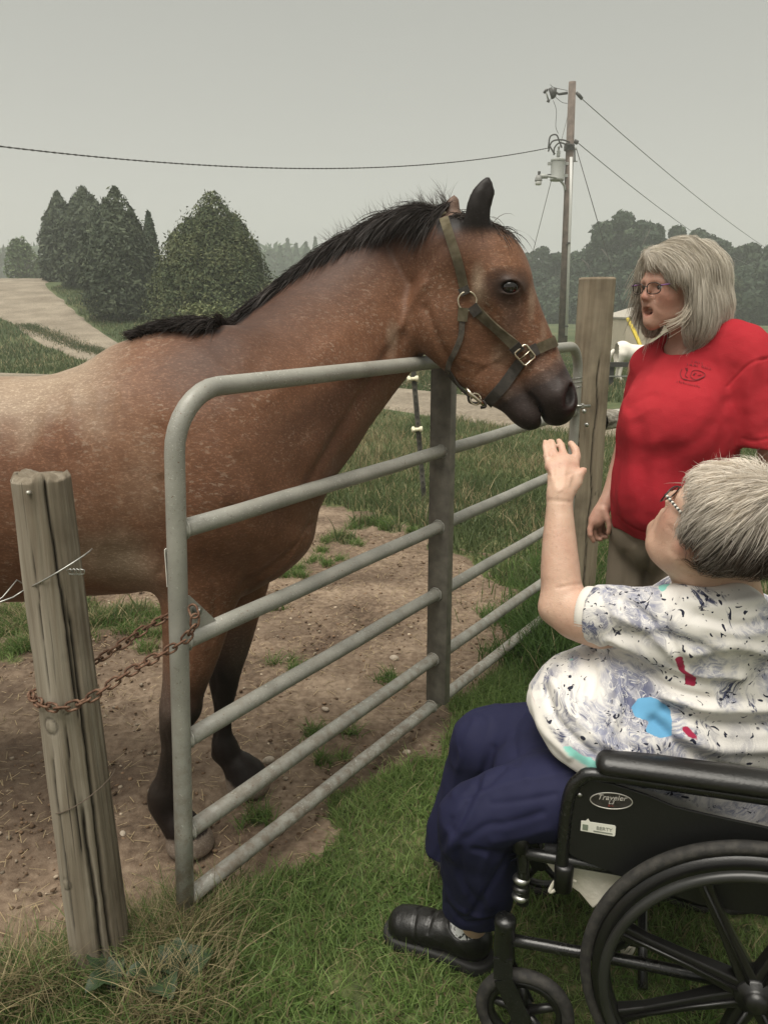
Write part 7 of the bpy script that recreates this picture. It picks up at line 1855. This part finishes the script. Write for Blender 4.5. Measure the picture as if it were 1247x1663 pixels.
# ---- hair: grey bob
A2 = tuple(tuple(a) for a in F2)
S = Solid(tuple(C2 - Vector((.22, .20, .23))), tuple(C2 + Vector((.22, .22, .2))), .0044)
S.ell(L2(-.022, 0, .038), (.100, .086, .087), .02, A2); S.ell(L2(-.050, 0, -.035), (.070, .086, .085), .03, A2)
for q in (-1, 1):
    S.chain([tuple(L2(.018, .076 * q, .045)) + (.022,), tuple(L2(-.008, .090 * q, -.03)) + (.026,), tuple(L2(-.018, .096 * q, -.085)) + (.029,), tuple(L2(-.008, .090 * q, -.125)) + (.018,)], .025, sub=3)
S.chain([PR(1142, 445, 2.26, 38), PR(1152, 485, 2.25, 34), PR(1148, 518, 2.24, 29), PR(1140, 540, 2.22, 20)], .03); S.chain([PR(1140, 490, 2.20, 28), PR(1136, 530, 2.19, 22), PR(1130, 548, 2.19, 13)], .02)
S.chain([tuple(L2(.060, .02, .088)) + (.026,), tuple(L2(.066, NR2 * .045, .052)) + (.020,), tuple(L2(.040, NR2 * .074, .022)) + (.018,)], .02, sub=2)
S.ell(L2(.092, 0, -.040), (.068, .074, .082), .008, A2, 'sub'); S.ell(L2(.104, NR2 * .01, .018), (.040, .066, .040), .008, A2, 'sub'); S.ell(L2(.05, 0, -.13), (.08, .07, .06), .01, A2, 'sub'); S.ell(L2(.055, NR2 * .075, -.055), (.044, .03, .06), .008, A2, 'sub')
cap2, V, Q = solid_obj(S, 'hair_mass', HAIR, W2, lambda V, N: V + N * (.006 * vnoise(V * (1, 1, .25), 48, 3))[:, None], 1, lambda V, N: np.array((.52, .475, .41)) * (1 + .3 * vnoise(V * (1, 1, .2), 80, 4))[:, None])
N = vnormals(V, Q); HB2 = bvh_of(V, Q); f_, s_, u_ = (np.array(a) for a in F2); part = np.array(L2(.02, -NR2 * .02, .135))
def flow2(p):
    l = p - np.array(C2); c = l @ u_; b = l @ s_; a = l @ f_
    down = np.clip((.115 - c) / .08, 0, 1)[:, None]
    out = (s_[None] * np.sign(b + 1e-6 + NR2 * .02)[:, None]) * (1 - down) - u_[None] * (.15 + down) - f_[None] * (.30 * (1 - down)) + f_[None] * (.35 * sstep(-.06, -.12, c))[:, None]
    return out + .16 * np.stack([vnoise(p * (1, 1, .4), 30, 1), vnoise(p * (1, 1, .4), 30, 2), 0 * a], 1)
n = 11000; i = rng.integers(0, len(V), n); R0 = V[i] + N[i] * .001
k1 = np.clip(.52 + .40 * vnoise(R0 * (1, 1, .3), 60, 5) + rng.normal(0, .22, n), 0, 1)[:, None]
cols = np.array((.38, .335, .275)) * (1 - k1) + np.array((.80, .75, .66)) * k1
strands('hair', R0, flow2(R0), rng.uniform(.06, .13, n), .0012, cols, HAIR, W2, seg=6, curl=.15, bvh=HB2, lift=.008, flow=flow2, stiff=.55)
# wind-blown lock across the cheek and loose ends on the far side
n = 260; a0 = np.array(L2(.012, NR2 * .088, -.02)); D = np.array(P(1075, 535, 2.14)) - a0
st_ = catmull([tuple(L2(.015, NR2 * .086, .0)), tuple(L2(.02, NR2 * .090, -.05)), tuple(P(1105, 518, 2.13)), tuple(P(1072, 534, 2.12))], 8); st_ = np.array(st_)
mb = MB()
for k in range(55):
    o = rng.normal(0, .0045, 3) ; o2 = rng.normal(0, .012, 3); m0 = rng.integers(0, 4); m1 = rng.integers(len(st_) - 9, len(st_) + 1)
    pts = [st_[j] + o * (1 - j / len(st_)) + o2 * (j / len(st_)) for j in range(m0, m1)]; mb.tube(pts, .0006, 3, cap=False)
lk = mb.build('blown_lock', simple('pale_hair', (.50, .44, .36), .5), W2); lk['kind'] = 'stuff'
n = 420; R1 = np.array([L2(.035 + rng.uniform(-.02, .03), -NR2 * rng.uniform(.07, .09), rng.uniform(-.07, .07)) for _ in range(n)]); D1 = np.tile(-u_ * 1.0 + f_ * .15 - s_ * NR2 * .35, (n, 1)) + rng.normal(0, .25, (n, 3))
strands('far_side_hair', R1, D1, rng.uniform(.05, .10, n), .0018, np.tile((.46, .41, .34), (n, 1)) * rng.uniform(.5, 1.2, (n, 1)), HAIR, W2, seg=6, gravity=1.0, curl=.6)
prp = simple('purple_arm', (.16, .055, .20), .35); glasses(L2, F2, W2, simple('bronze_frame', (.05, .035, .028), .35, .3), prp, .0220, .0145, .91, fx=.106, zc=-.002, armr=.0019)
# ------------------------------------------------------------------ wheelchair
YAW = math.radians(15)
CF = Vector((-math.cos(YAW), math.sin(YAW), 0)); CS = Vector((math.sin(YAW), math.cos(YAW), 0)); CU = Vector((0, 0, 1))
HUB = Vector((.668, 1.165, 0))
def cl(a, w, z): return HUB + CF * a + CS * w + CU * z       # a forward, w away from the camera, z up
def cpx(px, py, w): return onplane(px, py, HUB + CS * w, CS)
WC = empty('wheelchair', tuple(HUB), 0, 'black wheelchair holding the white-haired woman, cut by the right edge', 'wheelchair')
bf = NT('black_frame_paint'); bf.set(base=bf.mix(bf.fr(bf.noise(400, 2), .60, .68), (.005, .005, .005), (.04, .04, .038)), rough=bf.fr(bf.noise(20, 3), .3, .7, .22, .40), spec=.6); bf.bump(bf.noise(380, 3), .0005, .6)
FR = bf.m
rub = NT('tyre_rubber'); rub.set(base=rub.mix(rub.fr(rub.noise(60, 5), .40, .75), (.020, .019, .018), (.050, .046, .040)), rough=.75, spec=.3); rub.bump(rub.noise(160, 4), .0008)
plb = simple('black_plastic', (.0055, .0052, .005), .38, var=.2, scale=25, bump=.0003, bscale=300)
mat_arm = simple('black_vinyl_pad', (.008, .0075, .007), .34, var=.25, scale=14, bump=.0006, bscale=180)
vin = simple('black_side_panel', (.0042, .0042, .0042), .5, var=.2, scale=18, bump=.0006, bscale=150)
nyl = simple('black_nylon', (.015, .015, .016), .8, var=.3, scale=60, bump=.001)
def wheel(w, far=False):
    wh = empty('wheel', cl(0, w, .305), 0); wh.parent = WC; wh.matrix_parent_inverse = Matrix.Translation(WC.location).inverted()
    c = cl(0, w, .305); o = -1 if not far else 1   # outward side
    R0 = .305
    MB().lathe(c, CS, [(-.010, R0 - .020), (-.0125, R0 - .010), (-.009, R0 - .002), (0, R0), (.009, R0 - .002), (.0125, R0 - .010), (.010, R0 - .020)], 96, closed=True).build('tyre', rub.m, wh, smooth=True)
    MB().lathe(c, CS, [(-.012, R0 - .022), (-.014, R0 - .050), (-.006, R0 - .056), (.006, R0 - .056), (.014, R0 - .050), (.012, R0 - .022)], 96, closed=True).build('rim', plb, wh, smooth=True)
    MB().lathe(c + CS * o * .034, CS, [(.0095 * math.cos(a), .262 + .0095 * math.sin(a)) for a in [2 * math.pi * i / 14 for i in range(14)]], 96, closed=True).build('hand_rim', simple('hand_rim_grey', (.018, .018, .017), .36, var=.3, scale=10), wh, smooth=True)
    for k in range(8):
        an = 2 * math.pi * k / 8 + .32; d = CF * math.cos(an) + CU * math.sin(an); pz = -CF * math.sin(an) + CU * math.cos(an); vs = []
        st = ((.028, .018, .016), (.12, .013, .011), (.20, .011, .010), (.250, .016, .012))
        for r, wd, th in st: vs += [c + d * r + pz * wd + CS * th, c + d * r - pz * wd + CS * th, c + d * r - pz * wd - CS * th, c + d * r + pz * wd - CS * th]
        fs = []
        for i in range(3): fs += [(4 * i + j, 4 * i + (j + 1) % 4, 4 * i + 4 + (j + 1) % 4, 4 * i + 4 + j) for j in range(4)]
        so = MB().add(vs, fs + [(0, 1, 2, 3), (12, 13, 14, 15)]).build('spoke', plb, wh); b_ = so.modifiers.new('b', 'BEVEL'); b_.width = .003; b_.segments = 2
        # raised rib along the middle of the spoke
        MB().tube([c + d * .03 + CS * o * .019, c + d * .12 + CS * o * .014, c + d * .245 + CS * o * .014], [.004, .003, .003], 6).build('spoke_rib', plb, so, smooth=True)
    for k in range(6):
        an = 2 * math.pi * k / 6 + .5; d = CF * math.cos(an) + CU * math.sin(an); MB().tube([c + d * .262 + CS * o * .032, c + d * .250 + CS * o * .008], .006, 6).build('rim_bracket', plb, wh)
    MB().lathe(c, CS * o, [(-.03, .034), (.016, .036), (.022, .034), (.024, .022), (.030, .021), (.038, .017), (.041, .010), (.042, 0)], 32).build('hub', plb, wh, smooth=True)
wheel(0); wheel(.56, True)
def caster(w):
    a0 = .405; c = cl(a0, w, .100); cw = empty('caster', tuple(c), 0); cw.parent = WC; cw.matrix_parent_inverse = Matrix.Translation(WC.location).inverted()
    MB().lathe(c, CS, [(.016 * math.cos(a) * .9, .088 + .016 * math.sin(a) * .85 - .001) for a in [2 * math.pi * i / 14 for i in range(14)]], 56, closed=True).build('tyre', rub.m, cw, smooth=True)
    MB().lathe(c, CS, [(-.008, .076), (-.008, .064), (.008, .064), (.008, .076)], 48, closed=True).build('rim', plb, cw, smooth=True)
    for k in range(5):
        an = 2 * math.pi * k / 5 + .2; d = CF * math.cos(an) + CU * math.sin(an); MB().tube([c + d * .012, c + d * .068], [.010, .008], 8).build('spoke', plb, cw, smooth=True)
    MB().lathe(c, CS, [(-.022, .014), (.022, .014)], 16).build('hub', plb, cw)
    for s in (-1, 1):
        pts = [cl(.452, w + s * .018, .235), cl(.449, w + s * .024, .190), cl(.405, w + s * .026, .095)]
        mb = MB(); 
        for i in range(2):
            p, q = pts[i], pts[i + 1]; d = (q - p).normalized(); sd = CS.cross(d).normalized() * .019
            mb.add([p - sd - CS * .002, p + sd - CS * .002, q + sd - CS * .002, q - sd - CS * .002, p - sd + CS * .002, p + sd + CS * .002, q + sd + CS * .002, q - sd + CS * .002], [(0, 1, 2, 3), (7, 6, 5, 4), (0, 4, 5, 1), (1, 5, 6, 2), (2, 6, 7, 3), (3, 7, 4, 0)])
        mb.build('fork', FR, cw)
    MB().lathe(cl(.452, w, .212), CU, [(0, .021), (.02, .021), (.085, .0205), (.090, .022), (.102, .022), (.108, .017), (.111, 0)], 20).build('stem_housing', FR, cw, smooth=True)
    return cw
caster(.045); caster(.515)
def tb(pts, r, name, w_mat=None, n=5, smooth=True): return MB().tube(catmull([tuple(p) for p in pts], n), r, 12).build(name, w_mat or FR, WC, smooth=smooth)
for w, far in ((.045, 0), (.515, 1)):
    tb([cl(.44, w, .515), cl(.425, w, .49), cl(.42, w, .36)], .0125, 'front_tube')           # front upright
    for z in (.395, .375, .415): MB().lathe(cl(.425, w, z), CU, [(-.006, .014), (0, .0175), (.006, .014)], 16).build('collar', STEEL if z != .395 else FR, WC, smooth=True)
    MB().lathe(cl(.43, w, .50), CU, [(-.02, .016), (.012, .016), (.018, .010), (.018, 0)], 14).build('tube_cap', plb, WC, smooth=True)
    tb([cl(.43, w, .475), cl(.20, w, .475), cl(-.10, w, .475)], .0120, 'seat_rail'); tb([cl(.45, w, .268), cl(.20, w, .272), cl(-.08, w, .270)], .0120, 'lower_rail')
    tb([cl(-.09, w, .20), cl(-.10, w, .60), cl(-.13, w, .92)], .0125, 'back_tube'); tb([cl(-.13, w, .92), cl(-.19, w, .94), cl(-.26, w, .93)], .0125, 'push_handle')
    # armrest: front post, curved top tube, pad and skirt guard
    ao = .0 if not far else .0
    f0 = [cl(.345, w - .012, .43), cl(.350, w - .012, .50), cl(.345, w - .012, .62), cl(.325, w - .012, .663), cl(.290, w - .012, .676), cl(.10, w - .012, .676), cl(-.10, w - .012, .676)]
    tb(f0, .0122, 'armrest_tube')
    MB().lathe(cl(.345, w - .012, .455), CU, [(-.035, .0175), (.015, .0185), (.02, .016)], 16).build('armrest_socket', plb, WC, smooth=True)
    S = Solid(tuple(cl(.12, w, .70) - Vector((.34, .17, .05))), tuple(cl(.12, w, .70) + Vector((.34, .17, .05))), .004)
    S.chain([tuple(cl(.282, w - .012, .702)) + (.021, 1.45), tuple(cl(.20, w - .012, .704)) + (.022, 1.5), tuple(cl(-.08, w - .012, .704)) + (.022, 1.5)], .01, CS)
    S.cut(cl(0, w, .686), (0, 0, -1), .004)
    solid_obj(S, 'armrest_pad', mat_arm, WC, lambda V, N: V + N * (-.002 * np.exp(-((V[:, 2] - .693) / .002) ** 2))[:, None], 1)
    # skirt guard: a shaped plate
    o_ = cl(0, w - .012, 0)
    pl = [(.345, .655), (.340, .505), (.33, .496), (.20, .458), (.10, .44), (-.10, .44), (-.10, .615), (.0, .62), (.10, .628), (.16, .634), (.21, .650), (.27, .662), (.31, .664)]
    so = MB().prism(pl, o_, CF, CU, .006).build('skirt_guard', vin, WC); b_ = so.modifiers.new('b', 'BEVEL'); b_.width = .0015; b_.segments = 2
    if not far:
        guard = so
        # oval badge with its lettering
        wn = w - .012 - .0035; bc_ = cl(.270, wn, .628); sl_ = CF * 1.0
        rimv = [bc_ + CF * .037 * math.cos(a) + CU * (.0165 * math.sin(a)) - CU * .0 for a in [2 * math.pi * k / 40 for k in range(40)]]
        tilt = Matrix.Rotation(math.radians(-6), 3, CS); rimv = [bc_ + tilt @ (p - bc_) for p in rimv]
        bo = MB().add([tuple(p - CS * .0006) for p in rimv], [tuple(range(40))]).build('badge', simple('badge_black', (.03, .026, .025), .35, var=.5, scale=120), guard)
        MB().tube([p - CS * .0008 for p in rimv], .0011, 6, closed=True).build('badge_rim', simple('badge_silver', (.50, .48, .44), .4, .6), guard, smooth=True)
        def text(s, c, size, mat, name='lettering', par=None, ital=.0, tiltm=None):
            cu = bpy.data.curves.new(name, 'FONT'); cu.body = s; cu.size = size; cu.extrude = .0003; cu.align_x = 'CENTER'; cu.align_y = 'CENTER'; cu.shear = ital
            to = bpy.data.objects.new(name, cu); COL.objects.link(to)
            Rm = Matrix((-CF, CU, -CS)).transposed(); Rm = (tiltm @ Rm) if tiltm is not None else Rm
            M = Rm.to_4x4(); M.translation = c; to.matrix_world = M
            bpy.context.view_layer.update(); me = bpy.data.meshes.new_from_object(to, depsgraph=bpy.context.evaluated_depsgraph_get()); me.transform(M); bpy.data.objects.remove(to)
            me.materials.clear(); return link(name, me, mat, par, smooth=False)
        silv = simple('badge_letter_silver', (.50, .47, .43), .5); redl = simple('badge_letter_red', (.30, .05, .04), .5)
        text('Traveler', bc_ - CS * .0012 + CU * .0065, .0150, silv, par=guard, ital=.35, tiltm=tilt); text('L3', bc_ - CS * .0012 - CU * .0030, .0105, silv, par=guard, ital=.3, tiltm=tilt); text('& ~', bc_ - CS * .0012 - CU * .0100, .0065, redl, par=guard, tiltm=tilt)
        # torn white sticker
        sc_ = cl(.290, wn, .566); pol = [(.030, -.0105), (.030, .0105), (.022, .0115), (.018, .017), (.014, .011), (-.030, .0115), (-.032, .009), (-.032, -.009), (-.030, -.0115)]
        MB().prism(pol, sc_, CF, CU, .0008).build('sticker', simple('white_sticker', (.66, .65, .58), .5, var=.08), guard)
        gy = simple('sticker_grey', (.20, .21, .18), .6); text('BERTY', sc_ - CS * .0009 - CF * .012 + CU * .001, .0100, gy, par=guard); MB().box(sc_ - CS * .0007 - CF * .010 - CU * .0065, (.0004, .017, .0012), Matrix((CS, CF, CU)).transposed()).build('print_line', gy, guard)
        MB().box(sc_ - CS * .0007 + CF * .022 - CU * .0015, (.0004, .005, .006), Matrix((CS, CF, CU)).transposed()).build('print_emblem', simple('sticker_green', (.16, .19, .14), .6), guard)
        MB().lathe(cl(.326, wn, .630), -CS, [(0, .005), (.002, .004), (.003, 0)], 10).build('rivet', STEEL, guard, smooth=True)
    # wheel lock
    MB().tube([cl(.245, w - .03, .405), cl(.24, w - .03, .36), cl(.245, w - .02, .335)], [.016, .016, .012], 10).build('brake_grip', plb, WC, smooth=True)
    tb([cl(.24, w - .01, .35), cl(.22, w - .01, .33), cl(.245, w - .005, .30), cl(.25, w, .275)], .010, 'brake_lever'); MB().box(cl(.225, w, .325), (.03, .008, .012), Matrix((CF, CS, CU)).transposed(), .002).build('brake_bracket', FR, WC)
    tb([cl(.02, w, .305), cl(.02, w + (.03 if not far else -.03), .305)], .012, 'axle')
tb([cl(.18, .06, .20), cl(.18, .50, .46)], .010, 'cross_brace'); tb([cl(.17, .50, .20), cl(.17, .06, .46)], .010, 'cross_brace')
MB().box(cl(.14, .28, .485), (.245, .235, .010), Matrix((CF, CS, CU)).transposed(), .004).build('seat', nyl, WC)
S = None
bk_ = MB(); vs = []
MB().box(cl(-.115, .28, .70), (.006, .235, .20), Matrix((CF, CS, CU)).transposed(), .003).build('backrest', nyl, WC)
# white incontinence pad and its loose ties, hanging below the guard
lin_ = NT('white_pad'); lin_.set(base=lin_.mix(lin_.fr(lin_.noise(14, 4), .4, .65), (.76, .72, .62), (.66, .61, .50)), rough=.8); lin_.bump(lin_.noise(40, 4), .004)
pad = empty('seat_pad', cl(.22, .06, .44), 0, 'cream white pad with loose ties hanging out below the wheelchair side panel', 'seat pad')
pv = [cpx(x, y_, .070) for x, y_ in ((902, 1358), (874, 1388), (905, 1425), (940, 1450), (962, 1476), (985, 1460), (1020, 1430), (1035, 1405), (990, 1380), (950, 1370))]
m_ = len(pv); vs = [tuple(p) for p in pv] + [tuple(p + CS * .008) for p in pv]
po = MB().add(vs, [tuple(range(m_)), tuple(range(2 * m_ - 1, m_ - 1, -1))] + [(i, (i + 1) % m_, m_ + (i + 1) % m_, m_ + i) for i in range(m_)]).build('pad_sheet', lin_.m, pad); bb = po.modifiers.new('b', 'BEVEL'); bb.width = .003; bb.segments = 2
def ribbon2(pts, w, name='tie', dw=.0): 
    pts = [cpx(x, y_, .048 + dw) for x, y_ in pts]; MB().tube(catmull([tuple(p) for p in pts], 5), w, 8, sx=.35).build(name, lin_.m, pad, smooth=True)
ribbon2([(935, 1432), (912, 1425), (900, 1432), (892, 1448), (900, 1446), (910, 1434), (925, 1428)], .0035)
ribbon2([(1042, 1452), (1022, 1470), (1008, 1490), (1018, 1480), (1036, 1462), (1044, 1450)], .0055); ribbon2([(1028, 1500), (1022, 1515), (1014, 1530), (1010, 1545), (1022, 1550), (1030, 1530), (1028, 1508)], .004, dw=.02); ribbon2([(1002, 1532), (1012, 1548), (1020, 1556)], .003, dw=.02); ribbon2([(1024, 1536), (1012, 1552), (1016, 1566)], .003, dw=.02)
